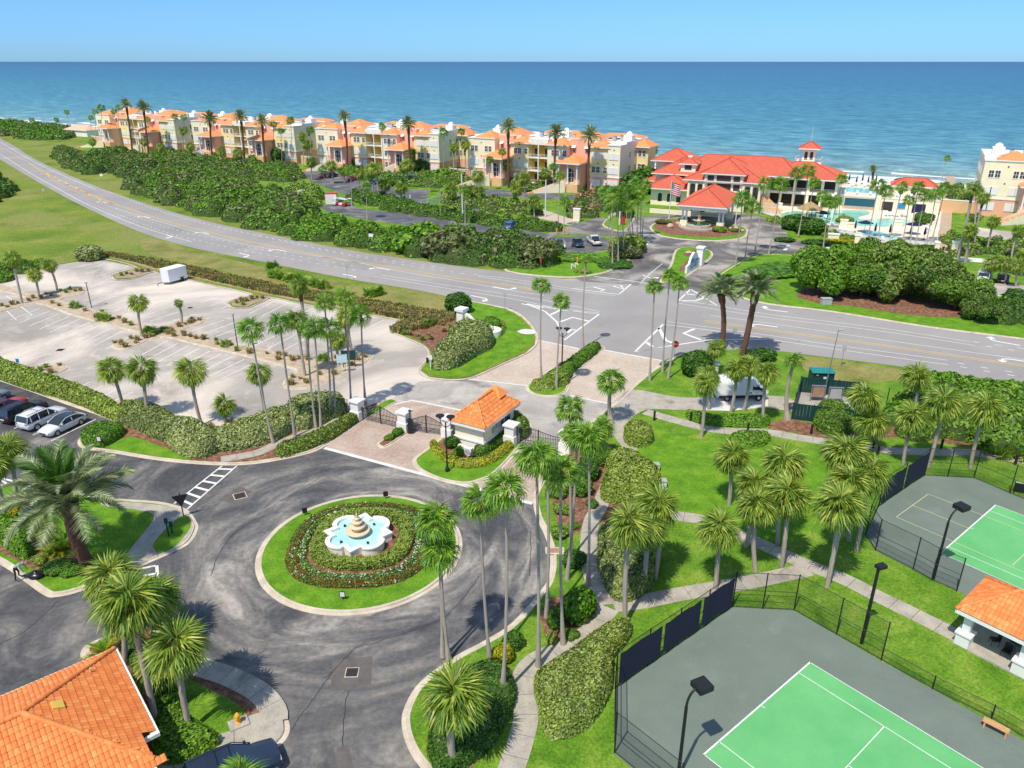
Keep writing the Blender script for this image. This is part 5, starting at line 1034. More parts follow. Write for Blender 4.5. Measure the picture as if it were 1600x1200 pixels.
# small ground palms
def palmetto(px, py, r, key, label, n=22, group=None, cat='palmetto'):
    g = G(px, py, .1); root = thing('palmetto' if cat == 'palmetto' else 'fern_palm', label, cat, g, 0, group); rr = random.Random(int(px*7+py))
    fr = FR[key]; items = [(fr[rr.randrange(len(fr))], fmat(i*2.4, R(rr.uniform(8, 75)), rr.uniform(-.4, .4), r*rr.uniform(.8, 1.1))) for i in range(n)]
    inst('fronds', merged('fronds', items), root); return root
for (x, y, r_, k_, lb) in [(119, 480, 1.3, 'P', 'low palmetto in the left car park bed'), (162, 500, 1.7, 'P', 'large palmetto clump in the left car park bed'), (235, 522, 1.6, 'P', 'dark palmetto clump beside the single cabbage palm'), (354, 540, 1.2, 'P', 'small palmetto in the right car park bed'), (258, 518, 1.1, 'P', 'low palmetto at the centre of the car park bed'),
        (505, 562, 1.2, 'P', 'grey green palmetto left of the blue sign'), (668, 508, 1.3, 'P', 'yellow green palmetto in mulch behind the monument'), (366, 672, 1.0, 'Y', 'yellow leaved plant at the foot of the short palm'), (375, 590, .1, 'P', 'x'), (165, 1028, 1.7, 'F', 'cycad with feather fronds at the bed corner by the roof'), (100, 862, 1.6, 'F', 'bright feathery fern palm under the big date palm'), (80, 868, 1.2, 'F', 'second bright fern palm next to the date palm trunk'), (185, 915, 1.3, 'P', 'low palmetto at the road edge above the roof palms'), (60, 826, 1.3, 'F', 'arching fern palm by the mulch at the left')]:
    if r_ > .5: palmetto(x, y, r_, k_, lb)
for i, (x, y) in enumerate([(430, 432), (442, 436), (455, 440), (470, 440), (482, 444), (495, 446), (505, 450), (578, 462), (590, 460), (426, 420)]): palmetto(x, y, 1.9, 'P', ['first', 'second', 'third', 'fourth', 'fifth', 'sixth', 'seventh', 'eighth', 'ninth', 'tenth'][i]+' palmetto clump on the verge between highway and car park', 24, 'palmettos on the highway verge')
for i, (x, y) in enumerate([(1545, 700), (1560, 712), (1580, 702), (1600, 715), (1530, 690), (1555, 690), (1500, 682), (1480, 676), (1440, 672)]): palmetto(x, y, 1.9, 'P', ORD[i]+' bright palmetto in front of the far court thicket', 26, 'palmettos in front of the far court thicket')
# tussocks
tuftfield('straw_grass', catmull(W_([(155, 397), (220, 404), (300, 419), (400, 441), (480, 456), (560, 469), (640, 482), (690, 492), (680, 498), (630, 500), (560, 484), (480, 470), (425, 460), (397, 454), (300, 432), (250, 421), (215, 411)]), True, 3), 3200, ['leaf_straw', 'leaf_straw', 'leaf_straw', 'leaf_olive', 'leaf_hedge'], .95, 'brown tussock grass along the car park verge')
tuftfield('bed_grass', catmull(W_([(612, 515), (620, 522), (660, 515), (700, 505), (705, 492), (660, 492), (635, 502)]), True, 3), 260, ['leaf_straw', 'leaf_olive'], 1.1, 'tussock grass at the monument bed')
tufts = [(190, 430), (198, 428), (206, 429), (214, 424), (222, 425), (232, 424), (370, 473), (378, 471), (386, 470), (394, 467), (402, 465), (410, 466), (380, 476), (3, 478), (12, 480), (20, 476), (28, 474), (45, 470), (52, 466), (65, 466), (72, 460), (80, 462), (95, 455), (103, 457), (110, 453), (118, 455), (126, 454), (92, 478), (82, 474), (133, 486), (160, 488), (150, 496), (165, 500), (178, 498), (186, 497), (195, 504), (205, 508), (180, 536), (190, 538), (196, 542), (205, 528), (215, 532), (212, 536), (228, 528), (238, 526), (262, 522), (270, 518), (272, 525), (280, 510), (290, 507), (297, 505), (301, 502), (312, 500), (288, 524), (297, 526), (318, 530), (306, 529), (340, 538), (338, 532), (370, 548), (390, 552), (391, 548), (417, 553), (436, 555), (435, 562), (446, 556), (457, 563), (468, 560), (480, 562), (500, 585), (457, 590), (455, 601), (478, 598), (469, 592), (520, 570), (522, 585), (525, 560), (540, 568), (550, 570), (560, 562), (570, 558), (64, 579), (72, 574), (79, 583), (94, 571), (632, 522), (640, 523), (652, 525), (660, 531), (673, 530), (670, 524), (694, 518), (704, 512), (692, 508), (330, 668), (340, 672), (348, 676), (375, 668), (385, 664), (395, 668), (360, 664)]
def ordw(k): return ORD[k-1] if k <= 20 else ordn(k)
cnt = {}
for i, (x, y) in enumerate(sorted(tufts)):
    g = G(x, y, .12); k = random.choice([0, 1, 2, 3, 3, 4]); bed = 'left car park beds' if x < 150 else 'middle car park beds' if x < 330 else 'right car park beds' if x < 600 else 'mulch behind the monument'
    cnt[bed] = cnt.get(bed, 0)+1
    inst('grass_tussock', TF[k], None, (g.x, g.y, .11), (0, 0, random.uniform(0, 6.28)), random.uniform(.8, 1.25), label=f'{["straw coloured", "straw coloured", "straw coloured", "reddish", "green"][k]} grass tussock, {ordw(cnt[bed])} from the left in the {bed}', cat='grass tussock', group='grass tussocks in the '+bed)
inst('round_shrub', SH['grey'][0], None, (*G(141, 406).xy, .02), (0, 0, 0), (2.4, 2.2, 1.6), label='round grey green bush at the top corner of the car park', cat='shrub')
# ================================================================== FAR VEGETATION
def thicket(px, dom, mats, label, leaf=.5, dens=5, name='thicket', z0=-.05, kind='stuff', cat='thicket', **kw):
    dom = (dom[0]*.75, dom[1]*.55, dom[2]*.86, dom[3]*.42, dom[4]*.8)
    return hedge(px, 0, mats[0], label, leaf, dens, name=name, cat=cat, z0=z0, domes=dom, edge=1, kind=kind, extra=[(m_, .3) for m_ in mats[1:]], jit=.7, side=.5, **kw)
# sea grape and oak thickets along the highway, condo side (tops in the photo traced down to the ground they stand on)
thicket([(205, 292), (215, 303), (250, 313), (300, 327), (350, 341), (400, 353), (440, 363), (470, 352), (478, 330), (430, 310), (360, 292), (300, 280), (240, 275)], (5, 3.2, 5.0, 3.0, 5.6), ['leaf_thicket', 'leaf_bright', 'leaf_olive'], 'large dense thicket between the highway and the left condos', dens=6)
thicket([(140, 250), (160, 266), (195, 276), (225, 282), (240, 268), (220, 248), (170, 240)], (5, 3, 4.5, 3, 5), ['leaf_thicket', 'leaf_dark', 'leaf_olive'], 'dark thicket at the left end below the first condo', dens=5)
thicket([(88, 246), (110, 262), (140, 272), (160, 266), (140, 248), (110, 238), (90, 236)], (4, 2.5, 4, 2, 4), ['leaf_dark', 'leaf_thicket', 'leaf_olive'], 'scattered dark scrub left of the condo thicket', dens=4)
thicket([(438, 358), (445, 368), (500, 377), (560, 386), (640, 397), (650, 388), (630, 372), (560, 358), (500, 346), (450, 340)], (3.6, 2.4, 3.4, 2.6, 4.2), ['leaf_bright', 'leaf_thicket'], 'bright green thicket in front of the small condo car park', dens=9, leaf=.42)
thicket([(640, 392), (650, 400), (700, 409), (760, 414), (830, 418), (865, 412), (862, 394), (820, 384), (760, 378), (700, 370), (650, 372), (628, 380)], (4, 2.8, 4.2, 3.2, 5.2), ['leaf_thicket', 'leaf_olive', 'leaf_dark'], 'dark mixed thicket beside the highway before the club drive', dens=8, leaf=.42)
thicket([(548, 304), (556, 316), (610, 329), (690, 342), (770, 354), (860, 363), (862, 355), (780, 343), (700, 331), (640, 321), (590, 308)], (2.6, 1.7, 2.3, 1.6, 2.6), ['leaf_thicket', 'leaf_bright'], 'long hedge row between the condo lane and car park', dens=9, leaf=.38)
thicket([(-60, 258), (-10, 278), (10, 300), (0, 312), (-30, 320), (-120, 300)], (4, 3, 4.5, 2.5, 4), ['leaf_dark', 'leaf_thicket'], 'dark green thicket at the left edge near the highway', dens=6)
thicket([(-80, 190), (0, 192), (50, 197), (100, 201), (128, 206), (110, 216), (95, 218), (60, 220), (30, 216), (0, 212), (-80, 214)], (6, 4, 6, 2.5, 4), ['leaf_bright', 'leaf_olive'], 'low dune scrub at the far left above the highway', dens=2.5, leaf=.7)
thicket([(-40, 436), (0, 440), (25, 432), (60, 424), (70, 414), (40, 416), (0, 420), (-40, 420)], (3, 2, 3, 1.5, 2.4), ['leaf_bright', 'leaf_dark'], 'low green bushes at the upper left of the car park', dens=14, leaf=.28)
thicket([(700, 320), (760, 330), (800, 335), (840, 338), (850, 330), (820, 318), (760, 312), (745, 300), (700, 300)], (3, 1.8, 2.6, 1.2, 2.4), ['leaf_thicket', 'leaf_olive', 'leaf_hedge'], 'mixed shrubs under the palms before the third condo', dens=8, leaf=.4)
thicket([(800, 292), (840, 296), (900, 300), (940, 296), (985, 290), (1000, 296), (960, 280), (900, 276), (850, 274), (800, 280)], (3.2, 2, 3, 1.4, 2.8), ['leaf_bright', 'leaf_hedge', 'leaf_olive'], 'yellow green shrubs at the foot of the right condo', dens=8, leaf=.4)
thicket([(895, 330), (905, 342), (950, 330), (975, 318), (990, 300), (960, 300), (920, 308)], (3, 2, 3, 2.4, 3.8), ['leaf_pinkbloom', 'leaf_dark', 'leaf_olive'], 'thicket with pink blossom left of the clubhouse', dens=9, leaf=.38)
thicket([(560, 282), (600, 286), (650, 292), (700, 292), (735, 280), (690, 272), (640, 268), (600, 268), (560, 262), (520, 258), (530, 268)], (3.2, 1.8, 2.8, 1, 2.6), ['leaf_bright', 'leaf_thicket', 'leaf_olive'], 'shrubs at the foot of the middle condo', dens=6, leaf=.42)
thicket([(240, 262), (300, 272), (380, 280), (440, 284), (470, 278), (450, 260), (400, 256), (330, 248), (260, 236), (245, 244)], (4, 2.2, 3.4, 1.5, 3), ['leaf_thicket', 'leaf_bright', 'leaf_olive'], 'shrubbery at the foot of the left condos', dens=4.5, leaf=.5)
thicket([(455, 318), (470, 336), (500, 322), (495, 300), (470, 292), (450, 300)], (3, 2, 3, 1.5, 2.6), ['leaf_thicket', 'leaf_hedge'], 'palmetto scrub beside the small green tent', dens=7, leaf=.45)
thicket([(1480, 392), (1490, 402), (1540, 398), (1600, 402), (1640, 400), (1640, 380), (1580, 378), (1520, 375), (1490, 360), (1486, 330), (1500, 330), (1530, 350), (1500, 300), (1494, 290), (1486, 300), (1484, 360)], (2.8, 1.6, 2.4, .9, 2), ['leaf_bright', 'leaf_hedge', 'leaf_olive'], 'garden shrubs right of the boardwalk', dens=9, leaf=.36)
thicket([(1200, 346), (1240, 356), (1300, 372), (1350, 384), (1410, 392), (1450, 396), (1460, 390), (1400, 385), (1340, 375), (1280, 358), (1240, 349), (1205, 340)], (2, 1.1, 1.6, .8, 1.3), ['leaf_bright', 'leaf_hedge'], 'hedge strip outside the pool fence', dens=14, leaf=.28)
for i, (x, y, r_, h_, key, lb, v) in enumerate([(1000, 300, 6.5, 8.5, 'dark', 'big dark tree at the left end of the clubhouse', 1), (640, 262, 4.6, 5, 'dark', 'dark round tree before the middle condo entrance', 0), (558, 262, 4.2, 4.6, 'dark', 'round dark tree in front of the middle condo balconies', 0), (663, 271, 4, 4.6, 'dark', 'round dark tree right of the middle condo entrance', 0), (440, 252, 4, 5, 'dark', 'dark tree between the left condos', 0), (935, 286, 4.6, 6.2, 'dark', 'dark rounded tree at the right condo corner', 0),
        (712, 278, 5.2, 4.4, 'thicket', 'wide spreading tree at the gap before the right condo', 1), (350, 240, 4.5, 4, 'thicket', 'dark bush before the second condo entrance', 1), (620, 290, 3, 3.6, 'dark', 'dark bush by the condo turning circle', 1), (1575, 305, 5.5, 7, 'dark', 'dark round tree below the far right condo', 1), (1515, 318, 3, 3, 'dark', 'dark shrub on the far right lawn', 1), (1580, 335, 3, 3, 'thicket', 'spiky bush under the far right tree', 2),
        (1240, 358, 2.8, 3, 'dark', 'left one of two rounded bushes outside the pool', 0), (1265, 364, 3.1, 3, 'dark', 'right one of two rounded bushes outside the pool', 0), (1225, 377, 2, 1.1, 'dark', 'low clipped hedge piece at the club drive bend', 2), (1275, 381, 2.6, 1.1, 'dark', 'low clipped hedge piece right of the club drive bend', 2),
        (972, 402, 2.5, 2.6, 'olive', 'left rounded bush under the palm group', 0), (985, 393, 2.8, 3, 'hedge', 'tall rounded bush under the palm group', 0), (990, 402, 1.8, 1.8, 'olive', 'small grey bush at the front of the palm group', 0), (995, 390, 1.8, 2.2, 'thicket', 'right hand bush under the palm group', 0), (965, 388, 1.8, 2, 'hedge', 'back left bush under the palm group', 0), (945, 408, 2.4, .7, 'bright', 'low oval shrub bed beneath the palm trunks', 2), (960, 414, 3.4, .6, 'dark', 'dark low shrub bed on the corner lawn', 2), (900, 404, 5, .9, 'bright', 'long low shrub bed behind the corner lawn', 2), (912, 425, 1.6, .8, 'hedge', 'small bush beside the white pipes on the corner lawn', 2),
        (975, 340, 2.6, 3.8, 'dark', 'dark bush on the small bed by the red sign', 1), (893, 335, 1.8, 3, 'dark', 'upright dark bush at the brick gateway', 1), (1090, 333, 2, 2.2, 'dark', 'bush left of the covered drop off', 2), (1125, 363, 1.7, 1.7, 'hedge', 'spiky palm bush on the fountain oval', 1), (1040, 350, 2, 1.2, 'olive', 'grey bush on the left of the fountain oval', 2), (1070, 345, 1.5, 1.2, 'olive', 'small bush behind the fountain', 2), (1150, 362, 1.5, .8, 'thicket', 'low bush at the right end of the fountain oval', 2),
        (838, 412, 4.2, 5.5, 'olive', 'grey olive coloured tree at the end of the highway thicket', 1), (655, 392, 4.8, 6.8, 'bright', 'bright tall tree rising from the highway thicket', 1), (700, 402, 5.2, 6.6, 'olive', 'grey green tree in the middle of the highway thicket', 1), (1320, 348, 1.9, 2, 'hedge', 'clump on the little pool island', 2), (1350, 322, 1.6, 2.2, 'dark', 'shrub hanging beside the pool grotto', 1), (1230, 316, 2.5, 1.6, 'yellow', 'yellow hedge on the clubhouse terrace', 2), (1310, 378, 3, 1.1, 'yellow', 'yellow flowering hedge at the pool entrance wall', 2),
        (1220, 425, 6, 1.1, 'bright', 'low curved shrub bed on the resort lawn', 2), (1450, 398-6, 2, 1.6, 'dark', 'small shrub by the boardwalk entrance', 2), (1450, 345, 1.5, 2, 'dark', 'dark shrub at the pool edge by the boardwalk', 1), (1440, 350, 2.2, 3.2, 'dark', 'tall hedge end by the boardwalk and pool', 1), (1586, 480, 3, 3.2, 'dark', 'dark bush at the far right of the highway trees', 1)]):
    shrub(x, y, r_, h_, key, lb, v, name='tree' if h_ > 4 else 'round_shrub', cat='tree' if h_ > 4 else 'shrub', z0=0)
# broadleaf trees on the resort lawn
def leaftree(name, spread, h, mat, mat2, seed, leaf=.30, dens=24):
    global rng
    r = random.Random(seed); bl = []
    for k in range(19):
        a = r.uniform(0, 6.28); q = spread*.74*math.sqrt(r.random()); bl.append((q*math.cos(a), q*math.sin(a), h*(r.uniform(.24, .60)+.14*(1-q/spread)), spread*r.uniform(.18, .33), spread*r.uniform(.18, .33), h*r.uniform(.15, .26)))
    crown = blobmesh('crown', bl, leaf, dens, mat, .8, extra=[(mat2, .3)], jit=.8)
    tb = MB(); tb.tube((0, 0, 0), (.1, .1, h*.3), spread*.05, spread*.036, 'bark', 9)
    for k in range(6):
        b_ = bl[k]; tb.tube((.1, .1, h*.28), (b_[0]*.7, b_[1]*.7, b_[2]), spread*.028, spread*.012, 'bark', 6)
    return crown, tb.mesh('trunk', True)
LT = [leaftree('t', 6.5, 8.5, 'leaf_bright', 'leaf_thicket', 3), leaftree('t', 6.5, 8.5, 'leaf_thicket', 'leaf_olive', 4), leaftree('t', 6.0, 8, 'leaf_bright', 'leaf_olive', 5)]
for (x, y, s_, k, lb) in [(1295, 458, 1.0, 0, 'bright green broadleaf tree at the left end of the resort lawn trees'), (1345, 464, .85, 2, 'lower bright tree leaning over the mulch beside the highway'), (1400, 462, 1.15, 1, 'big olive toned tree in the middle of the resort lawn trees'), (1378, 440, 1.0, 1, 'tree at the back of the resort lawn group'), (1455, 472, 1.0, 1, 'dark tree right of the big olive toned tree'), (1492, 484, .82, 2, 'smaller bright tree at the right of the resort lawn trees'), (1325, 440, .85, 0, 'bright tree behind the left end of the lawn group'), (1530, 500, .55, 1, 'small tree with pale trunk nearest the highway'), (1440, 450, .8, 0, 'bright tree behind the dark lawn trees')]:
    g = G(x, y); t = thing('broadleaf_tree', lb, 'tree', (g.x, g.y, .1), random.uniform(0, 6), None); inst('crown', LT[k][0], t, sc=s_); inst('trunk', LT[k][1], t, sc=s_)
thicket([(1540, 500), (1560, 508), (1600, 514), (1660, 524), (1700, 520), (1660, 490), (1600, 480), (1560, 484)], (3, 2, 3, 1.5, 2.6), ['leaf_dark', 'leaf_bright'], 'bushes at the right edge beside the highway', dens=12, leaf=.3)
# ---- far palms
_FX = [100, 148, 297, 458, 492, 685, 731, 970, 1100]; _FY = [214, 223, 239, 252, 257, 270, 278, 298, 300]
def front(L, k=6):
    # keep the palms of the condo gardens on the road side of the facades
    return [(bx, max(by, float(np.interp(bx, _FX, _FY))+k) if 140 < bx < 985 else by, cx, cy) for bx, by, cx, cy in L]

GP = 'fan palms grouped on the corner lawn by the club drive'
row([(957, 413, 957, 312), (966, 409, 964, 300), (975, 404, 971, 320), (960, 399, 953, 325), (984, 388, 978, 294), (991, 380, 984, 300), (997, 372, 993, 285), (954, 383, 947, 300), (1000, 380, 1002, 296), (988, 396, 982, 322), (978, 386, 990, 312), (1003, 372, 1009, 288), (993, 385, 998, 306)], 'slim fan palm', 'palm group by the club drive', GP, 'W', 1.9, detail=False)
row([(1149, 417, 1160, 310), (1164, 407, 1177, 322), (1179, 396, 1195, 286), (1201, 397, 1220, 287), (1235, 347, 1246, 270), (1247, 369, 1263, 266), (1260, 347, 1273, 284), (1275, 351, 1285, 306), (1286, 390, 1298, 314), (1296, 358, 1307, 316), (1311, 340, 1315, 279)], 'slim fan palm', 'palms between clubhouse and pool', 'fan palms between clubhouse and pool', 'W', 1.95, detail=False)
row([(1355, 375, 1372, 290), (1372, 375, 1385, 298), (1390, 375, 1410, 292), (1410, 380, 1421, 312), (1422, 381, 1435, 292), (1431, 382, 1446, 305), (1445, 385, 1463, 302), (1454, 382, 1477, 293)], 'slim fan palm', 'palms along the pool fence', 'fan palms along the pool fence', 'W', 1.9, detail=False)
row([(1360, 294, 1364, 264)], 'dark stubby date palm', 'on the upper pool terrace', None, 'D', 1.7, detail=False, tr=.3); row([(1471, 283, 1480, 247)], 'lone fan palm', 'against the sea behind the cabana', None, 'W', 1.6, detail=False); row([(1535, 300, 1549, 246)], 'fan palm', 'in front of the far right condo', None, 'W', 1.7, detail=False)
row([(1495, 408, 1521, 294), (1522, 386, 1537, 310), (1523, 350, 1530, 300), (1542, 392, 1552, 347), (1580, 404, 1591, 362), (1507, 411, 1516, 362), (1550, 440, 1551, 412), (1570, 444, 1570, 413), (1587, 448, 1588, 416), (1596, 430, 1600, 404)], 'palm', 'palms right of the boardwalk', 'palms right of the boardwalk', 'S', 1.7, detail=False)
row(front([(207, 214, 197, 164), (232, 216, 224, 169), (332, 231, 328, 187), (382, 236, 376, 183), (416, 240, 410, 191), (542, 249, 538, 183), (640, 256, 638, 195), (795, 270, 794, 199), (868, 265, 869, 208), (920, 277, 922, 213)], 9), 'tall date palm with dark trunk', 'date palms before the condos', 'date palms before the condos', 'D', 3.3, detail=False, tr=.32)
row(front([(186, 207, 178, 174), (233, 219, 230, 186), (110, 205, 104, 175), (95, 211, 88, 187), (46, 208, 49, 187), (158, 200, 158, 168), (185, 205, 185, 167), (278, 226, 273, 182), (292, 228, 287, 183), (150, 200, 148, 174), (143, 205, 142, 184), (431, 240, 427, 194), (441, 246, 439, 204), (457, 241, 454, 188), (488, 241, 484, 203), (601, 254, 597, 197), (693, 256, 693, 206), (721, 250, 721, 205)]), 'slender palm', 'palms standing between the condo fronts', 'slender palms between the condo fronts', 'W', 1.9, detail=False)
row([(445, 322, 442, 272), (509, 317, 504, 264), (550, 322, 547, 265), (574, 342, 572, 290), (689, 340, 686, 279), (727, 352, 725, 295), (671, 300, 669, 272), (766, 297, 765, 249), (785, 297, 785, 237), (872, 356, 875, 274), (880, 392, 882, 312), (884, 262, 881, 245), (866, 300, 864, 260)], 'fan palm', 'palms along the condo car park', 'fan palms along the condo car park', 'W', 1.7, detail=False)
row(front([(487, 281, 486, 254), (521, 286, 517, 259), (538, 285, 536, 268), (584, 309, 580, 268), (593, 312, 588, 264), (602, 311, 602, 288), (628, 318, 626, 294), (645, 266, 643, 240), (637, 285, 637, 258), (634, 283, 630, 262), (708, 249, 709, 230), (729, 252, 727, 226), (474, 244, 472, 214), (287, 224, 286, 204), (704, 318, 704, 298), (746, 290, 746, 275), (748, 314, 748, 299), (737, 312, 738, 298), (820, 300, 820, 278), (806, 318, 807, 297), (817, 298, 815, 280), (835, 338, 835, 313), (228, 240, 225, 222), (298, 248, 297, 230), (250, 246, 252, 230), (345, 250, 346, 236), (372, 256, 372, 240), (395, 258, 394, 248), (146, 232, 144, 222), (1000, 274, 990, 240), (1004, 276, 1001, 236), (1010, 274, 1010, 232), (1016, 276, 1018, 234), (998, 278, 996, 250), (855, 284, 853, 272), (480, 246, 480, 226), (790, 272, 790, 258), (560, 292, 562, 272)]), 'cabbage palm', 'cabbage palms in the condo gardens', 'cabbage palms in the condo gardens', 'S', 2.3, detail=False)
# ================================================================== BUILDINGS BEYOND THE HIGHWAY
mb = MB(); mb.box(-.5, .5, -.06, .05, 0, .08, 'trim_white'); mb.box(-.5, .5, -.06, .05, .92, 1, 'trim_white'); mb.box(-.5, -.42, -.06, .05, .08, .92, 'trim_white'); mb.box(.42, .5, -.06, .05, .08, .92, 'trim_white'); mb.box(-.03, .03, -.05, .05, .08, .92, 'trim_white'); mb.box(-.42, .42, -.045, .05, .5, .54, 'trim_white')
WFRM = mb.mesh('window'); mb = MB(); mb.box(-.42, .42, -.02, .03, .08, .92, 'window_glass'); WPAN = mb.mesh('pane')
mb = MB(); mb.box(-.5, .5, -.1, .05, 0, 1, 'trim_white'); WSHUT = mb.mesh('shutter')
def win(par, x, z, y=0, w_=1.1, h=1.9, rz=0, shut=False):
    if shut: return inst('shutter', WSHUT, par, (x, y, z), (0, 0, rz), (w_*1.3, 1, h))
    f = inst('window', WFRM, par, (x, y, z), (0, 0, rz), (w_, 1, h)); inst('pane', WPAN, f); return f
def rail(par, x0, x1, y, z, h=1.0, mat='white_metal', name='railing', n=None, y1=None):
    mb = MB(); L = math.hypot(x1-x0, (y1 if y1 is not None else y)-y); yy = y1 if y1 is not None else y; n = n or max(int(L/.28), 2)
    for k in (0.06, h-.05): mb.path([(x0, y, z+k), (x1, yy, z+k)], .035, mat, 4)
    for i in range(n+1): t = i/n; mb.path([(x0+(x1-x0)*t, y+(yy-y)*t, z), (x0+(x1-x0)*t, y+(yy-y)*t, z+h)], .028 if i % 6 else .05, mat, 4)
    return mb.build(name, par)
def condo(label):
    t = thing('condo_building', label, 'building', (0, 0, 0), 0, 'orange roofed condos along the beach')
    W0, D0, H0 = 50, 21, 13.2
    b = MB(); b.box(0, 50, 4, D0, 0, 4.2, 'stucco_pink'); b.box(.02, 49.98, 4.02, D0-.02, 4.2, H0, 'stucco_cream'); b.build('wall', t)
    b = MB(); b.box(.3, 49.7, 4.3, D0-.3, H0, H0+.12, 'roof_white'); b.build('flat_roof', t)
    b = MB()
    for x0, x1, y0, y1 in ((-.1, 50.1, D0-.3, D0), (-.1, .3, 4, D0-.3), (49.8, 50.1, 4, D0-.3), (.3, 49.8, 4, 4.3)): b.box(x0, x1, y0, y1, H0+.005, H0+.85, 'stucco_white')
    b.build('parapet', t)
    secs = [(0, 9.6, 0, 'stucco_cream', None), (14.8, 20.9, .4, 'stucco_yellow', 1), (27.3, 33.6, .2, 'stucco_cream', 1), (40.2, 46.3, .5, 'stucco_yellow', 1), (46.3, 50, 0, 'stucco_cream', None)]
    for x0, x1, y, mt, rf in secs:
        b = MB(); b.box(x0, x1, y, 4, 0, 4.2, 'stucco_pink'); b.box(x0-.12, x1+.12, y-.12, 4, 4.2, 4.45, 'trim_white'); b.box(x0, x1, y, 4, 4.45, 12.3 if rf else H0, mt); b.box(x0-.15, x1+.15, y-.15, 4, 12.3 if rf else H0, (12.3 if rf else H0)+.3, 'trim_white'); b.build('bay_wall', t)
        if rf: b = MB(); b.hip(x0, x1, y, y+8, 12.65, 14.5, 'clay_orange', .7, 'trim_white'); b.build('roof', t)
    b = MB(); b.hip(2.6, 9.4, .2, 7.2, 13.55, 15.5, 'clay_orange', .4, 'trim_white'); b.build('roof', t)
    for x0, x1, seed in ((9.6, 14.8, 0), (33.6, 40.2, 1)):
        b = MB(); b.box(x0, x1, 2.2, 9, 0, 14.3, 'stucco_pink'); b.build('tower_wall', t); b = MB(); b.hip(x0-1, x1+1, 5, 13, 14.4, 16.4, 'clay_orange', .4, 'trim_white'); b.build('roof', t)
        for dx in (1.3, x1-x0-1.3):
            b = MB(); b.add([(x0+dx-.6, 2.18, 12.6), (x0+dx+.6, 2.18, 12.6), (x0+dx+.6, 1.3, 11.9), (x0+dx-.6, 1.3, 11.9), (x0+dx-.6, 2.18, 12.0), (x0+dx+.6, 2.18, 12.0)], [(3, 2, 1, 0), (0, 4, 3), (2, 5, 1)], 'trim_white'); b.build('awning', t); win(t, x0+dx, 10.6, 2.17, .8, 1.3)
    for xc in (11.6, 36.4):       # entrance pavilions with stairs
        b = MB(); b.box(xc-3.2, xc+3.2, -3.2, 2.2, 0, 8.0, 'stucco_pink'); b.build('porch_wall', t); b = MB(); b.hip(xc-3.6, xc+3.6, -5.2, 2.2, 8.3, 10.3, 'clay_orange', .5, 'trim_white'); b.build('porch_roof', t)
        b = MB()
        for dx in (-2.9, 0, 2.9): b.tube((xc+dx, -4.8, 2.4), (xc+dx, -4.8, 8.0), .24, .2, 'trim_white', 8)
        b.build('column', t)
        b = MB(); n = 14; pts = [(xc+1.35*math.cos(math.pi*i/n), -3.28, 5.4+1.35*math.sin(math.pi*i/n)) for i in range(n+1)]+[(xc-1.35, -3.28, 2.6), (xc+1.35, -3.28, 2.6)]; b.add(pts, [tuple(range(len(pts)))], 'window_glass'); ao = b.build('arched_window', t)
        b = MB(); b.path([(p[0], -3.33, p[2]) for p in pts]+[(pts[0][0], -3.33, pts[0][2])], .11, 'trim_white', 5); [b.path([(xc+d, -3.33, 2.6), (xc+d, -3.33, 6.3)], .07, 'trim_white', 4) for d in (-.5, .5)]; [b.path([(xc-1.3, -3.33, z), (xc+1.3, -3.33, z)], .07, 'trim_white', 4) for z in (4.0, 5.4)]; b.build('frame', ao)
        b = MB(); b.box(xc-3.4, xc+3.4, -5.3, -3.2, 0, 2.4, 'stucco_tan'); b.build('landing', t); b = MB(); n = 13
        for i in range(n): x = xc-1-i*.62; y = -5.3-i*.52; b.box(x-.5, x+.5, y-.9, y+.5, 0, 2.4-(i+.5)*2.4/n, 'clay_orange' if i % 2 else 'stucco_tan')
        b.build('stair', t)
        for s in (-1, 1): b = MB(); x, y = xc-1, -5.3; ox, oy = s*.75, -s*.85; b.add([(x+ox, y+oy, 0), (x+ox, y+oy, 3.2), (x+ox-6.6, y+oy-5.6, .5), (x+ox-6.6, y+oy-5.6, 0), (x+ox+.2, y+oy+.25, 0), (x+ox+.2, y+oy+.25, 3.2), (x+ox-6.4, y+oy-5.35, .5), (x+ox-6.4, y+oy-5.35, 0)], [(0, 1, 2, 3), (7, 6, 5, 4), (1, 5, 6, 2), (2, 6, 7, 3), (0, 4, 5, 1)], 'stucco_cream'); b.build('stair_wall', t)
    b = MB(); b.box(20.9, 27.3, 3.0, 4, 0, H0, 'stucco_ochre'); b.box(20.9, 27.3, .4, 3.0, 12.3, 13.9, 'stucco_white'); b.box(24.0, 24.3, .4, .7, 0, 12.3, 'stucco_white'); b.box(24.1, 24.25, .7, 3.0, 0, 12.3, 'stucco_ochre'); b.build('balcony_bay', t)
    for z in (.9, 4.6, 8.5):
        b = MB(); b.box(20.9, 27.3, .5, 3.0, z-.25, z, 'stucco_white'); b.build('balcony', t)
        rail(t, 20.95, 27.25, .55, z, 1.0)
        for x in (22.4, 25.8): b = MB(); b.box(x-.8, x+.8, 2.93, 3.01, z+.05, z+2.4, 'window_glass'); b.build('door', t)
    rr = random.Random(4)
    for x0, x1, y, mt, rf in secs:
        c_ = (x0+x1)/2; xs_ = ([x0+1.7, x0+3.0, x1-3.0, x1-1.7] if x1-x0 > 8 else [c_-1.3, c_+.05, x1-.8]) if x1-x0 > 5 else [c_-.7, c_+.7]
        for z in (1.5, 5.3, 9.3):
            sh = rr.random() < .28
            for x in xs_: win(t, x, z, y-.02, 1.15, 1.9, shut=sh)
            b = MB(); b.box(c_-.16, c_+.16, y-.06, y+.05, z+2.6, z+2.9, 'window_glass')
            b.build('vent', t)
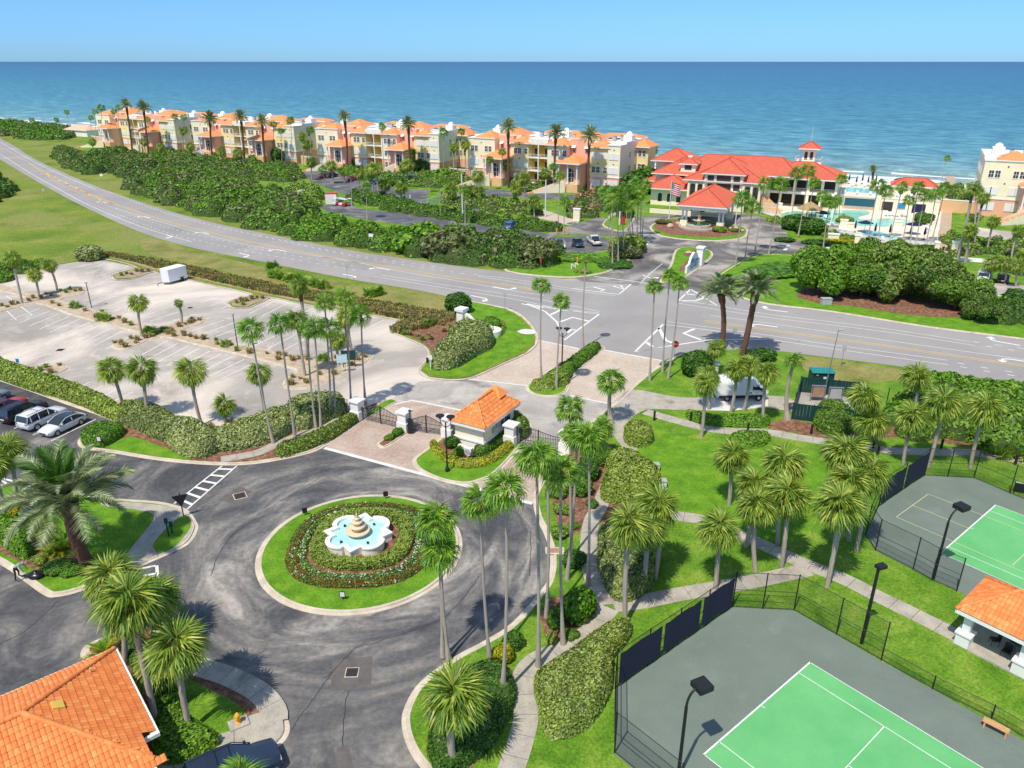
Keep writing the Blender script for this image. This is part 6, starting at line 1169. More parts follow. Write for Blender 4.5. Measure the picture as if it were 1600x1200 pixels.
    for y in (7, 11, 15, 19):
        for z in (1.5, 5.3, 9.3): win(t, 50.02, z, y, 1.15, 1.9, R(90)); win(t, -.02, z, y, 1.15, 1.9, R(90))
    for x in (5, 15, 26, 38, 46):
        for z in (1.5, 5.3, 9.3): win(t, x, z, D0+.02, 1.6, 1.9)
    for x0, y0 in ((50, 12),):
        b = MB(); b.box(x0, x0+3.6, y0, y0+6, 0, 4.2, 'stucco_pink'); b.box(x0, x0+3.6, y0, y0+6, 4.2, 12, 'stucco_yellow'); b.build('side_bay', t); b = MB(); b.hip(x0-1, x0+3.8, y0-.5, y0+6.5, 12.2, 14.2, 'clay_orange', .5, 'trim_white'); b.build('roof', t)
        for z in (5.3, 9.2): win(t, x0+1.1, z, y0-.02, 1, 2); win(t, x0+2.4, z, y0-.02, 1, 2)
    for (x, y, s) in ((18, 14, 1.1), (20, 15, 1.0), (22, 14, 1.2), (24, 16, 1), (30, 12, 1.1), (43, 12, 1.1), (45, 13, 1.0), (44, 15.5, 1.2), (6, 14, 1), (9, 15, 1.1)):
        b = MB(); b.box(x-s/2, x+s/2, y-s/2, y+s/2, H0+.3, H0+1.5, 'unit_grey'); b.box(x-s/2+.1, x+s/2-.1, y-s/2+.1, y+s/2-.1, H0+1.5, H0+1.56, 'crack_dark'); b.build('roof_unit', t)
    for x, y in ((27, 13), (48, 11), (3, 13)): b = MB(); b.box(x-1.3, x+1.3, y-1.3, y+1.3, H0, H0+2.2, 'stucco_white'); b.lathe([(1.0, H0+2.2), (.8, H0+2.9), (.1, H0+3.3)], 'roof_white', 10, (x, y, 0)); b.build('roof_housing', t)
    for x0, x1, z in ((16, 30, 15.2), (36, 49, 15.0)): b = MB(); b.hip(x0, x1, 17, 22, H0+.9, z, 'clay_orange', .3, 'trim_white'); b.build('roof', t)
    b = MB(); b.box(-9, 0, 1.5, 2.0, 0, 3.0, 'stucco_tan'); b.box(-9.05, 0, 1.45, 2.05, 3.0, 3.2, 'trim_white'); b.build('garden_wall', t)
    return t
cd = condo('orange roofed cream and pink condo at the left end of the beach row')
CPOS = [((148, 177), (270.5, 186), None), ((297.5, 187), (458, 196), 'second orange roofed condo from the left, its balconies left of a dark tree'), ((492, 199), (685, 208), 'middle orange roofed condo with a round dark tree before its balconies'), ((731, 213), (970, 226), 'orange roofed condo nearest the clubhouse, with two date palms at its porches'), ((1541, 248), None, 'orange roofed condo cut off by the right edge of the picture')]
for k, (a_, b_, lb) in enumerate(CPOS):
    p = G(*a_, 13.7)
    if b_: q = G(*b_, 13.7); ang = math.atan2(q.y-p.y, q.x-p.x); L = math.hypot(q.x-p.x, q.y-p.y)
    else: ang = R(-27); L = 53
    ang2 = (ang+R(-30))/2; sx = L/50
    if k == 0: cd.location = (p.x, p.y, 0); cd.rotation_euler = (0, 0, ang); cd.scale = (sx, 1.05, 1)
    else: dup(cd, (p.x, p.y, 0), ang, lb, (sx, 1.05, 1))
b = MB(); g = G(132, 212); b.box(-9, 9, -4, 4, 0, 3, 'stucco_white'); t = thing('low_beach_house', 'low pale house with brown hip roof left of the condo row', 'house', (g.x, g.y, 0), R(-30)); b.build('wall', t); b = MB(); b.hip(-9, 9, -4, 4, 3.2, 5.4, 'stucco_pink', .6, 'trim_white'); b.build('roof', t)
# ---------------------------------------------------------------- clubhouse
CB = thing('clubhouse', 'big cream clubhouse with bright red tiled roofs and a small lookout tower', 'clubhouse', (45.9, 197.5, 0), R(-24))
def blk(x0, x1, y0, y1, z0, z1, mt='stucco_cream', name='wall', par=None): b = MB(); b.box(x0, x1, y0, y1, z0, z1, mt); return b.build(name, par or CB)
def rf(x0, x1, y0, y1, z, zr, over=.8, mt='clay_red', par=None, ridge=None, name='roof', caps=True):
    b = MB(); b.hip(x0, x1, y0, y1, z, zr, mt, over, 'trim_white', ridge); o = b.build(name, par or CB)
    # ridge and hip caps
    v = [Vector(p) for p in b.v[-6:]]; A_, B_ = v[4], v[5]; c = MB(); w_, d_ = x1-x0, y1-y0
    prs = [(v[0], A_), (v[3], A_), (v[1], B_), (v[2], B_), (A_, B_)] if w_ >= d_ else [(v[0], A_), (v[1], A_), (v[2], B_), (v[3], B_), (A_, B_)]
    for p, q in prs:
        if (q-p).length > .2: c.tube(p, q, .13, .13, mt+'_dark', 6)
    c.build('ridge_cap', o); 
    # tile courses down each slope, joined
    c = MB(); 
    faces = [[v[0], v[1], B_, A_], [v[1], v[2], B_], [v[2], v[3], A_, B_], [v[3], v[0], A_]] if w_ >= d_ else [[v[0], v[1], A_], [v[1], v[2], B_, A_], [v[2], v[3], B_], [v[3], v[0], A_, B_]]
    for f in faces:
        e = (f[1]-f[0]).normalized(); up = (f[2]-f[1]); up -= e*up.dot(e); Ls = up.length; up.normalize(); n = int((f[1]-f[0]).length/.55)
        for i in range(1, n):
            s = i*.55; p0 = f[0]+e*s; x = s; T = (f[1]-f[0]).length
            hl = (f[-1]-f[0]).dot(e) if len(f) == 4 else (f[2]-f[0]).dot(e); hr = T-((f[2]-f[0]).dot(e))
            lim = Ls*min(1, x/max(hl, .01), (T-x)/max(hr, .01)); 
            nrm = e.cross(up)
            if nrm.z < 0: nrm = -nrm
            q0 = p0+nrm*.01; q1 = q0+up*lim; a_ = e*.12
            c.add([q0-a_, q0+nrm*.08, q0+a_, q1-a_, q1+nrm*.08, q1+a_], [(0, 1, 4, 3), (1, 2, 5, 4)], mt)
    oo = c.build('roof_tiles', o); oo['kind'] = 'stuff'
    return o
blk(-2, 16.5, 4, 22, 0, 7.2); rf(-2.5, 17, 4, 25, 7.5, 12.0); blk(16.5, 34, 17.5, 31, 7.0, 7.4, 'trim_white', 'cornice'); rf(15, 34.5, 17, 32, 7.5, 10.9)
rf(-6, 24, 14, 30, 8.2, 12.0, name='main_roof', ridge=20)
blk(2.3, 12, 3.3, 14, 7.0, 9.2, name='upper_wall'); rf(2.3, 12, 3.3, 17, 9.4, 12.6, .7)
for x in (3.9, 10.4): blk(x-.8, x+.8, 3.22, 3.3, 7.5, 8.8, 'window_glass', 'window'); blk(x-.8, x+.8, 3.9, 3.98, 5.2, 6.7, 'shade_dark', 'opening')
blk(5.4, 8.9, 3.22, 3.3, 7.4, 8.9, 'window_glass', 'window'); blk(5.3, 9.0, 3.9, 3.98, 5.2, 6.8, 'shade_dark', 'opening')
def arch(x, z, y, w_, h, par=None, rz=0):
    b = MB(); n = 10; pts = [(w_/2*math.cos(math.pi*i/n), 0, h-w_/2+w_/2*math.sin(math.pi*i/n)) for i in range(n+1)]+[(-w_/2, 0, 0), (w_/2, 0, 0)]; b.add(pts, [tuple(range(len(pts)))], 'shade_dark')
    return b.build('arch_opening', par or CB, loc=(x, y, z), rz=rz)
blk(2.3, 12, 3.0, 4, 4.7, 5.1, 'trim_white', 'cornice')
for x in (-.6, 1.3, 13.2, 15.2): arch(x, 3.4, 3.95, 1.3, 3.0)
for x in (-1.6, .4, 2.2, 12.2, 14.2, 16.2): blk(x-.25, x+.25, 3.6, 4, 0, 7.0, 'stucco_cream', 'pilaster')
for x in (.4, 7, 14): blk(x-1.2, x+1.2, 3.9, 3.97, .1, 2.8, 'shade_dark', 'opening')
# grand stair at right of centre
b = MB()
for i in range(14): b.box(16.8+i*.35, 17.2+i*.35, 5-0*i, 9, 0, 4.2-i*.3, 'stucco_tan')
b.build('stair', CB); rail(CB, 17, 22, 5, 1.5)
blk(16.5, 34, 22, 31, 0, 7.0, name='wall')
for x in (17, 20, 23.4, 26.8, 30.2, 33.6): blk(x-.35, x+.35, 17.8, 18.5, 0, 7.0, 'stucco_cream', 'column')
blk(16.5, 34, 17.7, 22, 3.3, 3.9, 'stucco_white', 'balcony'); 
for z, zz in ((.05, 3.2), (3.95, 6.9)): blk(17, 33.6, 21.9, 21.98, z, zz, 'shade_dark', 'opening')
for x0 in (20.4, 23.8, 27.2, 30.6): rail(CB, x0, x0+2.7, 18.0, 3.9, 1.0, 'stucco_white')
# left wing
blk(-13, -2, 14, 30, 0, 7.2); rf(-13, -2, 12.5, 30, 7.5, 10.6); blk(-12, -1, 6, 14, 0, 4.4); rf(-13, -1.5, 5, 17, 4.6, 7.4); blk(-16, -6, 26, 34, 0, 9.2); rf(-16.5, -6, 25, 36, 9.4, 12.4); rf(-17, -8, 20, 32, 4.4, 6.4)
blk(-6, -2, 12.8, 17, 8, 10.2, name='dormer_wall'); rf(-6, -2, 12.8, 18, 10.3, 11.8, .6, name='dormer_roof'); blk(-4.9, -3.1, 12.72, 12.8, 8.7, 9.9, 'window_glass', 'window'); blk(-4.6, -3.4, 14.5, 15.7, 11.2, 12.1, 'roof_white', 'roof_vent')
for x in (-9.5, -7, -4.5): arch(x, 1.0, 5.97, 1.1, 2.2)
arch(-9, 5.6, 12.45, 1.2, .9)
# tower
TW = (22.2, 28.2, 25, 31)
blk(*TW, 7, 10.3, 'stucco_white', 'tower_base'); blk(TW[0]-.5, TW[1]+.5, TW[2]-.5, TW[3]+.5, 10.3, 10.6, 'trim_white', 'tower_deck'); blk(23.6, 26.8, 26.4, 29.6, 10.6, 14.0, 'stucco_cream', 'tower_wall'); rf(23.3, 27.1, 26.1, 29.9, 14.2, 15.9, .9, name='tower_roof')
for (a, b_) in (((TW[0]-.3, TW[2]-.3), (TW[1]+.3, TW[2]-.3)), ((TW[0]-.3, TW[2]-.3), (TW[0]-.3, TW[3]+.3)), ((TW[1]+.3, TW[2]-.3), (TW[1]+.3, TW[3]+.3)), ((TW[0]-.3, TW[3]+.3), (TW[1]+.3, TW[3]+.3))): rail(CB, a[0], b_[0], a[1], 10.6, 1.1, 'trim_white', y1=b_[1])
for x in (24.5, 25.9): arch(x, 11.2, 26.37, .8, 2.1)
b = MB(); b.tube((25.2, 28, 15.8), (25.2, 28, 19.5), .05, .03, 'white_metal', 5); b.build('mast', CB)
# covered drop-off
PC = thing('covered_drop_off', 'open sided drop off porch with red hip roof on white columns', 'porch', CB.location.copy(), R(-24))
rf(1.8, 12.0, -21.6, -3.5, 5.2, 8.4, .6, par=PC)
blk(1.6, 12.2, -21.8, -3.3, 4.2, 4.9, 'trim_white', 'beam', PC).scale
for x, y in ((2.6, -19.5), (11, -19.5), (2.6, -6), (11, -6)):
    blk(x-.8, x+.8, y-.8, y+.8, 0, 1.5, 'stucco_cream', 'plinth', PC)
    b = MB(); [b.tube((x+dx, y, 1.5), (x+dx, y, 4.2), .26, .22, 'trim_white', 10) for dx in (-.42, .42)]; b.build('column', PC)
b = MB(); b.box(2.9, 10.7, -5.6, -5.3, 0, 1.0, 'stucco_cream'); b.box(-9, 1.5, -6.3, -6, 0, 1.1, 'stucco_cream'); b.build('low_wall', PC)
# oval fountain in front
g = G(1091, 356); FT = thing('round_fountain', 'round two tier stone fountain on the oval before the porch', 'fountain', (g.x, g.y, .13))
b = MB(); b.lathe([(4.6, 0), (4.6, .35), (4.2, .4), (4.0, .1)], 'walk_concrete', 36); b.build('paved_base', FT); b = MB(); b.lathe([(2.8, 0), (2.8, .75), (2.5, .8), (2.4, .45)], 'rock', 32); b.build('basin', FT)
b = MB(); b.lathe([(2.38, .5), (.1, .52)], 'pool_water', 28); b.build('water', FT)
b = MB(); b.lathe([(.5, .4), (.3, 1.3), (1.4, 1.6), (1.45, 1.75), (.4, 1.6), (.22, 2.5), (.75, 2.7), (.78, 2.8), (.2, 2.75), (.1, 3.5), (.02, 3.8)], 'limestone', 20); b.build('tiers', FT)
for (x, y, s, lb) in [(1047, 356, 1.5, 'long pale boulder left of the round fountain'), (1059, 351, 1.0, 'small pale boulder beside the round fountain'), (1150, 358, .9, 'pale boulder at the right of the oval'), (1160, 362, .7, 'small boulder at the right tip of the oval'), (1140, 358, .6, 'boulder behind the spiky palm bush'), (1076, 397, .9, 'brown boulder behind the entrance sign'), (1095, 398, .9, 'second brown boulder behind the entrance sign')]:
    g = G(x, y); b = MB(); rr = random.Random(x); b.lathe([(.5, 0), (.55+rr.random()*.1, .25), (.4, .5), (.1, .62)], 'rock', 9); o = b.build('boulder', None, loc=(g.x, g.y, .12), label=lb, cat='boulder'); o.scale = (s*1.5, s, s); o.rotation_euler = (0, 0, rr.random()*3)
def flagpole(px, py, top, lb, striped):
    g = G(px, py, .1); h = TP(px, top, g.y).z; t = thing('flagpole', lb, 'flagpole', g); b = MB(); b.tube((0, 0, 0), (0, 0, h), .11, .06, 'white_metal', 8); b.lathe([(.01, h), (.12, h+.12), (.01, h+.24)], 'yellow_post', 8); b.build('pole', t)
    if striped:
        f = MB(); n = 13; Lf, Hf = 2.3, 3.0
        for i in range(n):
            for k in range(6):
                x0, x1 = Lf*k/6, Lf*(k+1)/6; z0 = h-.3-Hf*(i+1)/n*1-.0; z1 = h-.3-Hf*i/n; dr = lambda x: -.5*x/Lf*1.4; yv = lambda x: .18*math.sin(x*3)
                m_ = 'paint_grey' if (i < 7 and k < 2) else ('lamp_red' if i % 2 == 0 else 'white_metal')
                f.add([(x0, yv(x0), z0+dr(x0)), (x1, yv(x1), z0+dr(x1)), (x1, yv(x1), z1+dr(x1)), (x0, yv(x0), z1+dr(x0))], [(0, 1, 2, 3)], m_)
        f.build('flag', t)
    else:
        f = MB(); f.add([(0, 0, h-.3), (.5, .1, h-1.2), (.4, .1, h-3.4), (0, 0, h-3.2)], [(0, 1, 2, 3)], 'sign_pale'); f.build('flag', t)
flagpole(1045, 341, 283, 'white pole flying a striped red and white flag', True); flagpole(1148, 357, 303, 'white pole with limp pale flag right of the porch', False)
# ---------------------------------------------------------------- pool side
GT = thing('pool_terrace', 'raised cream pool terrace with dark grotto opening facing the pool', 'terrace', CB.location.copy(), R(-24))
blk(34, 58, 20, 46, 0, 3.2, 'stucco_cream', 'wall', GT); blk(33.9, 58.1, 19.9, 46.1, 3.2, 3.35, 'pool_deck', 'deck', GT)
blk(36.0, 43.2, 19.86, 19.95, .3, 2.9, 'aqua_panel', 'grotto', GT); blk(36.0, 43.2, 19.6, 19.84, .1, .9, 'rock', 'rock_edge', GT)
for x in (35.2, 44.0): blk(x-.5, x+.5, 19.2, 19.9, 0, 3.9, 'stucco_cream', 'pier', GT)
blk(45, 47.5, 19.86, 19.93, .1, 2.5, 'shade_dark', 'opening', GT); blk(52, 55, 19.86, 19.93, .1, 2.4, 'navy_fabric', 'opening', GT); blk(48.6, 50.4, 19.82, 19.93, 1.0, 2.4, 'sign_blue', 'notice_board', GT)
for k in range(5): blk(45+k*2.6, 46.6+k*2.6, 18.2-.4*k*0, 18.9, .14, .5, 'white_metal', 'bench', GT)
rail(GT, 34, 45, 20.2, 3.35); rail(GT, 45, 58, 20.2, 3.35, y1=20.2); rail(GT, 34, 58, 45.7, 3.35)
b = MB(); b.prism([(35, 27), (44, 26), (44.5, 34), (36, 36)], 3.36, 3.40, 'pool_water'); b.build('upper_pool', GT)
CBN = thing('pool_cabana', 'long cabana with red hip roof on the upper pool terrace', 'cabana', CB.location.copy(), R(-24)); blk(47, 57, 27, 32, 3.35, 5.6, par=CBN); rf(47, 57, 27, 32, 5.8, 7.6, .6, par=CBN)
for x in (49, 52, 55): blk(x-.6, x+.6, 26.9, 26.98, 3.6, 5.2, 'shade_dark', 'opening', CBN)
def umb(g, lb, opened, z=0, grp='navy pool umbrellas'):
    t = thing('pool_umbrella', lb, 'umbrella', (g[0], g[1], z), 0, grp); b = MB(); b.tube((0, 0, 0), (0, 0, 2.6), .04, .035, 'grey_metal', 6); b.build('pole', t)
    b = MB(); n = 8
    if opened: b.add([(0, 0, 2.75)]+[(1.75*math.cos(2*math.pi*i/n), 1.75*math.sin(2*math.pi*i/n), 2.1) for i in range(n)], [(0, 1+i, 1+(i+1) % n) for i in range(n)], 'navy_fabric')
    else: b.lathe([(.18, 1.0), (.26, 1.3), (.17, 2.3), (.03, 2.8)], 'navy_fabric', 8)
    b.build('canopy', t); b = MB(); b.lathe([(.35, 0), (.3, .12)], 'black_metal', 10); b.build('base', t)
kc = 0
for i, (x, y, op) in enumerate([(1284, 347, 1), (1282, 338, 0), (1335, 363, 0), (1350, 363, 1), (1366, 368, 0), (1389, 370, 0), (1425, 366, 1), (1421, 372, 0), (1443, 374, 0)]):
    g = G(x, y, .13); umb(g, ['open', 'folded'][1-op]+' navy umbrella, '+ORD[i]+' from the left round the lower pool', op, .13)
def LW(x, y): return (45.9+x*math.cos(R(-24))-y*math.sin(R(-24)), 197.5+x*math.sin(R(-24))+y*math.cos(R(-24)))
for i, (x, y, op) in enumerate([(36, 43, 0), (38, 40, 0), (39.5, 44, 0), (41, 40.5, 0), (43, 43.5, 0), (49, 41, 1)]): umb(LW(x, y), ['open', 'folded'][1-op]+' navy umbrella, '+ORD[i]+' from the left on the upper terrace', op, 3.35)
def lounger(g, rz, lb, z):
    t = thing('sun_lounger', lb, 'sun lounger', (g[0], g[1], z), rz, 'white pool loungers'); b = MB(); b.box(-.3, .3, -.9, .45, .28, .34, 'white_metal'); b.build('seat', t); b = MB(); b.add([(-.3, .45, .34), (.3, .45, .34), (.3, 1.0, .8), (-.3, 1.0, .8), (-.3, .45, .28), (.3, .45, .28), (.3, 1.05, .76), (-.3, 1.05, .76)], [(0, 1, 2, 3), (7, 6, 5, 4), (0, 4, 5, 1), (2, 6, 7, 3), (1, 5, 6, 2), (3, 7, 4, 0)], 'white_metal'); b.build('backrest', t)
    b = MB(); [b.tube((x, y, 0), (x, y, .28), .03, .03, 'white_metal', 5) for x in (-.25, .25) for y in (-.8, .4)]; b.build('legs', t)
k = 0
for (x, y) in [(1384, 337), (1390, 337), (1396, 337.5), (1402, 338), (1409, 338), (1415, 339), (1290, 341), (1296, 343), (1272, 350), (1300, 353), (1312, 360), (1320, 361), (1380, 376), (1395, 378), (1345, 373), (1450, 352), (1448, 358), (1446, 364)]:
    lounger(G(x, y, .13), R(random.choice([-24, -10, 160])), 'white lounger, '+ORD[k]+' of the lower pool deck counted along its edge', .13); k += 1
k = 0
for i in range(12): lounger(LW(35.5+i*1.6, 38.5 if i % 2 else 24), R(-24), 'white lounger, '+ORD[k]+' from the left on the upper pool terrace', 3.35); k += 1
g = G(1281, 345, .13); t = thing('thatched_hut', 'small round thatched hut at the pool edge', 'hut', (g.x-.5, g.y+6, .13)); b = MB(); [b.tube((1.6*math.cos(a), 1.6*math.sin(a), 0), (1.6*math.cos(a), 1.6*math.sin(a), 2.2), .08, .08, 'trunk_brown', 6) for a in (0, 1.57, 3.14, 4.71)]; b.build('posts', t); b = MB(); b.lathe([(3.0, 1.8), (2.9, 2.0), (1.4, 2.9), (.1, 3.6)], 'thatch', 16); b.build('roof', t)
def fence_line(px, h, lb, mat, post, panel=None, step=2.4, z=.1, nm='fence', rails=2, pr=.05):
    P = W_(px); t = thing(nm, lb, 'fence', (P[0][0], P[0][1], z)); ox, oy = P[0]; N = 0
    for i in range(len(P)-1):
        a, b_ = P[i], P[i+1]; L = math.hypot(b_[0]-a[0], b_[1]-a[1]); n = max(int(L/step+.5), 1)
        for k in range(n+(1 if i == len(P)-2 else 0)):
            x, y = a[0]+(b_[0]-a[0])*k/n-ox, a[1]+(b_[1]-a[1])*k/n-oy; b = MB(); b.tube((x, y, 0), (x, y, h), pr, pr, post, 5); b.build('post', t)
        A_, B_ = (a[0]-ox, a[1]-oy), (b_[0]-ox, b_[1]-oy)
        for zz in [h-.06, .12, h*.5][:rails]: b = MB(); b.path([(*A_, zz), (*B_, zz)], pr*.6, post, 4); b.build('rail', t)
        if panel: b = MB(); b.add([(*A_, .05), (*B_, .05), (*B_, h-.05), (*A_, h-.05)], [(0, 1, 2, 3)], panel); b.build('pickets' if panel == 'white_pickets' else 'mesh_panel', t)
    return t
fence_line([(1182, 330), (1200, 337), (1240, 348), (1276, 357), (1312, 368), (1350, 377), (1410, 386), (1462, 389)], 1.4, 'white picket fence round the front of the pool', 'white', 'white_metal', 'white_pickets')
fence_line([(1462, 389), (1470, 340), (1474, 310)], 1.4, 'white fence between pool deck and boardwalk', 'white', 'white_metal', 'white_pickets')
fence_line([(658, 324), (668, 322), (690, 316), (700, 308), (712, 307), (718, 315)], 1.8, 'white panel fence by the condo turning circle', 'white', 'white_metal', 'white_pickets')
g = G(1472, 398); 
for (x, y, s, h, lb) in [(1301, 378, 2.2, 1.5, 'cream wall block left of the pool entrance'), (1338, 382, 1.0, 1.8, 'cream pillar right of the yellow hedge'), (1489, 398, 1.1, 2.4, 'white pillar right of the boardwalk start'), (1462, 394, .9, 1.8, 'cream pillar left of the boardwalk start'), (1318, 352, 1.6, 1.1, 'cream planter wall before the pool, left one'), (1329, 358, 1.6, 1.2, 'cream planter wall before the pool, second one'), (1402, 355, 1.8, 1.2, 'cream planter wall before the pool, right one'), (901, 346, 1.6, 2.8, 'tan gateway pillar at the brick lane'), (1218, 330, .9, 1.8, 'cream pillar at the clubhouse end of the pool fence')]:
    g = G(x, y); b = MB(); b.box(-s/2, s/2, -.5, .5, 0, h, 'stucco_cream'); b.box(-s/2-.1, s/2+.1, -.6, .6, h, h+.2, 'trim_white'); b.build('pillar', None, loc=(g.x, g.y, .1), rz=R(-20), label=lb, cat='pillar')
# blue entrance sign of the club
g = G(1072, 428); t = thing('entrance_sign', 'white curved entrance sign with two blue panels on the club island', 'sign', (g.x, g.y, .12), R(58))
b = MB(); pts = [(-.2, 0), (6.6, 0), (6.6, 1.5), (5.6, 1.9), (4.6, 2.9), (3.2, 3.3), (1.9, 2.7), (1.0, 1.5), (-.2, 1.3)]; n = len(pts); b.add([(p[0], -.2, p[1]) for p in pts]+[(p[0], .2, p[1]) for p in pts], [tuple(range(n)), tuple(range(2*n-1, n-1, -1))]+[(i, n+i, n+(i+1) % n, (i+1) % n) for i in range(n)], 'trim_white'); b.build('wall', t)
for x0, x1, z1, mt in ((1.4, 3.2, 2.3, 'sign_blue'), (3.7, 5.3, 1.9, 'sign_teal')): 
    b = MB(); b.box(x0, x1, -.28, -.21, .4, z1, mt); p_ = b.build('panel', t); b = MB(); [b.box(x0+.25, x1-.25, -.30, -.285, .6+k*.35, .72+k*.35, 'white_metal') for k in range(3)]; b.build('lettering', p_)
b = MB(); b.box(6.6, 7.9, -.6, .6, 0, 3.2, 'trim_white'); b.box(6.45, 8.05, -.75, .75, 3.2, 3.5, 'trim_white'); b.build('pillar', t)
# lamp masts and poles at the condos
def mast(px, py, top, lb, mat='white_metal', r=.11, head=None, cat='pole', nm='pole', grp=None):
    g = G(px, py, .05); h = TP(px, top, g.y).z; t = thing(nm, lb, cat, g, 0, grp); b = MB(); b.tube((0, 0, 0), (0, 0, h), r, r*.8, mat, 8); b.build('pole', t); return t, h
for x, y, tp, lb in [(852, 338, 281, 'pale bare pole left of the brick gateway'), (597, 308, 259, 'white bare pole in the condo parking'), (723, 345, 272, 'white bare pole behind the middle hedge'), (641, 310, 304, 'short white post at the turning circle'), (1496, 407, 318, 'leaning bare grey trunk right of the boardwalk'), (1509, 410, 390, 'short brown post beside the leaning trunk')]: mast(x, y, tp, lb, 'trunk_grey' if 'trunk' in lb else 'white_metal', .25 if 'trunk' in lb else .16)
for x, y, lb in [(870, 366, 'left yellow bollard at the brick lane'), (880, 367, 'middle yellow bollard at the brick lane'), (887, 366, 'right yellow bollard at the brick lane'), (902, 412, 'yellow marker post on the corner lawn')]: g = G(x, y); b = MB(); b.lathe([(.14, 0), (.14, 1.1), (.08, 1.25)], 'yellow_post', 8); b.build('bollard', None, loc=(g.x, g.y, .1), label=lb, cat='bollard', group='yellow bollards at the brick lane' if 'bollard' in lb else None)
for x, y, lb in [(893, 421, 'left white standpipe on the corner lawn'), (899, 419, 'right white standpipe on the corner lawn')]: g = G(x, y); b = MB(); b.tube((0, 0, 0), (0, 0, .9), .12, .12, 'white_metal', 8); b.tube((0, 0, .9), (.5, 0, .5), .1, .1, 'white_metal', 8); b.build('standpipe', None, loc=(g.x, g.y, .12), label=lb, cat='pipe')
g = G(973, 352); b = MB(); b.box(-.5, .5, -.06, .06, .2, 1.9, 'red_paint'); b.box(-1.0, -.7, -.06, .06, 0, 3.2, 'white_metal'); b.build('red_sign', None, loc=(g.x, g.y, .12), label='red sign board beside a white post on the small bed', cat='sign')
g = G(444, 318); t = thing('green_tent', 'small dark green tent at the edge of the thicket', 'tent', (g.x, g.y, 0), .3); b = MB(); b.add([(-3, -1.5, 0), (3, -1.5, 0), (3, 1.5, 0), (-3, 1.5, 0), (-3, 0, 3), (3, 0, 3)], [(0, 1, 5, 4), (2, 3, 4, 5), (1, 2, 5), (3, 0, 4)], 'dark_green_metal'); b.build('canvas', t)
g = G(471, 308); b = MB(); b.lathe([(1.2, 0), (1.2, 1.8), (.2, 2.0)], 'unit_grey', 12); b.build('grey_tank', None, loc=(g.x, g.y, 0), label='round grey tank in the thicket edge', cat='tank')
g = G(519, 318); b = MB(); b.box(-1.5, 1.5, -1, 1, 0, 2.6, 'white_metal'); b.box(-1.5, 1.5, -1, 1, 2.605, 2.8, 'red_paint'); b.build('white_kiosk', None, loc=(g.x, g.y, 0), label='small white kiosk with red top at the condo car park', cat='kiosk')
g = G(643, 283); b = MB(); b.box(-1.1, 1.1, -.5, .5, 0, 2.2, 'stucco_white'); b.build('white_cabinet', None, loc=(g.x, g.y, 0), label='white cabinet by the condo turning circle', cat='cabinet')
for k, (x, y) in enumerate([(526, 320), (531, 320), (536, 321), (541, 322), (546, 321)]): g = G(x, y); t = thing('golf_cart', 'golf cart, '+ORD[k]+' from the left in the huddle by the kiosk', 'golf cart', (g.x, g.y, 0), R(60), 'golf carts by the kiosk'); b = MB(); b.box(-1.1, 1.1, -.55, .55, .25, .75, 'red_paint' if k % 2 else 'white_metal'); b.build('body', t); b = MB(); b.box(-.8, .8, -.55, .55, 1.75, 1.82, 'white_metal'); [b.tube((sx*.7, sy*.5, .7), (sx*.7, sy*.5, 1.75), .03, .03, 'black_metal', 4) for sx in (-1, 1) for sy in (-1, 1)]; b.build('canopy', t); b = MB(); [b.tube((sx*.75, sy*.5-.08, .25), (sx*.75, sy*.5+.08, .25), .24, .24, 'tyre', 10) for sx in (-1, 1) for sy in (-1, 1)]; b.build('wheels', t)
# ================================================================== NEAR STRUCTURES
# clay tile: colour differs a little tile by tile
m, nt, bs = newmat('roof_tile'); gm = nd(nt, 'ShaderNodeNewGeometry'); oi = nd(nt, 'ShaderNodeObjectInfo')
f = math_(nt, 'FRACT', math_(nt, 'ADD', gm.outputs['Random Per Island'], oi.outputs['Random']))
nt.links.new(ramp(nt, f, [(0, (.72, .20, .05)), (.4, (.80, .24, .06)), (.8, (.85, .28, .075)), (1, (.86, .33, .11))]), bs.inputs['Base Color']); bs.inputs['Roughness'].default_value = .75
def tile_mesh(w_, l, h=.038):
    prof = [(-.5, 0), (-.3, .75), (0, 1), (.3, .75), (.5, 0)]; V = [(p*w_, 0, q*h+.03) for p, q in prof]+[(p*w_*.94, l, q*h*.8) for p, q in prof]+[(-.5*w_, 0, -.02), (.5*w_, 0, -.02)]
    me = bpy.data.meshes.new('tile'); me.from_pydata(V, [], [(i, i+1, i+6, i+5) for i in range(4)]+[(10, 11, 4, 3, 2, 1, 0)]); me.materials.append(M['roof_tile']); me.update(); return me
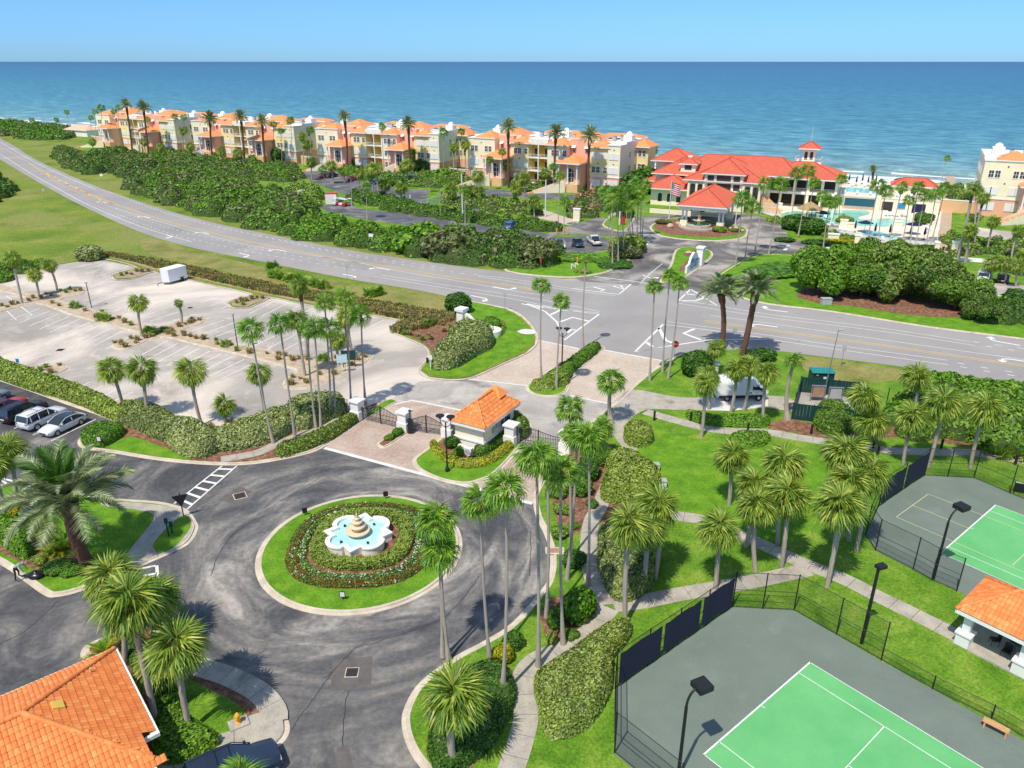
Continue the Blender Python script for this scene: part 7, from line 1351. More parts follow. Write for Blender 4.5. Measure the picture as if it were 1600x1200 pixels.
def tiled(par, O, e, up, poly, tw, tl, left):
    """lay tiles in courses; poly in (along eave, up slope). first `left[0]` as own parts, rest joined"""
    O, e, up = Vector(O), Vector(e).normalized(), Vector(up); up = (up-e*up.dot(e)).normalized(); n = e.cross(up); me = tile_mesh(tw, tl*1.12)
    mx = max(p[1] for p in poly); x0, x1 = min(p[0] for p in poly), max(p[0] for p in poly); A = np.array(poly); items = []
    for k in range(int(mx/tl)+1):
        xs = np.arange(x0+tw/2, x1, tw); ys = np.full(xs.shape, (k+.5)*tl); ok = ptsin(A, xs, ys)
        for x in xs[ok]: items.append((float(x), k*tl))
    M3 = lambda s, t: Matrix.Translation(O+e*s+up*t+n*.03) @ Matrix((( e.x, up.x, n.x, 0), (e.y, up.y, n.y, 0), (e.z, up.z, n.z, 0), (0, 0, 0, 1)))
    for s, t in items[:left[0]]:
        o = bpy.data.objects.new('roof_tile', me); COL.objects.link(o); o.parent = par; o.matrix_local = M3(s, t) @ Matrix.Rotation(random.uniform(-.012, .012), 4, 'Z')
    rest = items[left[0]:]; left[0] = max(0, left[0]-len(items))
    if rest: o = bpy.data.objects.new('roof_tiles', merged('roof_tiles', [(me, M3(s, t)) for s, t in rest])); link(o, par); o['kind'] = 'stuff'
    b = MB(); b.add([O+e*s+up*t for s, t in poly], [tuple(range(len(poly)))], 'clay_orange_dark'); b.build('roof_deck', par)
def caps(par, a, b_, r=.13, st=.38, mt='roof_tile'):
    a, b_ = Vector(a), Vector(b_); n = max(int((b_-a).length/st), 1); d = (b_-a)/n; q = d.to_track_quat('X', 'Z')
    V = [(x, rr*math.cos(t), rr*math.sin(t)) for x, rr in ((0, r), (d.length*1.08, r*.82)) for t in (math.pi*i/5 for i in range(6))]; me = bpy.data.meshes.new('ridge_tile'); me.from_pydata(V, [], [(i, i+1, i+7, i+6) for i in range(5)]+[(5, 4, 3, 2, 1, 0)]); me.materials.append(M[mt]); me.update()
    for i in range(n): o = bpy.data.objects.new('ridge_tile', me); COL.objects.link(o); o.parent = par; o.matrix_local = Matrix.Translation(a+d*i+Vector((0, 0, .03))) @ q.to_matrix().to_4x4()
def hiproof(par, x0, x1, y0, y1, z0, zr, tw=.28, tl=.37, quota=300, faces=(0, 1, 2, 3), fascia='trim_white'):
    w_, d = x1-x0, y1-y0; A_, B_ = (Vector((x0+d/2, (y0+y1)/2, zr)), Vector((x1-d/2, (y0+y1)/2, zr))) if w_ >= d else (Vector(((x0+x1)/2, y0+w_/2, zr)), Vector(((x0+x1)/2, y1-w_/2, zr)))
    c = [Vector((x0, y0, z0)), Vector((x1, y0, z0)), Vector((x1, y1, z0)), Vector((x0, y1, z0))]; b = MB(); b.box(x0, x1, y0, y1, z0-.3, z0-.02, fascia); b.build('fascia', par); L = [quota]
    F = [(c[0], c[1], B_, A_), (c[1], c[2], B_, B_), (c[2], c[3], A_, B_), (c[3], c[0], A_, A_)] if w_ >= d else [(c[0], c[1], A_, A_), (c[1], c[2], B_, A_), (c[2], c[3], B_, B_), (c[3], c[0], A_, B_)]
    for i in faces:
        p, q, r, s = F[i]; e = (q-p).normalized(); u = r-q; u -= e*u.dot(e); h = u.length; poly = [(0, 0), ((q-p).length, 0), ((r-p).dot(e), h), ((s-p).dot(e), h)]
        if (r-s).length < .01: poly = poly[:3]
        tiled(par, p, e, u, poly, tw, tl, L)
    for i, k in ((0, A_), (3, A_), (1, B_), (2, B_)) if w_ >= d else ((0, A_), (1, A_), (2, B_), (3, B_)): caps(par, c[i], k)
    if (A_-B_).length > .3: caps(par, A_, B_)
def B_(par, name, x0, x1, y0, y1, z0, z1, mt, **kw): b = MB(); b.box(x0, x1, y0, y1, z0, z1, mt); return b.build(name, par, **kw)
# ---- gatehouse
GH = thing('gatehouse', 'small cream gatehouse with orange tiled hip roof beside the gates', 'gatehouse', (-2.75, 65.5, .12), R(61))
B_(GH, 'plinth', .5, 6.7, .3, 3.7, 0, .9, 'stucco_white'); B_(GH, 'base_band', .4, 6.8, .2, 3.8, .9, 1.08, 'trim_white'); B_(GH, 'wall', .55, 6.65, .35, 3.65, 1.08, 2.75, 'stucco_cream')
hiproof(GH, 0, 7.2, -.15, 4.1, 2.85, 4.6, quota=300); 
rb = MB(); rb.hip(4.9, 6.6, 1.0, 3.0, 4.0, 4.9, 'roof_tile', .1); rb.build('gable', GH)
for x, w_, z0 in ((5.2, 1.1, 1.3), (4.2, .6, 1.5)): f_ = B_(GH, 'window', x-w_/2-.08, x+w_/2+.08, .29, .34, z0-.08, 2.6, 'trim_white'); B_(f_, 'pane', x-w_/2, x+w_/2, .26, .285, z0, 2.5, 'window_glass')
for x, z in ((2.2, 1.4), (2.9, 1.75)): B_(GH, 'meter_box', x, x+.45, .1, .34, z, z+.5, 'unit_grey')
b = MB(); b.tube((.5, .28, .1), (.5, .28, 2.8), .04, .04, 'unit_grey', 6); b.build('downpipe', GH)
for x, y, lb in ((722.5, 706, "left"), (732, 710, "right")):
    g = G(x, y, .14); t = thing('air_conditioner', lb+' white air conditioner at the gatehouse wall', 'air conditioner', g, R(61)); B_(t, 'casing', -.2, .2, -.42, .42, 0, .75, 'white_metal'); b = MB(); b.tube((-.23, 0, .4), (-.2, 0, .4), .28, .28, 'unit_grey', 12); b.build('fan_grille', t)
# ---- gate pillars and gates
def gpillar(px, py, lb, s=.52, h=2.3):
    g = G(px, py, .1); t = thing('gate_pillar', lb, 'pillar', g, R(61), 'white gate pillars'); B_(t, 'base', -s-.1, s+.1, -s-.1, s+.1, 0, .95, 'trim_white'); B_(t, 'shaft', -s, s, -s, s, .95, h-.3, 'trim_white'); b = MB(); b.box(-s-.15, s+.15, -s-.15, s+.15, h-.3, h-.12, 'trim_white'); b.hip(-s-.1, s+.1, -s-.1, s+.1, h-.12, h+.1, 'trim_white'); b.build('cap', t); return g
P1, P2, P3, P4, P5 = [gpillar(*a) for a in ((560, 653, 'white gate pillar at the left end, beside the palms'), (633, 671, 'white gate pillar between the two entry gates'), (702, 681, 'white gate pillar touching the gatehouse bushes'), (799, 692, 'white gate pillar right of the gatehouse'), (885, 704, 'white gate pillar at the right end under the palms'))]
def gate(a, b_, lb, n=26, lo=1.35, hi=1.95, sk=0):
    a, b_ = Vector((a.x, a.y, 0)), Vector((b_.x, b_.y, 0)); d = (b_-a); L = d.length; d.normalize(); s0 = .62; t = thing('iron_gate', lb, 'gate', (a.x+d.x*s0, a.y+d.y*s0, .05), math.atan2(d.y, d.x), 'black iron gates'); L -= 1.24
    H = lambda x: lo+(hi-lo)*(.5-.5*math.cos(2*math.pi*x/L))**1.0 if not sk else lo+(hi-lo)*(.5-.5*math.cos(math.pi*min(1, 1.3*(1-x/L))))
    for x in (0, L/2-.03, L): b = MB(); b.box(x-.05, x+.05, -.05, .05, .05, H(x)+.12, 'black_metal'); b.build('post', t)
    b = MB(); b.path([(L*i/16, 0, H(L*i/16)) for i in range(17)], .035, 'black_metal', 5); b.build('top_rail', t)
    for z in (.15, .62, 1.08): b = MB(); b.path([(0, 0, z), (L, 0, z)], .03, 'black_metal', 4); b.build('cross_rail', t)
    for i in range(1, n): x = L*i/n; b = MB(); b.box(x-.02, x+.02, -.02, .02, .15, H(x), 'black_metal'); b.build('bar', t)
gate(P1, P2, 'black iron gate at the left entry lane'); gate(P2, P3, 'black iron gate at the right entry lane'); gate(P4, P5, 'black iron gate over the exit lane', sk=1)
fence_line([(702, 681), (712, 690)], 1.5, 'short black railing between pillar and gatehouse', 'b', 'black_metal', step=.25, rails=3, pr=.03); fence_line([(778, 680), (797, 690)], 1.5, 'short black railing from gatehouse to the right pillar', 'b', 'black_metal', step=.25, rails=3, pr=.03); fence_line([(536, 643), (557, 651)], 1.6, 'short black railing left of the gates', 'b', 'black_metal', step=.25, rails=3, pr=.03)
g = G(642, 676, .05); t = thing('gate_opener', 'black keypad post beside the middle gate pillar', 'keypad', g); B_(t, 'cabinet', -.25, .25, -.25, .25, 0, 1.5, 'black_metal'); b = MB(); b.tube((0, 0, 1.5), (0, 0, 2.4), .05, .05, 'black_metal', 6); b.lathe([(.05, 2.4), (.22, 2.5), (.05, 2.65)], 'black_metal', 8); b.build('arm', t)
# ---- fountain
FO = thing('fountain', 'cream tiered fountain in a white quatrefoil basin of turquoise water', 'fountain', (-12.35, 51.35, .13), R(-2))
def quat(r, ro, k=0):
    pts = []; c0 = 1.55
    for q in range(4):
        a = math.pi/4+q*math.pi/2; cx, cy = c0*math.cos(a), c0*math.sin(a)
        for i in range(11): t = a-math.pi*.333+math.pi*.666*i/10; pts.append((cx+ro*math.cos(t), cy+ro*math.sin(t)))
        a2 = a+math.pi/4; s = r; inn = r-ro*.65; ca2, sa2 = math.cos(a2), math.sin(a2)
        for (u, v) in ((inn, -ro*.6), (s, -.0), (inn, ro*.6)): pts.append((u*ca2-v*sa2, u*sa2+v*ca2))
    return pts
Q0, Q1 = quat(2.72, 1.18), quat(2.25, .88); b = MB(); n = len(Q0)
b.add([(*p, 0) for p in Q0]+[(*p, .62) for p in Q0], [(i, (i+1) % n, n+(i+1) % n, n+i) for i in range(n)], 'stucco_white'); b.build('basin_wall', FO)
b = MB(); Qo = [(p[0]*1.03, p[1]*1.03) for p in Q0]; b.add([(*p, .62) for p in Qo]+[(*p, .74) for p in Qo]+[(*p, .74) for p in Q1]+[(*p, .2) for p in Q1], [(k*n+i, k*n+(i+1) % n, (k+1)*n+(i+1) % n, (k+1)*n+i) for k in range(3) for i in range(n)], 'trim_white'); b.build('coping', FO)
m, nt, bs = newmat('fountain_water'); co = objco(nt); nt.links.new(ramp(nt, noise(nt, co, .9, 4, .6, 1), [(.3, (.32, .66, .66)), (.7, (.52, .78, .77))]), bs.inputs['Base Color']); bs.inputs['Roughness'].default_value = .12; bump(nt, bs, noise(nt, co, 5, 3), .2, .05)
b = MB(); b.prism(Q1, .1, .5, 'fountain_water'); b.build('water', FO)
for nm, pr in (('lower_bowl', [(.75, .45), (.6, .6), (1.15, .78), (1.32, .95), (1.34, 1.03), (1.2, 1.06), (.7, 1.0)]), ('middle_bowl', [(.55, 1.0), (.5, 1.2), (.78, 1.34), (.9, 1.48), (.91, 1.55), (.5, 1.56)]), ('upper_bowl', [(.36, 1.5), (.34, 1.7), (.52, 1.82), (.6, 1.93), (.6, 1.99), (.34, 2.0)]), ('top_bowl', [(.2, 1.95), (.2, 2.15), (.32, 2.25), (.34, 2.33), (.14, 2.35)]), ('finial', [(.1, 2.3), (.16, 2.45), (.06, 2.55), (.12, 2.68), (.07, 2.8), (.01, 2.98)])): b = MB(); b.lathe([(r_*.74, .35+(z_-.35)*.84) for r_, z_ in pr], 'limestone', 28); b.build(nm, FO, True)
for a in (.9, 2.5, 4.0, 5.4): b = MB(); b.tube((1.7*math.cos(a), 1.7*math.sin(a), .45), (1.62*math.cos(a), 1.62*math.sin(a), .66), .08, .1, 'black_metal', 8); b.build('spotlight', FO)
# ---- monument on the entrance lawn
g = G(722, 511, .1); t = thing('entrance_monument', 'white stepped monument wall with pillar and round basin on the entrance lawn', 'monument', g, R(-32))
B_(t, 'pillar', -.55, .55, -.55, .55, 0, 2.5, 'trim_white'); B_(t, 'pillar_cap', -.75, .75, -.75, .75, 2.5, 2.9, 'trim_white')
b = MB(); pr = [(.5, 0), (5.2, 0), (5.2, .9), (4.6, 1.1), (3.2, 1.2), (2.0, 1.5), (1.2, 2.1), (.5, 2.2)]; n = len(pr); b.add([(x, -.3, z) for x, z in pr]+[(x, .3, z) for x, z in pr], [tuple(range(n)), tuple(range(2*n-1, n-1, -1))]+[(i, n+i, n+(i+1) % n, (i+1) % n) for i in range(n)], 'trim_white'); b.build('wall', t)
b = MB(); b.lathe([(1.5, 0), (1.5, .8), (1.25, .8), (1.2, .3)], 'trim_white', 24, (5.4, -.6, 0)); b.build('basin', t); B_(t, 'ledge', 1.8, 4.4, -1.1, -.3, 0, .9, 'trim_white')
# ---- orange roofed house, lower left
C0 = Vector((-23.85, 35.6, 3.15)); HS = thing('orange_roof_house', 'house with large orange tiled hip roof in the lower left corner', 'house', (C0.x, C0.y, 0), R(-50))
# local x runs along the right eave, y runs inward-left
D_ = 10.2; zr = 5.6; hgt = zr-3.15; Lf = [300]
inn = Vector((0, -1, 0)); 
def lf(s, t, z): return Vector((s, -t, z))
B_(HS, 'wall', .6, 14, -14, -.7, 0, 3.0, 'stucco_cream'); B_(HS, 'eave_board', 0, 7.9, -.02, 0+.04, 2.95, 3.13, 'trim_white') if False else None
b = MB(); b.box(-.02, 8.15, -.25, .17, 2.95, 3.17, 'trim_white'); b.box(7.97, 8.16, -1.0, .16, 2.94, 3.16, 'trim_white'); b.box(8.17, 12, -1.0, -.62, 2.95, 3.17, 'trim_white'); b.box(-.16, .12, -14, .10, 2.93, 3.15, 'trim_white'); b.build('gutter', HS)
h5 = D_/2; sl = math.hypot(h5, hgt)
tiled(HS, (7.9, 0, 3.15), (-1, 0, 0), (0, -h5, hgt), [(0, 0), (7.9, 0), (7.9-h5, sl), (7.9-h5-.01, sl), (-1.7, .85), (0, .85)], .24, .37, Lf)
tiled(HS, (0, 0, 3.15), (0, -1, 0), (h5, 0, hgt), [(0, 0), (14, 0), (14, sl), (h5, sl)], .24, .37, Lf)
tiled(HS, (D_, -14, 3.15), (0, 1, 0), (-h5, 0, hgt), [(0, 0), (14, 0), (14-h5, sl), (0, sl)], .24, .37, Lf)
caps(HS, (0, 0, 3.17), (h5, -h5, zr), .16); caps(HS, (h5, -h5, zr), (D_-.4, -.6, 3.3), .16, .42); caps(HS, (h5, -h5, zr), (h5, -14, zr), .16)
o = B_(HS, 'roof_panel', -.3, .3, -.28, .28, 0, .08, 'stucco_ochre', loc=(4.9, -3.6, 3.15+hgt*3.6/h5+.1)); o.rotation_euler = (math.atan2(-hgt, h5), 0, 0)
b = MB(); b.tube((2.2, -1.6, 4.0), (2.2, -1.6, 4.25), .05, .05, 'limestone', 6); b.build('roof_vent', HS)
# ---- gazebo
GZ = thing('gazebo', 'open white gazebo with orange tiled roof at the right edge', 'gazebo', (28.8, 39.55, .12), R(-50))
B_(GZ, 'floor', .2, 8.4, .2, 4.9, 0, .12, 'walk_concrete'); hiproof(GZ, 0, 8.4, -.1, 4.9, 2.85, 4.5, .24, .36, 300); B_(GZ, 'beam', .45, 8, .3, 4.5, 2.3, 2.52, 'trim_white')
for x in (.75, 4.1, 7.5):
    for y in (.6, 4.2): B_(GZ, 'column_base', x-.42, x+.42, y-.42, y+.42, .1, .95, 'trim_white'); b = MB(); b.box(x-.5, x+.5, y-.5, y+.5, .95, 1.08, 'trim_white'); b.box(x-.24, x+.24, y-.24, y+.24, 1.08, 2.3, 'trim_white'); b.build('column', GZ)
def wloc(t, x, y, z=0): a = t.rotation_euler[2]; u = rot2((x, y), a); return (t.location.x+u[0], t.location.y+u[1], t.location.z+z)
t = thing('patio_table', 'black patio table with glass top under the gazebo', 'table', wloc(GZ, 3.2, 2.7, .12)); b = MB(); b.lathe([(.62, .72), (.64, .75)], 'car_glass', 20); b.build('tabletop', t); b = MB(); [b.tube((.45*math.cos(a), .45*math.sin(a), 0), (.3*math.cos(a), .3*math.sin(a), .72), .025, .025, 'black_metal', 5) for a in (.7, 2.3, 3.9, 5.5)]; b.build('legs', t)
for i, (x, y, a, lb) in enumerate([(2.1, 2.0, 2.2, 'left'), (3.0, 1.4, 3.1, 'front'), (4.3, 2.1, -2.2, 'right'), (2.9, 3.9, 0, 'back')]):
    t = thing('patio_chair', 'black patio chair at the '+lb+' side of the gazebo table', 'chair', wloc(GZ, x, y, .12), a+R(-50), 'black patio chairs'); B_(t, 'seat', -.24, .24, -.24, .24, .42, .46, 'black_metal'); B_(t, 'backrest', -.24, .24, -.27, -.23, .46, .92, 'black_metal')
    for sx in (-.22, .22):
        for sy in (-.22, .22): b = MB(); b.tube((sx, sy, 0), (sx, sy, .42), .018, .018, 'black_metal', 5); b.build('leg', t)
t = thing('trash_bin', 'round stone litter bin inside the gazebo', 'bin', wloc(GZ, 1.5, 3.7, .12)); b = MB(); b.lathe([(.26, 0), (.29, .8)], 'walk_concrete', 14); b.build('body', t); b = MB(); b.lathe([(.3, .8), (.28, .9), (.1, .98)], 'thatch', 14); b.build('lid', t)
# ---- bench
a_, b_2 = G(1536, 1133, .13), G(1571, 1151, .13); t = thing('wooden_bench', 'pale wooden bench on the near court by the low fence', 'bench', a_, math.atan2(b_2.y-a_.y, b_2.x-a_.x)); L = (b_2-a_).length+.1
for k in range(3): B_(t, 'seat_plank', -.08, L, -.22+k*.155, -.08+k*.155, .42, .46, 'wood_bench')
for x in (.02, L-.14): B_(t, 'leg', x, x+.09, -.2, .2, 0, .42, 'wood_bench')
# ---- court fences
def cfence(px, h, lb, screens=None, step=99, z=.13):
    t = fence_line(px, h, lb, 'b', 'black_metal', 'chain_link', step, z, 'court_fence', 3 if h > 2 else 2, .045); P = W_(px); ox, oy = P[0]
    for (i, f0, f1) in (screens or []):
        a, b_ = P[i], P[i+1]; q = [(a[0]+(b_[0]-a[0])*f-ox, a[1]+(b_[1]-a[1])*f-oy) for f in (f0, f1)]; nx, ny = -(b_[1]-a[1]), (b_[0]-a[0]); l = math.hypot(nx, ny); nx, ny = nx/l*.07, ny/l*.07
        b = MB(); vs = []; N = 8
        for k in range(N+1): u = k/N; x, y = q[0][0]+(q[1][0]-q[0][0])*u, q[0][1]+(q[1][1]-q[0][1])*u; s = 1+.5*math.sin(u*9); vs += [(x+nx*s, y+ny*s, .35+.03*math.sin(u*25)), (x+nx*s, y+ny*s, h-.32+.03*math.sin(u*19))]
        b.add(vs, [(2*k, 2*k+2, 2*k+3, 2*k+1) for k in range(N)], 'navy_mesh'); b.build('windscreen', t)
cfence([(1144, 951), (961, 1079)], 3.05, 'near court fence with three navy windscreen panels', [(0, .02, .31), (0, .33, .64), (0, .66, .985)], 2.9)
cfence([(961, 1079), (960, 1179), (1060, 1262)], 3.05, 'near court corner fence beside the pale hedge')
cfence([(1144, 951), (1191, 953.5), (1240, 956), (1306, 994), (1376, 1034)], 3.05, 'tall black chain link fence along the back of the near court')
cfence([(1376, 1034), (1456, 1079), (1548, 1125), (1640, 1180)], 1.05, 'low black chain link fence running past the bench')
cfence([(1444, 745), (1408, 768.5), (1372, 794)], 2.9, 'far court fence with two navy windscreen panels', [(0, .02, .97), (1, .03, .97)]); cfence([(1372, 794), (1352, 838), (1367, 862), (1426, 892), (1455, 909), (1494, 926)], 2.9, 'black chain link fence on the near side of the far court')
cfence([(1444, 745), (1480, 747), (1521, 749), (1577, 773), (1640, 799)], 2.9, 'black chain link fence at the back of the far court')
t = thing('net_roller', 'black framed net bench behind the far court fence post', 'bench', G(1583, 768, .13), R(-28)); B_(t, 'top_bar', 0, 3, -.04, .04, .95, 1.03, 'white_metal'); B_(t, 'frame', 0, .06, -.3, .3, 0, .95, 'black_metal'); B_(t, 'mat', .1, 3, -.02, .02, .1, .95, 'black_metal')
# ---- court lights
def clight(base, h, reach, ang, lb, hs=.42):
    t = thing('court_light', lb, 'light pole', base, ang, 'court light poles'); b = MB(); b.tube((0, 0, 0), (0, 0, h-1.1), .1, .085, 'black_metal', 10); b.build('pole', t)
    b = MB(); b.path([(reach*(1-math.cos(u)), 0, h-1.1+1.0*math.sin(u)) for u in (math.pi/2*i/7 for i in range(8))], .065, 'black_metal', 8); b.build('arm', t); B_(t, 'lamp_head', reach-.1, reach+hs*2-.1, -hs, hs, h-.22, h+.1, 'black_metal'); B_(t, 'lens', reach, reach+hs*1.8, -hs*.8, hs*.8, h-.26, h-.225, 'unit_grey'); return t
g = TP(1067, 1150, 29.2); clight((g.x, 29.2, .13), 6.2, .55, R(25), 'tall curved lamp post over the near court baseline')
g = G(1458, 906, .13); clight(g, 6.1, .75, R(25), 'tall curved lamp post at the far court corner')
g = G(1346, 1005, .13); t = thing('court_light', 'straight black lamp post on the grass behind the near court', 'light pole', g, R(20), 'court light poles'); b = MB(); b.tube((0, 0, 0), (0, 0, 6.1), .12, .1, 'black_metal', 10); b.build('pole', t); B_(t, 'lamp_head', -.15, .5, -.22, .22, 6.0, 6.22, 'black_metal')
def dlamp(px, py, top, lb, r=.85):
    g = G(px, py, .12); h = TP(px, top, g.y).z; t = thing('street_lamp', lb, 'street lamp', g, R(-12)); b = MB(); b.lathe([(.22, 0), (.2, .3), (.1, .5)], 'black_metal', 10); b.tube((0, 0, .4), (0, 0, h), .085, .07, 'black_metal', 8); b.build('pole', t)
    for s in (-1, 1): b = MB(); b.path([(0, 0, h-.5), (s*r*.5, 0, h-.35), (s*r, 0, h-.1), (s*r, 0, h+.35)], .035, 'black_metal', 6); b.build('arm', t); b = MB(); b.lathe([(.08, h+.3), (.16, h+.45), (.42, h+.62), (.40, h+.68), (.05, h+.72)], 'black_metal', 14, (s*r, 0, 0)); b.build('lamp_head', t)
dlamp(699, 736, 662, 'black twin headed street lamp on the lawn before the gatehouse', .5); dlamp(878, 572, 522, 'black twin headed street lamp in the entrance median', .5)
for x, y, tp, lb in [(143, 480, 444, 'thin dark lamp post in the left car park bed'), (372, 546, 493, 'thin dark lamp post in the right car park bed')]: t, h = mast(x, y, tp, lb, 'black_metal', .07, grp='car park lamp posts', nm='lamp_post', cat='lamp post'); b = MB(); b.lathe([(.06, h), (.3, h+.25), (.05, h+.3)], 'unit_grey', 8); b.build('lamp_head', t)
for i, (x, y, lb) in enumerate([(1022, 657, 'by the round clipped bush'), (1079, 658, 'by the low hedge below the van'), (1168, 676, 'where the hedge below the van ends'), (1267, 678, 'before the green utility fence'), (1371, 711, 'left of the far court windscreen'), (1470, 702, 'behind the far court corner'), (1586, 726, 'at the far right of the walk'), (1364, 700, 'beside the massed palms on the walk')]):
    t = thing('path_light', 'black bollard light '+lb, 'bollard light', G(x, y, .12), 0, 'black bollard lights along the walk'); b = MB(); b.tube((0, 0, 0), (0, 0, .95), .12, .12, 'black_metal', 10); b.build('post', t); b = MB(); b.lathe([(.1, .95), (.13, 1.0), (.13, 1.08), (.04, 1.14)], 'black_metal', 10); b.build('cap', t)
# ---- signs
def post_sign(px, py, h, w_, hh, mt, lb, rz=0, post='grey_metal', shape='box', back='unit_grey', z=.1, txt=None, pr=.03, two=False):
    t = thing('road_sign', lb, 'sign', G(px, py, z), rz); b = MB()
    for dx in ((-w_*.4, w_*.4) if two else (0,)): b.tube((dx, 0, 0), (dx, 0, h), pr, pr, post, 6)
    b.build('post', t); b = MB()
    if shape == 'box': b.box(-w_/2, w_/2, -pr-.03, -pr, h-hh, h, mt)
    else:
        n = 8 if shape == 'oct' else 3; off = math.pi/8 if n == 8 else -math.pi/2; pts = [(w_/2*math.cos(off+2*math.pi*i/n), w_/2*math.sin(off+2*math.pi*i/n)+h-hh/2) for i in range(n)]
        b.add([(x, -pr-.02, zz) for x, zz in pts]+[(x, -pr, zz) for x, zz in pts], [tuple(range(n)), tuple(range(2*n-1, n-1, -1))]+[(i, n+i, n+(i+1) % n, (i+1) % n) for i in range(n)], mt)
    p = b.build('board', t)
    if txt:
        cu = bpy.data.curves.new('lettering', 'FONT'); cu.body = txt; cu.size = w_*.30; cu.align_x = 'CENTER'; cu.align_y = 'CENTER'; cu.extrude = .004; o = bpy.data.objects.new('lettering', cu); me = bpy.data.meshes.new_from_object(o); bpy.data.objects.remove(o); me.materials.clear(); me.materials.append(M['white_metal'])
        inst('lettering', me, p, (0, -pr-.045, h-hh/2), (math.pi/2, 0, 0))
    return t
post_sign(1053, 563, 2.7, .95, .95, 'red_paint', 'red octagonal stop sign at the exit to the highway', R(-10), shape='oct', txt='STOP')
post_sign(287, 807, 2.3, 1.5, 1.1, 'black_metal', 'black triangular yield sign back at the crosswalk island', R(25), 'dark_green_metal', 'tri', pr=.05)
for x, y, h, lb in ((264, 838, 1.75, 'taller green marker post on the crosswalk island'), (269.5, 834, 1.2, 'shorter green marker post on the crosswalk island')): post_sign(x, y, h, .28, .5, 'dark_green_metal', lb, R(30), 'dark_green_metal', pr=.06)
for x, y, lb, m_ in ((477, 805, 'small black sign at the left rear of the roundabout', 'black_metal'), (603, 779, 'small black sign at the rear of the roundabout', 'black_metal')): post_sign(x, y, .75, .42, .5, m_, lb, R(15), 'black_metal')
t = post_sign(536, 937, .75, .42, .5, 'black_metal', 'small sign with white face at the front of the roundabout', 0, 'black_metal'); B_(t, 'face', -.16, .16, -.075, -.062, .32, .7, 'white_metal')
t = post_sign(158, 700, 1.3, .5, .55, 'black_metal', 'small black sign with white face in the hedge by the bays', 0, 'black_metal'); B_(t, 'face', -.17, .17, -.075, -.062, .82, 1.25, 'white_metal')
t = post_sign(536, 582, 2.4, 1.3, 1.1, 'sign_pale', 'pale blue notice board beside the car park palms', R(10), 'white_metal', two=True, pr=.06); [B_(t, 'lettering', -.5, .5, -.105, -.092, 1.5+k*.25, 1.58+k*.25, 'white_metal') for k in range(3)]; post_sign(546, 574, 2.3, 1.8, 1.3, 'dark_green_metal', 'dark green board behind the pale notice board', R(5), 'dark_green_metal', two=True, pr=.05)
t = post_sign(673, 577, 1.9, .5, .6, 'white_metal', 'white post with black callbox at the hedge mound tip', 0, 'white_metal', pr=.07); B_(t, 'callbox', -.5, -.2, -.2, .2, .9, 1.5, 'black_metal')
post_sign(980, 642, .9, .55, .75, 'white_metal', 'small white notice on the lawn by the exit road', 0); post_sign(33, 584, 2.0, .4, .5, 'sign_blue', 'small blue topped sign in the long hedge', 0, 'white_metal')
for x, y, h, w_, lb, m_ in [(161, 287, 3.0, 1.1, 'pale sign on the far verge at the left of the highway', 'white_metal'), (71, 311, 2.8, .9, 'pale sign on the near verge at the left of the highway', 'unit_grey'), (581, 386, 2.8, 1.0, 'white sign before the bright thicket', 'white_metal'), (774, 413, 3.2, .6, 'brown sign back before the dark thicket', 'rust_panel'), (543, 437, 2.8, .9, 'grey sign back on the near verge', 'unit_grey'), (789, 485, 2.9, .5, 'thin grey sign on the monument lawn edge', 'unit_grey'), (1145, 545, 3.0, .5, 'grey sign back between the date palms and fence', 'unit_grey'), (1314, 573, 2.9, .5, 'grey sign back on the verge above the utility yard', 'unit_grey'), (845, 424, 2.3, .25, 'thin red marker on the corner lawn', 'red_paint')]: post_sign(x, y, h, w_, .7, m_, lb, R(-20))
g = G(1286, 622, .1); t = thing('antenna_pole', 'very tall thin grey pole rising from the utility yard', 'pole', g); b = MB(); b.tube((0, 0, 0), (.4, 0, 8.2), .07, .04, 'grey_metal', 8); b.tube((.4, 0, 8.2), (.9, 0, 8.3), .1, .1, 'unit_grey', 6); b.build('pole', t)
for x, y, s, lb in [(1024, 735, .45, 'upper white utility box behind the dome hedge'), (1034, 762, .5, 'lower white utility box behind the dome hedge')]: g = G(x, y, .12); b = MB(); b.box(-s*.7, s*.7, -s*.6, s*.6, 0, s*1.5, 'white_metal'); b.box(-s*.8, s*.8, -s*.7, s*.7, s*1.5, s*1.65, 'unit_grey'); b.build('utility_box', None, loc=(g.x, g.y, .12), label=lb, cat='utility box')
g = G(1111, 583, .12); b = MB(); b.box(-.8, .8, -.3, .3, 0, 1.3, 'stucco_white'); b.box(-.95, .95, -.45, .45, 1.3, 1.5, 'trim_white'); b.build('white_wall', None, loc=(g.x, g.y, .12), rz=R(-15), label='short white wall half hidden behind the cabbage palms by the highway', cat='wall')
g = G(867, 861, .12); b = MB(); b.box(-.75, .75, -.45, .45, 0, .05, 'kerb_concrete'); b.box(-.4, .3, -.3, .3, .052, .07, 'rust_panel'); b.build('drain_inlet', None, loc=(g.x, g.y, .12), rz=R(0), label='rusty drain lid in concrete at the kerb by the palms', cat='drain')
for x, y, s, a, lb in [(375, 775, .55, R(30), 'square storm drain near the crosswalk'), (550, 1051, .42, R(2), 'square storm drain in front of the roundabout'), (94, 547, .5, 0, 'storm drain in the left car park lane'), (297, 481, .4, 0, 'storm drain in the upper car park lane')]: drain(x, y, s, a, None, lb)
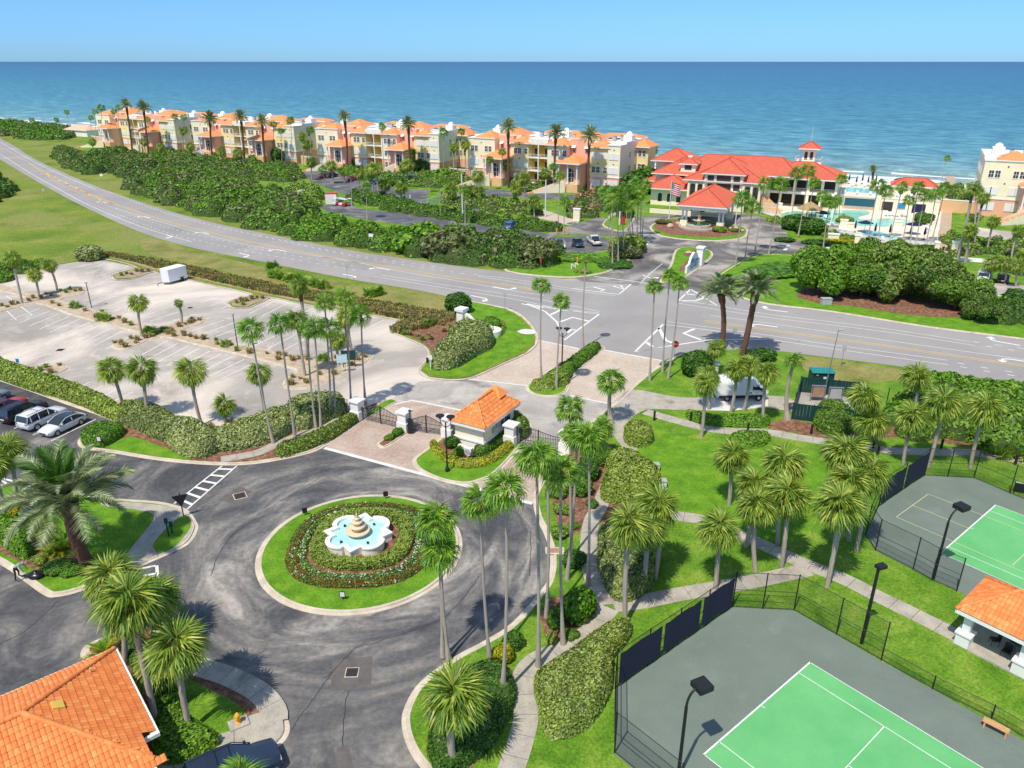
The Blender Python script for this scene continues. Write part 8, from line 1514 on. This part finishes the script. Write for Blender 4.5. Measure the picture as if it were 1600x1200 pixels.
g = G(373, 1131, .14); b = MB(); b.box(-.55, .55, -.4, .4, 0, .1, 'walk_concrete'); b.build('hydrant_pad', None, loc=g, rz=R(32), kind='structure'); t = thing('fire_hydrant', 'yellow fire hydrant on a small slab by the walk', 'fire hydrant', (g.x, g.y, .24)); b = MB(); b.lathe([(.17, 0), (.17, .06), (.11, .09), (.11, .5), (.16, .53), (.15, .6), (.08, .7), (.03, .76)], 'hydrant_yellow', 14); b.build('body', t); b = MB(); b.tube((-.2, 0, .42), (.2, 0, .42), .06, .06, 'hydrant_yellow', 8); b.tube((0, -.2, .4), (0, 0, .4), .075, .075, 'hydrant_yellow', 8); b.build('outlets', t)
# ---- utility yard
Y0 = W_([(1237, 657), (1249, 614), (1337, 623), (1332, 668)]); sheet('utility_pad', ccw(Y0), .135, 'entry_concrete')
for px, lb in (([(1237, 657), (1249, 614)], 'left side of the dark green utility fence'), ([(1249, 614), (1337, 623)], 'back of the dark green utility fence'), ([(1237, 657), (1332, 668)], 'front of the dark green utility fence'), ([(1337, 623), (1332, 668)], 'right end of the dark green utility fence')):
    P = W_(px); a, b_ = P; L = math.hypot(b_[0]-a[0], b_[1]-a[1]); t = thing('utility_fence', lb, 'fence', (a[0], a[1], .12), math.atan2(b_[1]-a[1], b_[0]-a[0]), 'dark green utility yard fence'); n = int(L/.33)
    for i in range(n): B_(t, 'slat', L*i/n+.01, L*(i+1)/n-.01, -.03, .03, .08, 1.85, 'dark_green_metal')
    for x in (0, L/3, 2*L/3, L): b = MB(); b.tube((x, .06, 0), (x, .06, 2.0), .05, .05, 'dark_green_metal', 6); b.build('post', t)
    B_(t, 'rail', 0, L, -.05, .05, 1.85, 1.9, 'dark_green_metal')
g = G(1281, 600, .12); t = thing('transformer', 'dark green transformer cabinet behind the utility fence', 'transformer', g, R(-4)); B_(t, 'cabinet', -1.25, 1.25, -.8, .8, 0, 1.75, 'dark_green_metal'); b = MB(); b.add([(-1.35, -.95, 1.75), (1.35, -.95, 1.75), (1.35, .95, 1.75), (-1.35, .95, 1.75), (-1.2, .3, 2.0), (1.2, .3, 2.0)], [(0, 1, 5, 4), (2, 3, 4, 5), (1, 2, 5), (3, 0, 4)], 'sign_teal'); b.build('lid', t); B_(t, 'label_plate', .0, .35, -.83, -.805, 1.0, 1.25, 'white_metal'); B_(t, 'warning_plate', -.85, -.6, -.83, -.805, 1.4, 1.5, 'yellow_post')
for x, y, lb, pm in ((1276, 627, 'grey rack with brown panel in the utility yard', 'rust_panel'), (1303, 630, 'grey pipe rack with white unit in the utility yard', 'unit_grey')):
    g = G(x, y, .14); t = thing('equipment_rack', lb, 'equipment', g, R(-5)); b = MB(); [b.box(s-.05, s+.05, -.05, .05, 0, 2.0, 'grey_metal') for s in (-.75, .75)]; b.box(-.8, .8, -.12, .12, 1.85, 1.95, 'grey_metal'); b.box(-.75, .75, -.03, .03, .5, .56, 'grey_metal'); b.build('frame', t); B_(t, 'panel', -.6, .6, -.1, .1, .65, 1.75, pm)
g = G(1312, 642, .14); t = thing('pump_unit', 'white pump housing at the front of the utility yard', 'equipment', g, R(-5)); B_(t, 'housing', -1.2, .9, -.55, .55, 0, .8, 'white_metal'); b = MB(); [b.tube((x, .6, 0), (x, .6, 1.0), .06, .06, 'grey_metal', 6) for x in (-.6, -.2, .2, .6)]; b.build('pipes', t)
g = G(1383, 640, .12); t = thing('green_post', 'slim dark green post among the fence palms', 'post', g); b = MB(); b.tube((0, 0, 0), (0, 0, 2.6), .06, .06, 'dark_green_metal', 6); b.build('pole', t)
for x, y, s, lb in [(1290, 476, 1.1, 'small green utility cabinet at the edge of the mulch by the highway'), (329, 327, .9, 'white cabinet at the edge of the thicket by the highway')]: g = G(x, y); b = MB(); b.box(-s*.7, s*.7, -s*.4, s*.4, 0, s*.8, 'unit_grey'); b.box(-s*.75, s*.75, -s*.45, s*.45, s*.805, s*.88, 'unit_grey'); b.build('utility_cabinet', None, loc=(g.x, g.y, .12), label=lb, cat='cabinet')
# ================================================================== VEHICLES AND PEOPLE
def loft(secs, mat, cap=True):
    """secs: list of closed rings (same length)"""
    b = MB(); n = len(secs[0]); V = [v for s in secs for v in s]; F = [(k*n+i, (k+1)*n+i, (k+1)*n+(i+1) % n, k*n+(i+1) % n) for k in range(len(secs)-1) for i in range(n)]
    if cap: F += [tuple(range(n)), tuple(range(len(secs)*n-1, (len(secs)-1)*n-1, -1))]
    b.add(V, F, mat); return b
def ring(x, hw, z0, z1, rt=.78, k=.18): return [(x, -hw*.93, z0), (x, -hw, z0+(z1-z0)*.3), (x, -hw*.99, z0+(z1-z0)*.7), (x, -hw*(1-k*.6), z1-.02), (x, -hw*rt*.6, z1+.02), (x, hw*rt*.6, z1+.02), (x, hw*(1-k*.6), z1-.02), (x, hw*.99, z0+(z1-z0)*.7), (x, hw, z0+(z1-z0)*.3), (x, hw*.93, z0)]
KIND = {  # body stations (x, half width, underside, shoulder) ; cabin (x bottom, x top, z top)
 'sedan': dict(L=4.8, W=.92, body=[(-2.4, .72, .45, .72), (-2.25, .84, .3, .92), (-1.5, .91, .25, 1.0), (-.4, .92, .22, .98), (.8, .92, .22, .95), (1.6, .90, .25, .88), (2.2, .82, .28, .76), (2.4, .68, .38, .62)], cab=[(-1.95, 1.0), (-1.15, 1.36), (-.5, 1.44), (.15, 1.42), (1.05, .96)], wb=1.42, wr=.33),
 'suv': dict(L=4.9, W=.97, body=[(-2.45, .84, .5, 1.0), (-2.35, .92, .35, 1.12), (-1.3, .97, .3, 1.16), (.6, .97, .3, 1.12), (1.5, .95, .32, 1.08), (2.25, .9, .36, .98), (2.45, .78, .42, .8)], cab=[(-2.38, 1.12), (-2.15, 1.7), (-1.2, 1.8), (.2, 1.76), (1.15, 1.12)], wb=1.45, wr=.38),
 'pickup': dict(L=5.6, W=.98, body=[(-2.8, .95, .5, 1.1), (-2.7, .97, .4, 1.12), (-.9, .98, .35, 1.12), (.6, .98, .33, 1.12), (1.9, .97, .35, 1.1), (2.65, .92, .4, 1.05), (2.8, .82, .48, .85)], cab=[(-1.0, 1.12), (-.8, 1.78), (.5, 1.82), (1.3, 1.12)], wb=1.8, wr=.4)}
def make_car(kind, paint, name='parked_car'):
    K = KIND[kind]; t = thing(name, 'x', 'car' if kind != 'pickup' else 'pickup truck'); W_2 = K['W']; B = K['body']
    loft([ring(x, hw, z0, z1) for x, hw, z0, z1 in B], paint).build('body', t, True)
    c = K['cab']; cs = []
    zsh = max(b[3] for b in B)-.12
    for i, (x, z) in enumerate(c): top = max(z, zsh+.05); r_ = .80 if 0 < i < len(c)-1 else .93; cs.append([(x, -W_2*.95, zsh), (x, -W_2*.93, zsh+.1), (x, -W_2*r_, top-.06), (x, -W_2*r_*.8, top), (x, W_2*r_*.8, top), (x, W_2*r_, top-.06), (x, W_2*.93, zsh+.1), (x, W_2*.95, zsh)])
    gl = loft(cs, 'car_glass').build('windows', t)
    mid = c[1:-1]; x0, x1 = mid[0][0], mid[-1][0]
    loft([[(x, -W_2*.83, z-.03), (x, -W_2*.66, z+.025), (x, W_2*.66, z+.025), (x, W_2*.83, z-.03)] for x, z in mid], paint if kind != 'sedan' else 'car_glass').build('roof', t)
    for s in (-1, 1):
        b = MB()
        for i in range(len(c)-1): b.path([(c[i][0], s*W_2*.90*(1 if i == 0 else .93), c[i][1]), (c[i+1][0], s*W_2*(.93 if i == len(c)-2 else .81), c[i+1][1])], .035, paint, 4)
        for xx in ([x0+.25, (x0+x1)/2, x1-.05] if kind != 'sedan' else [(x0+x1)/2]): b.path([(xx, s*W_2*.97, zsh+.08), (xx, s*W_2*.83, c[2][1]-.05)], .04, paint, 4)
        b.build('window_frame', t)
    for x in (-K['wb'], K['wb']):
        for s in (-1, 1):
            w_ = MB(); r = K['wr']; w_.tube((0, -.11, 0), (0, .11, 0), r, r, 'tyre', 16); wh = w_.build('wheel', t, loc=(x, s*(W_2-.1), r)); v = MB(); v.tube((0, s*.1, 0), (0, s*.125, 0), r*.66, r*.6, 'rim', 12); v.build('rim', wh)
    for s in (-1, 1):
        xe = B[-1][0]; b = MB(); b.box(xe-.24, xe-.03, s*.62-.16, s*.62+.16, B[-1][3]-.1, B[-1][3]+.04, 'lamp_clear'); b.build('headlight', t); xe = B[0][0]; b = MB(); b.box(xe-.0, xe+.16, s*.68-.15, s*.68+.15, B[0][3]-.12, B[0][3]+.04, 'lamp_red'); b.build('taillight', t); b = MB(); b.box(c[-1][0]-.35, c[-1][0]-.2, s*(W_2+.05)-.09, s*(W_2+.05)+.09, zsh+.05, zsh+.2, paint); b.build('mirror', t)
    b = MB(); b.box(B[-1][0]-.02, B[-1][0]+.02, -.45, .45, .42, .6, 'crack_dark'); b.build('grille', t); b = MB(); b.box(B[0][0]-.02, B[0][0]+.015, -.26, .26, .62, .75, 'white_metal'); b.build('number_plate', t)
    if kind == 'suv': b = MB(); [b.path([(x0+.1, s*.62, c[2][1]+.05), (x1-.1, s*.62, c[2][1]+.05)], .025, 'black_metal', 4) for s in (-1, 1)]; [b.path([(x, -.62, c[2][1]+.06), (x, .62, c[2][1]+.06)], .02, 'black_metal', 4) for x in (-.7, .0)]; b.build('roof_rack', t)
    if kind == 'pickup': b = MB(); b.box(-2.65, -1.05, -.78, .78, 1.125, 1.14, 'crack_dark'); b.build('truck_bed', t)
    return t
def place(kind, paint, px, py, a_px, lb, grp=None, z=.01, off=0):
    t = make_car(kind, paint); g = G(px, py); d = G(*a_px[1])-G(*a_px[0]); t.location = (g.x, g.y, z); t.rotation_euler = (0, 0, math.atan2(d.y, d.x)+off); t['label'] = lb
    if grp: t['group'] = grp
bay = ((150, 655), (80, 689)); inb = (bay[1], bay[0])
place('sedan', 'paint_silver', 100, 670, bay, 'silver sedan with dark roof, nearest the end of the row by the hedge'); place('suv', 'paint_silver', 69, 661, inb, 'silver grey estate car with roof bars beside the silver sedan'); place('suv', 'paint_black', 39, 651, inb, 'large black suv between the silver estate and the red car'); place('sedan', 'paint_red', 9, 642, inb, 'red car half hidden beyond the black suv'); place('suv', 'paint_grey', -20, 632, inb, 'blue grey suv at the left edge of the picture')
place('suv', 'paint_navy', 367, 1217, ((330, 1214), (415, 1178)), 'dark navy suv at the bottom edge under a palm crown')
for k, pt, x, y, a, lb in [('sedan', 'paint_red', 552, 282, ((540, 283), (560, 280)), 'bright red car in the condo car park'), ('sedan', 'paint_red', 507, 277, ((500, 278), (510, 276)), 'dark red car at the left of the condo car park'), ('suv', 'paint_black', 519, 277, ((510, 278), (520, 276)), 'black car beside the dark red one'), ('sedan', 'paint_navy', 584, 287, ((590, 288), (580, 286)), 'dark car behind the palms in the condo car park'), ('suv', 'paint_blue', 799, 357, ((790, 360), (800, 355)), 'blue car cut by the hedge in the condo car park'),
        ('sedan', 'paint_white', 875, 386, ((872, 382), (879, 391)), 'white car beside the lone palm in the club lot'), ('sedan', 'paint_navy', 903, 384, ((898, 378), (908, 389)), 'dark blue car in the middle of the club lot'), ('pickup', 'paint_silver', 928, 381, ((934, 386), (922, 377)), 'silver pickup truck in the club lot'), ('suv', 'paint_white', 1536, 437, ((1530, 440), (1534, 430)), 'white car in the right hand lot beneath palms'), ('sedan', 'paint_black', 1566, 440, ((1566, 448), (1568, 430)), 'black car with red tail lamps in the right hand lot')]: place(k, pt, x, y, a, lb)
# van
VA = thing('delivery_van', 'white high roofed van parked behind the cabbage palms', 'van', (0, 0, 0)); a, c = G(1133, 629), G(1185, 628); d = c-a; mid = (a+c)/2; nrm = Vector((-d.y, d.x, 0)).normalized(); mid += nrm*.95; VA.location = (mid.x, mid.y, .14); VA.rotation_euler = (0, 0, math.atan2(d.y, d.x)); s_ = d.length/3.6
def vr(x, hw, z0, z1): return [(x, -hw, z0), (x, -hw, z0+.6), (x, -hw*.99, z1*.75), (x, -hw*.88, z1-.1), (x, -hw*.6, z1), (x, hw*.6, z1), (x, hw*.88, z1-.1), (x, hw*.99, z1*.75), (x, hw, z0+.6), (x, hw, z0)]
loft([vr(x, hw, z0, z1) for x, hw, z0, z1 in [(-2.95, .9, .5, 2.6), (-2.85, .98, .42, 2.68), (0, 1.0, .4, 2.75), (1.2, 1.0, .4, 2.7), (1.7, .99, .4, 2.35), (2.3, .97, .4, 1.55), (2.8, .9, .42, 1.2), (3.0, .8, .5, .95)]], 'paint_white').build('body', VA, True)
for s in (-1, 1):
    b = MB(); b.add([(1.05, s*1.012, 1.35), (1.05, s*.99, 1.95), (1.6, s*.975, 1.95), (2.15, s*.99, 1.35)], [(0, 1, 2, 3) if s < 0 else (3, 2, 1, 0)], 'car_glass'); b.build('side_window', VA); B_(VA, 'sill', -2.7, 2.6, s*1.0-.03, s*1.0+.03, .42, .72, 'black_metal'); B_(VA, 'mirror', 1.95, 2.1, s*1.15-.1, s*1.15+.1, 1.3, 1.65, 'black_metal'); B_(VA, 'headlight', 2.72, 2.98, s*.7-.13, s*.7+.13, .9, 1.1, 'lamp_clear'); B_(VA, 'taillight', -2.99, -2.9, s*.82-.08, s*.82+.08, 1.0, 1.5, 'lamp_red')
    for x in (-1.75, 1.85): w_ = MB(); w_.tube((0, -.12, 0), (0, .12, 0), .36, .36, 'tyre', 16); wh = w_.build('wheel', VA, loc=(x, s*.92, .36)); v = MB(); v.tube((0, s*.1, 0), (0, s*.14, 0), .2, .18, 'rim', 10); v.build('rim', wh)
b = MB(); b.add([(1.73, -.85, 2.3), (1.73, .85, 2.3), (2.32, .9, 1.6), (2.32, -.9, 1.6)], [(3, 2, 1, 0)], 'car_glass'); o = b.build('windscreen', VA); o.location = (.04, 0, .04); B_(VA, 'lettering', .7, 1.05, -1.03, -1.015, .95, 1.1, 'sign_blue'); B_(VA, 'grille', 2.96, 3.03, -.5, .5, .62, .85, 'black_metal')
# box trailer
a, c = G(265, 445.5), G(294, 437.5); d = c-a; L = d.length; t = thing('box_trailer', 'white enclosed box trailer parked alone in the car park', 'trailer', (a.x, a.y, .02), math.atan2(d.y, d.x)); Wd = 2.1
B_(t, 'box', .1, L, 0, Wd, .45, 2.55, 'paint_white'); B_(t, 'roof', .05, L+.05, -.04, Wd+.04, 2.55, 2.62, 'roof_white'); b = MB(); b.add([(.1, 0, .45), (.1, Wd, .45), (-.55, Wd/2, .45), (.1, 0, 2.5), (.1, Wd, 2.5), (-.55, Wd/2, 2.5)], [(0, 2, 5, 3), (2, 1, 4, 5), (3, 5, 4), (0, 1, 2)], 'paint_white'); b.build('nose', t); b = MB(); b.path([(-.4, Wd/2, .42), (-1.5, Wd/2, .42), (-1.5, Wd/2, 0)], .06, 'black_metal', 6); b.build('hitch', t)
for y in (.06, Wd-.06): b = MB(); b.tube((L*.7, y-.14, .36), (L*.7, y+.14, .36), .36, .36, 'tyre', 14); wh = b.build('wheel', t); b = MB(); b.box(L*.7-.5, L*.7+.5, y-.16, y+.16, .74, .8, 'black_metal'); b.build('mudguard', t)
# people
def person(px, py, lb, rz, J, sc=1.0, shirt='shirt_grey', legs='trousers_black', cap='cap_grey', z=.02):
    """one skinned body from a joint list; head, clothing follow the pose"""
    g = G(px, py, z); t = thing('person', lb, 'person', (g.x, g.y, z), rz)
    names = ['pel', 'spine', 'chest', 'neck', 'hl', 'kl', 'al', 'tl', 'hr', 'kr', 'ar', 'tr', 'sl', 'el', 'wl', 'fl', 'sr', 'er', 'wr', 'fr']; E = [(0, 1), (1, 2), (2, 3), (0, 4), (4, 5), (5, 6), (6, 7), (0, 8), (8, 9), (9, 10), (10, 11), (2, 12), (12, 13), (13, 14), (14, 15), (2, 16), (16, 17), (17, 18), (18, 19)]
    rad = [.14, .13, .15, .06, .095, .065, .045, .04, .095, .065, .045, .04, .07, .045, .032, .035, .07, .045, .032, .035]
    me = bpy.data.meshes.new('body'); me.from_pydata([Vector(J[n])*sc for n in names], E, [])
    o = bpy.data.objects.new('body', me); link(o, t); o.modifiers.new('Skin', 'SKIN').use_smooth_shade = True
    for i, r in enumerate(rad): me.skin_vertices[0].data[i].radius = (r*sc, r*sc)
    me.skin_vertices[0].data[0].use_root = True; s = o.modifiers.new('Sub', 'SUBSURF'); s.levels = s.render_levels = 1
    dg = bpy.context.evaluated_depsgraph_get(); me2 = bpy.data.meshes.new_from_object(o.evaluated_get(dg)); o.modifiers.clear(); o.data = me2; me2.materials.clear()
    for m_ in (shirt, legs, 'skin'): me2.materials.append(M[m_])
    hp = Vector(J['pel'])*sc
    hands = [Vector(J[k])*sc for k in ('wl', 'fl', 'wr', 'fr')]
    for p in me2.polygons:
        c_ = p.center; k = 0
        if min((c_-h).length for h in hands) < .09*sc: k = 2
        elif any(min((c_-(Vector(J[a_])*sc).lerp(Vector(J[b_])*sc, u)).length for u in (0, .25, .5, .75, 1)) < .15*sc for a_, b_ in (('hl', 'kl'), ('kl', 'al'), ('al', 'tl'), ('hr', 'kr'), ('kr', 'ar'), ('ar', 'tr'))): k = 1
        p.material_index = k; p.use_smooth = True
    h = Vector(J['head'])*sc; b = MB(); b.lathe([(.03, -.12), (.075, -.07), (.09, 0), (.085, .06), (.04, .11)], 'skin', 12); b.tube((0, -.085, -.01), (0, -.115, -.02), .018, .008, 'skin', 6); hd = b.build('head', t, True, loc=h); b = MB(); b.lathe([(.098, .02), (.095, .08), (.05, .13)], cap, 12); b.box(-.06, .06, -.19, -.08, .02, .035, cap); b.build('cap', hd); hd.scale = (sc*1.15,)*3
    for k, q in (('wl', 'fl'), ('wr', 'fr')):
        a_, b_ = Vector(J[k])*sc, Vector(J[q])*sc; dd = (b_-a_).normalized(); sd_ = dd.cross(Vector((0, 0, 1))).normalized(); b = MB()
        for i, l in enumerate((.07, .085, .08, .06)): b.path([b_+sd_*(i-1.5)*.02*sc, b_+sd_*(i-1.5)*.022*sc+dd*l*.6*sc, b_+sd_*(i-1.5)*.022*sc+dd*l*sc+Vector((0, 0, -.02))], .009*sc, 'skin', 5)
        b.path([a_.lerp(b_, .6)+sd_*.03*sc, a_.lerp(b_, .9)+sd_*.06*sc+dd*.03*sc], .011*sc, 'skin', 5); b.build('fingers', t)
    return t
BEND = dict(pel=(0, 0, .92), spine=(0, -.16, 1.08), chest=(0, -.38, 1.2), neck=(0, -.5, 1.25), head=(0, -.62, 1.22), hl=(-.1, 0, .88), kl=(-.22, -.06, .48), al=(-.27, .04, .08), tl=(-.28, -.12, .04), hr=(.1, 0, .88), kr=(.2, -.1, .48), ar=(.26, 0, .08), tr=(.27, -.16, .04), sl=(-.2, -.38, 1.18), el=(-.27, -.5, .9), wl=(-.2, -.6, .66), fl=(-.18, -.63, .58), sr=(.2, -.38, 1.18), er=(.27, -.52, .92), wr=(.2, -.66, .7), fr=(.18, -.7, .62))
WALK = dict(pel=(0, 0, .95), spine=(0, 0, 1.12), chest=(0, -.02, 1.36), neck=(0, -.03, 1.5), head=(0, -.04, 1.65), hl=(-.1, 0, .9), kl=(-.11, -.14, .5), al=(-.11, -.2, .08), tl=(-.11, -.33, .05), hr=(.1, 0, .9), kr=(.11, .08, .5), ar=(.11, .26, .12), tr=(.11, .16, .04), sl=(-.2, 0, 1.4), el=(-.26, .1, 1.12), wl=(-.25, .02, .88), fl=(-.25, -.01, .8), sr=(.2, 0, 1.4), er=(.26, -.08, 1.12), wr=(.25, -.2, .92), fr=(.25, -.24, .85))
person(27.5, 904, 'person in grey green shirt and black trousers bending over at the kerb', R(100), BEND, 1.05, z=.14)
person(1472, 397, 'person in dark clothes walking at the start of the boardwalk', R(10), WALK, 1.0, 'trousers_black', z=.17); person(1310, 327, 'bather in dark shorts standing in the pool before the grotto', 0, WALK, 1.0, 'skin', z=-.6); 
g = G(57, 901, .14); t = thing('rubbish_bag', 'shiny black rubbish bag on the grass behind the gardener', 'bag', g); b = MB(); b.lathe([(.3, 0), (.48, .15), (.42, .38), (.2, .52), (.06, .58), (.12, .68)], 'bag_black', 11); o = b.build('sack', t, True); o.scale = (1.3, 1, .8)
b = MB(); b.path([(-.5, -.1, .1), (-.8, -.2, .22), (-1.0, -.1, .12)], .08, 'bag_black', 6); b.build('loose_end', t)
print('OBJ', len(bpy.data.objects))
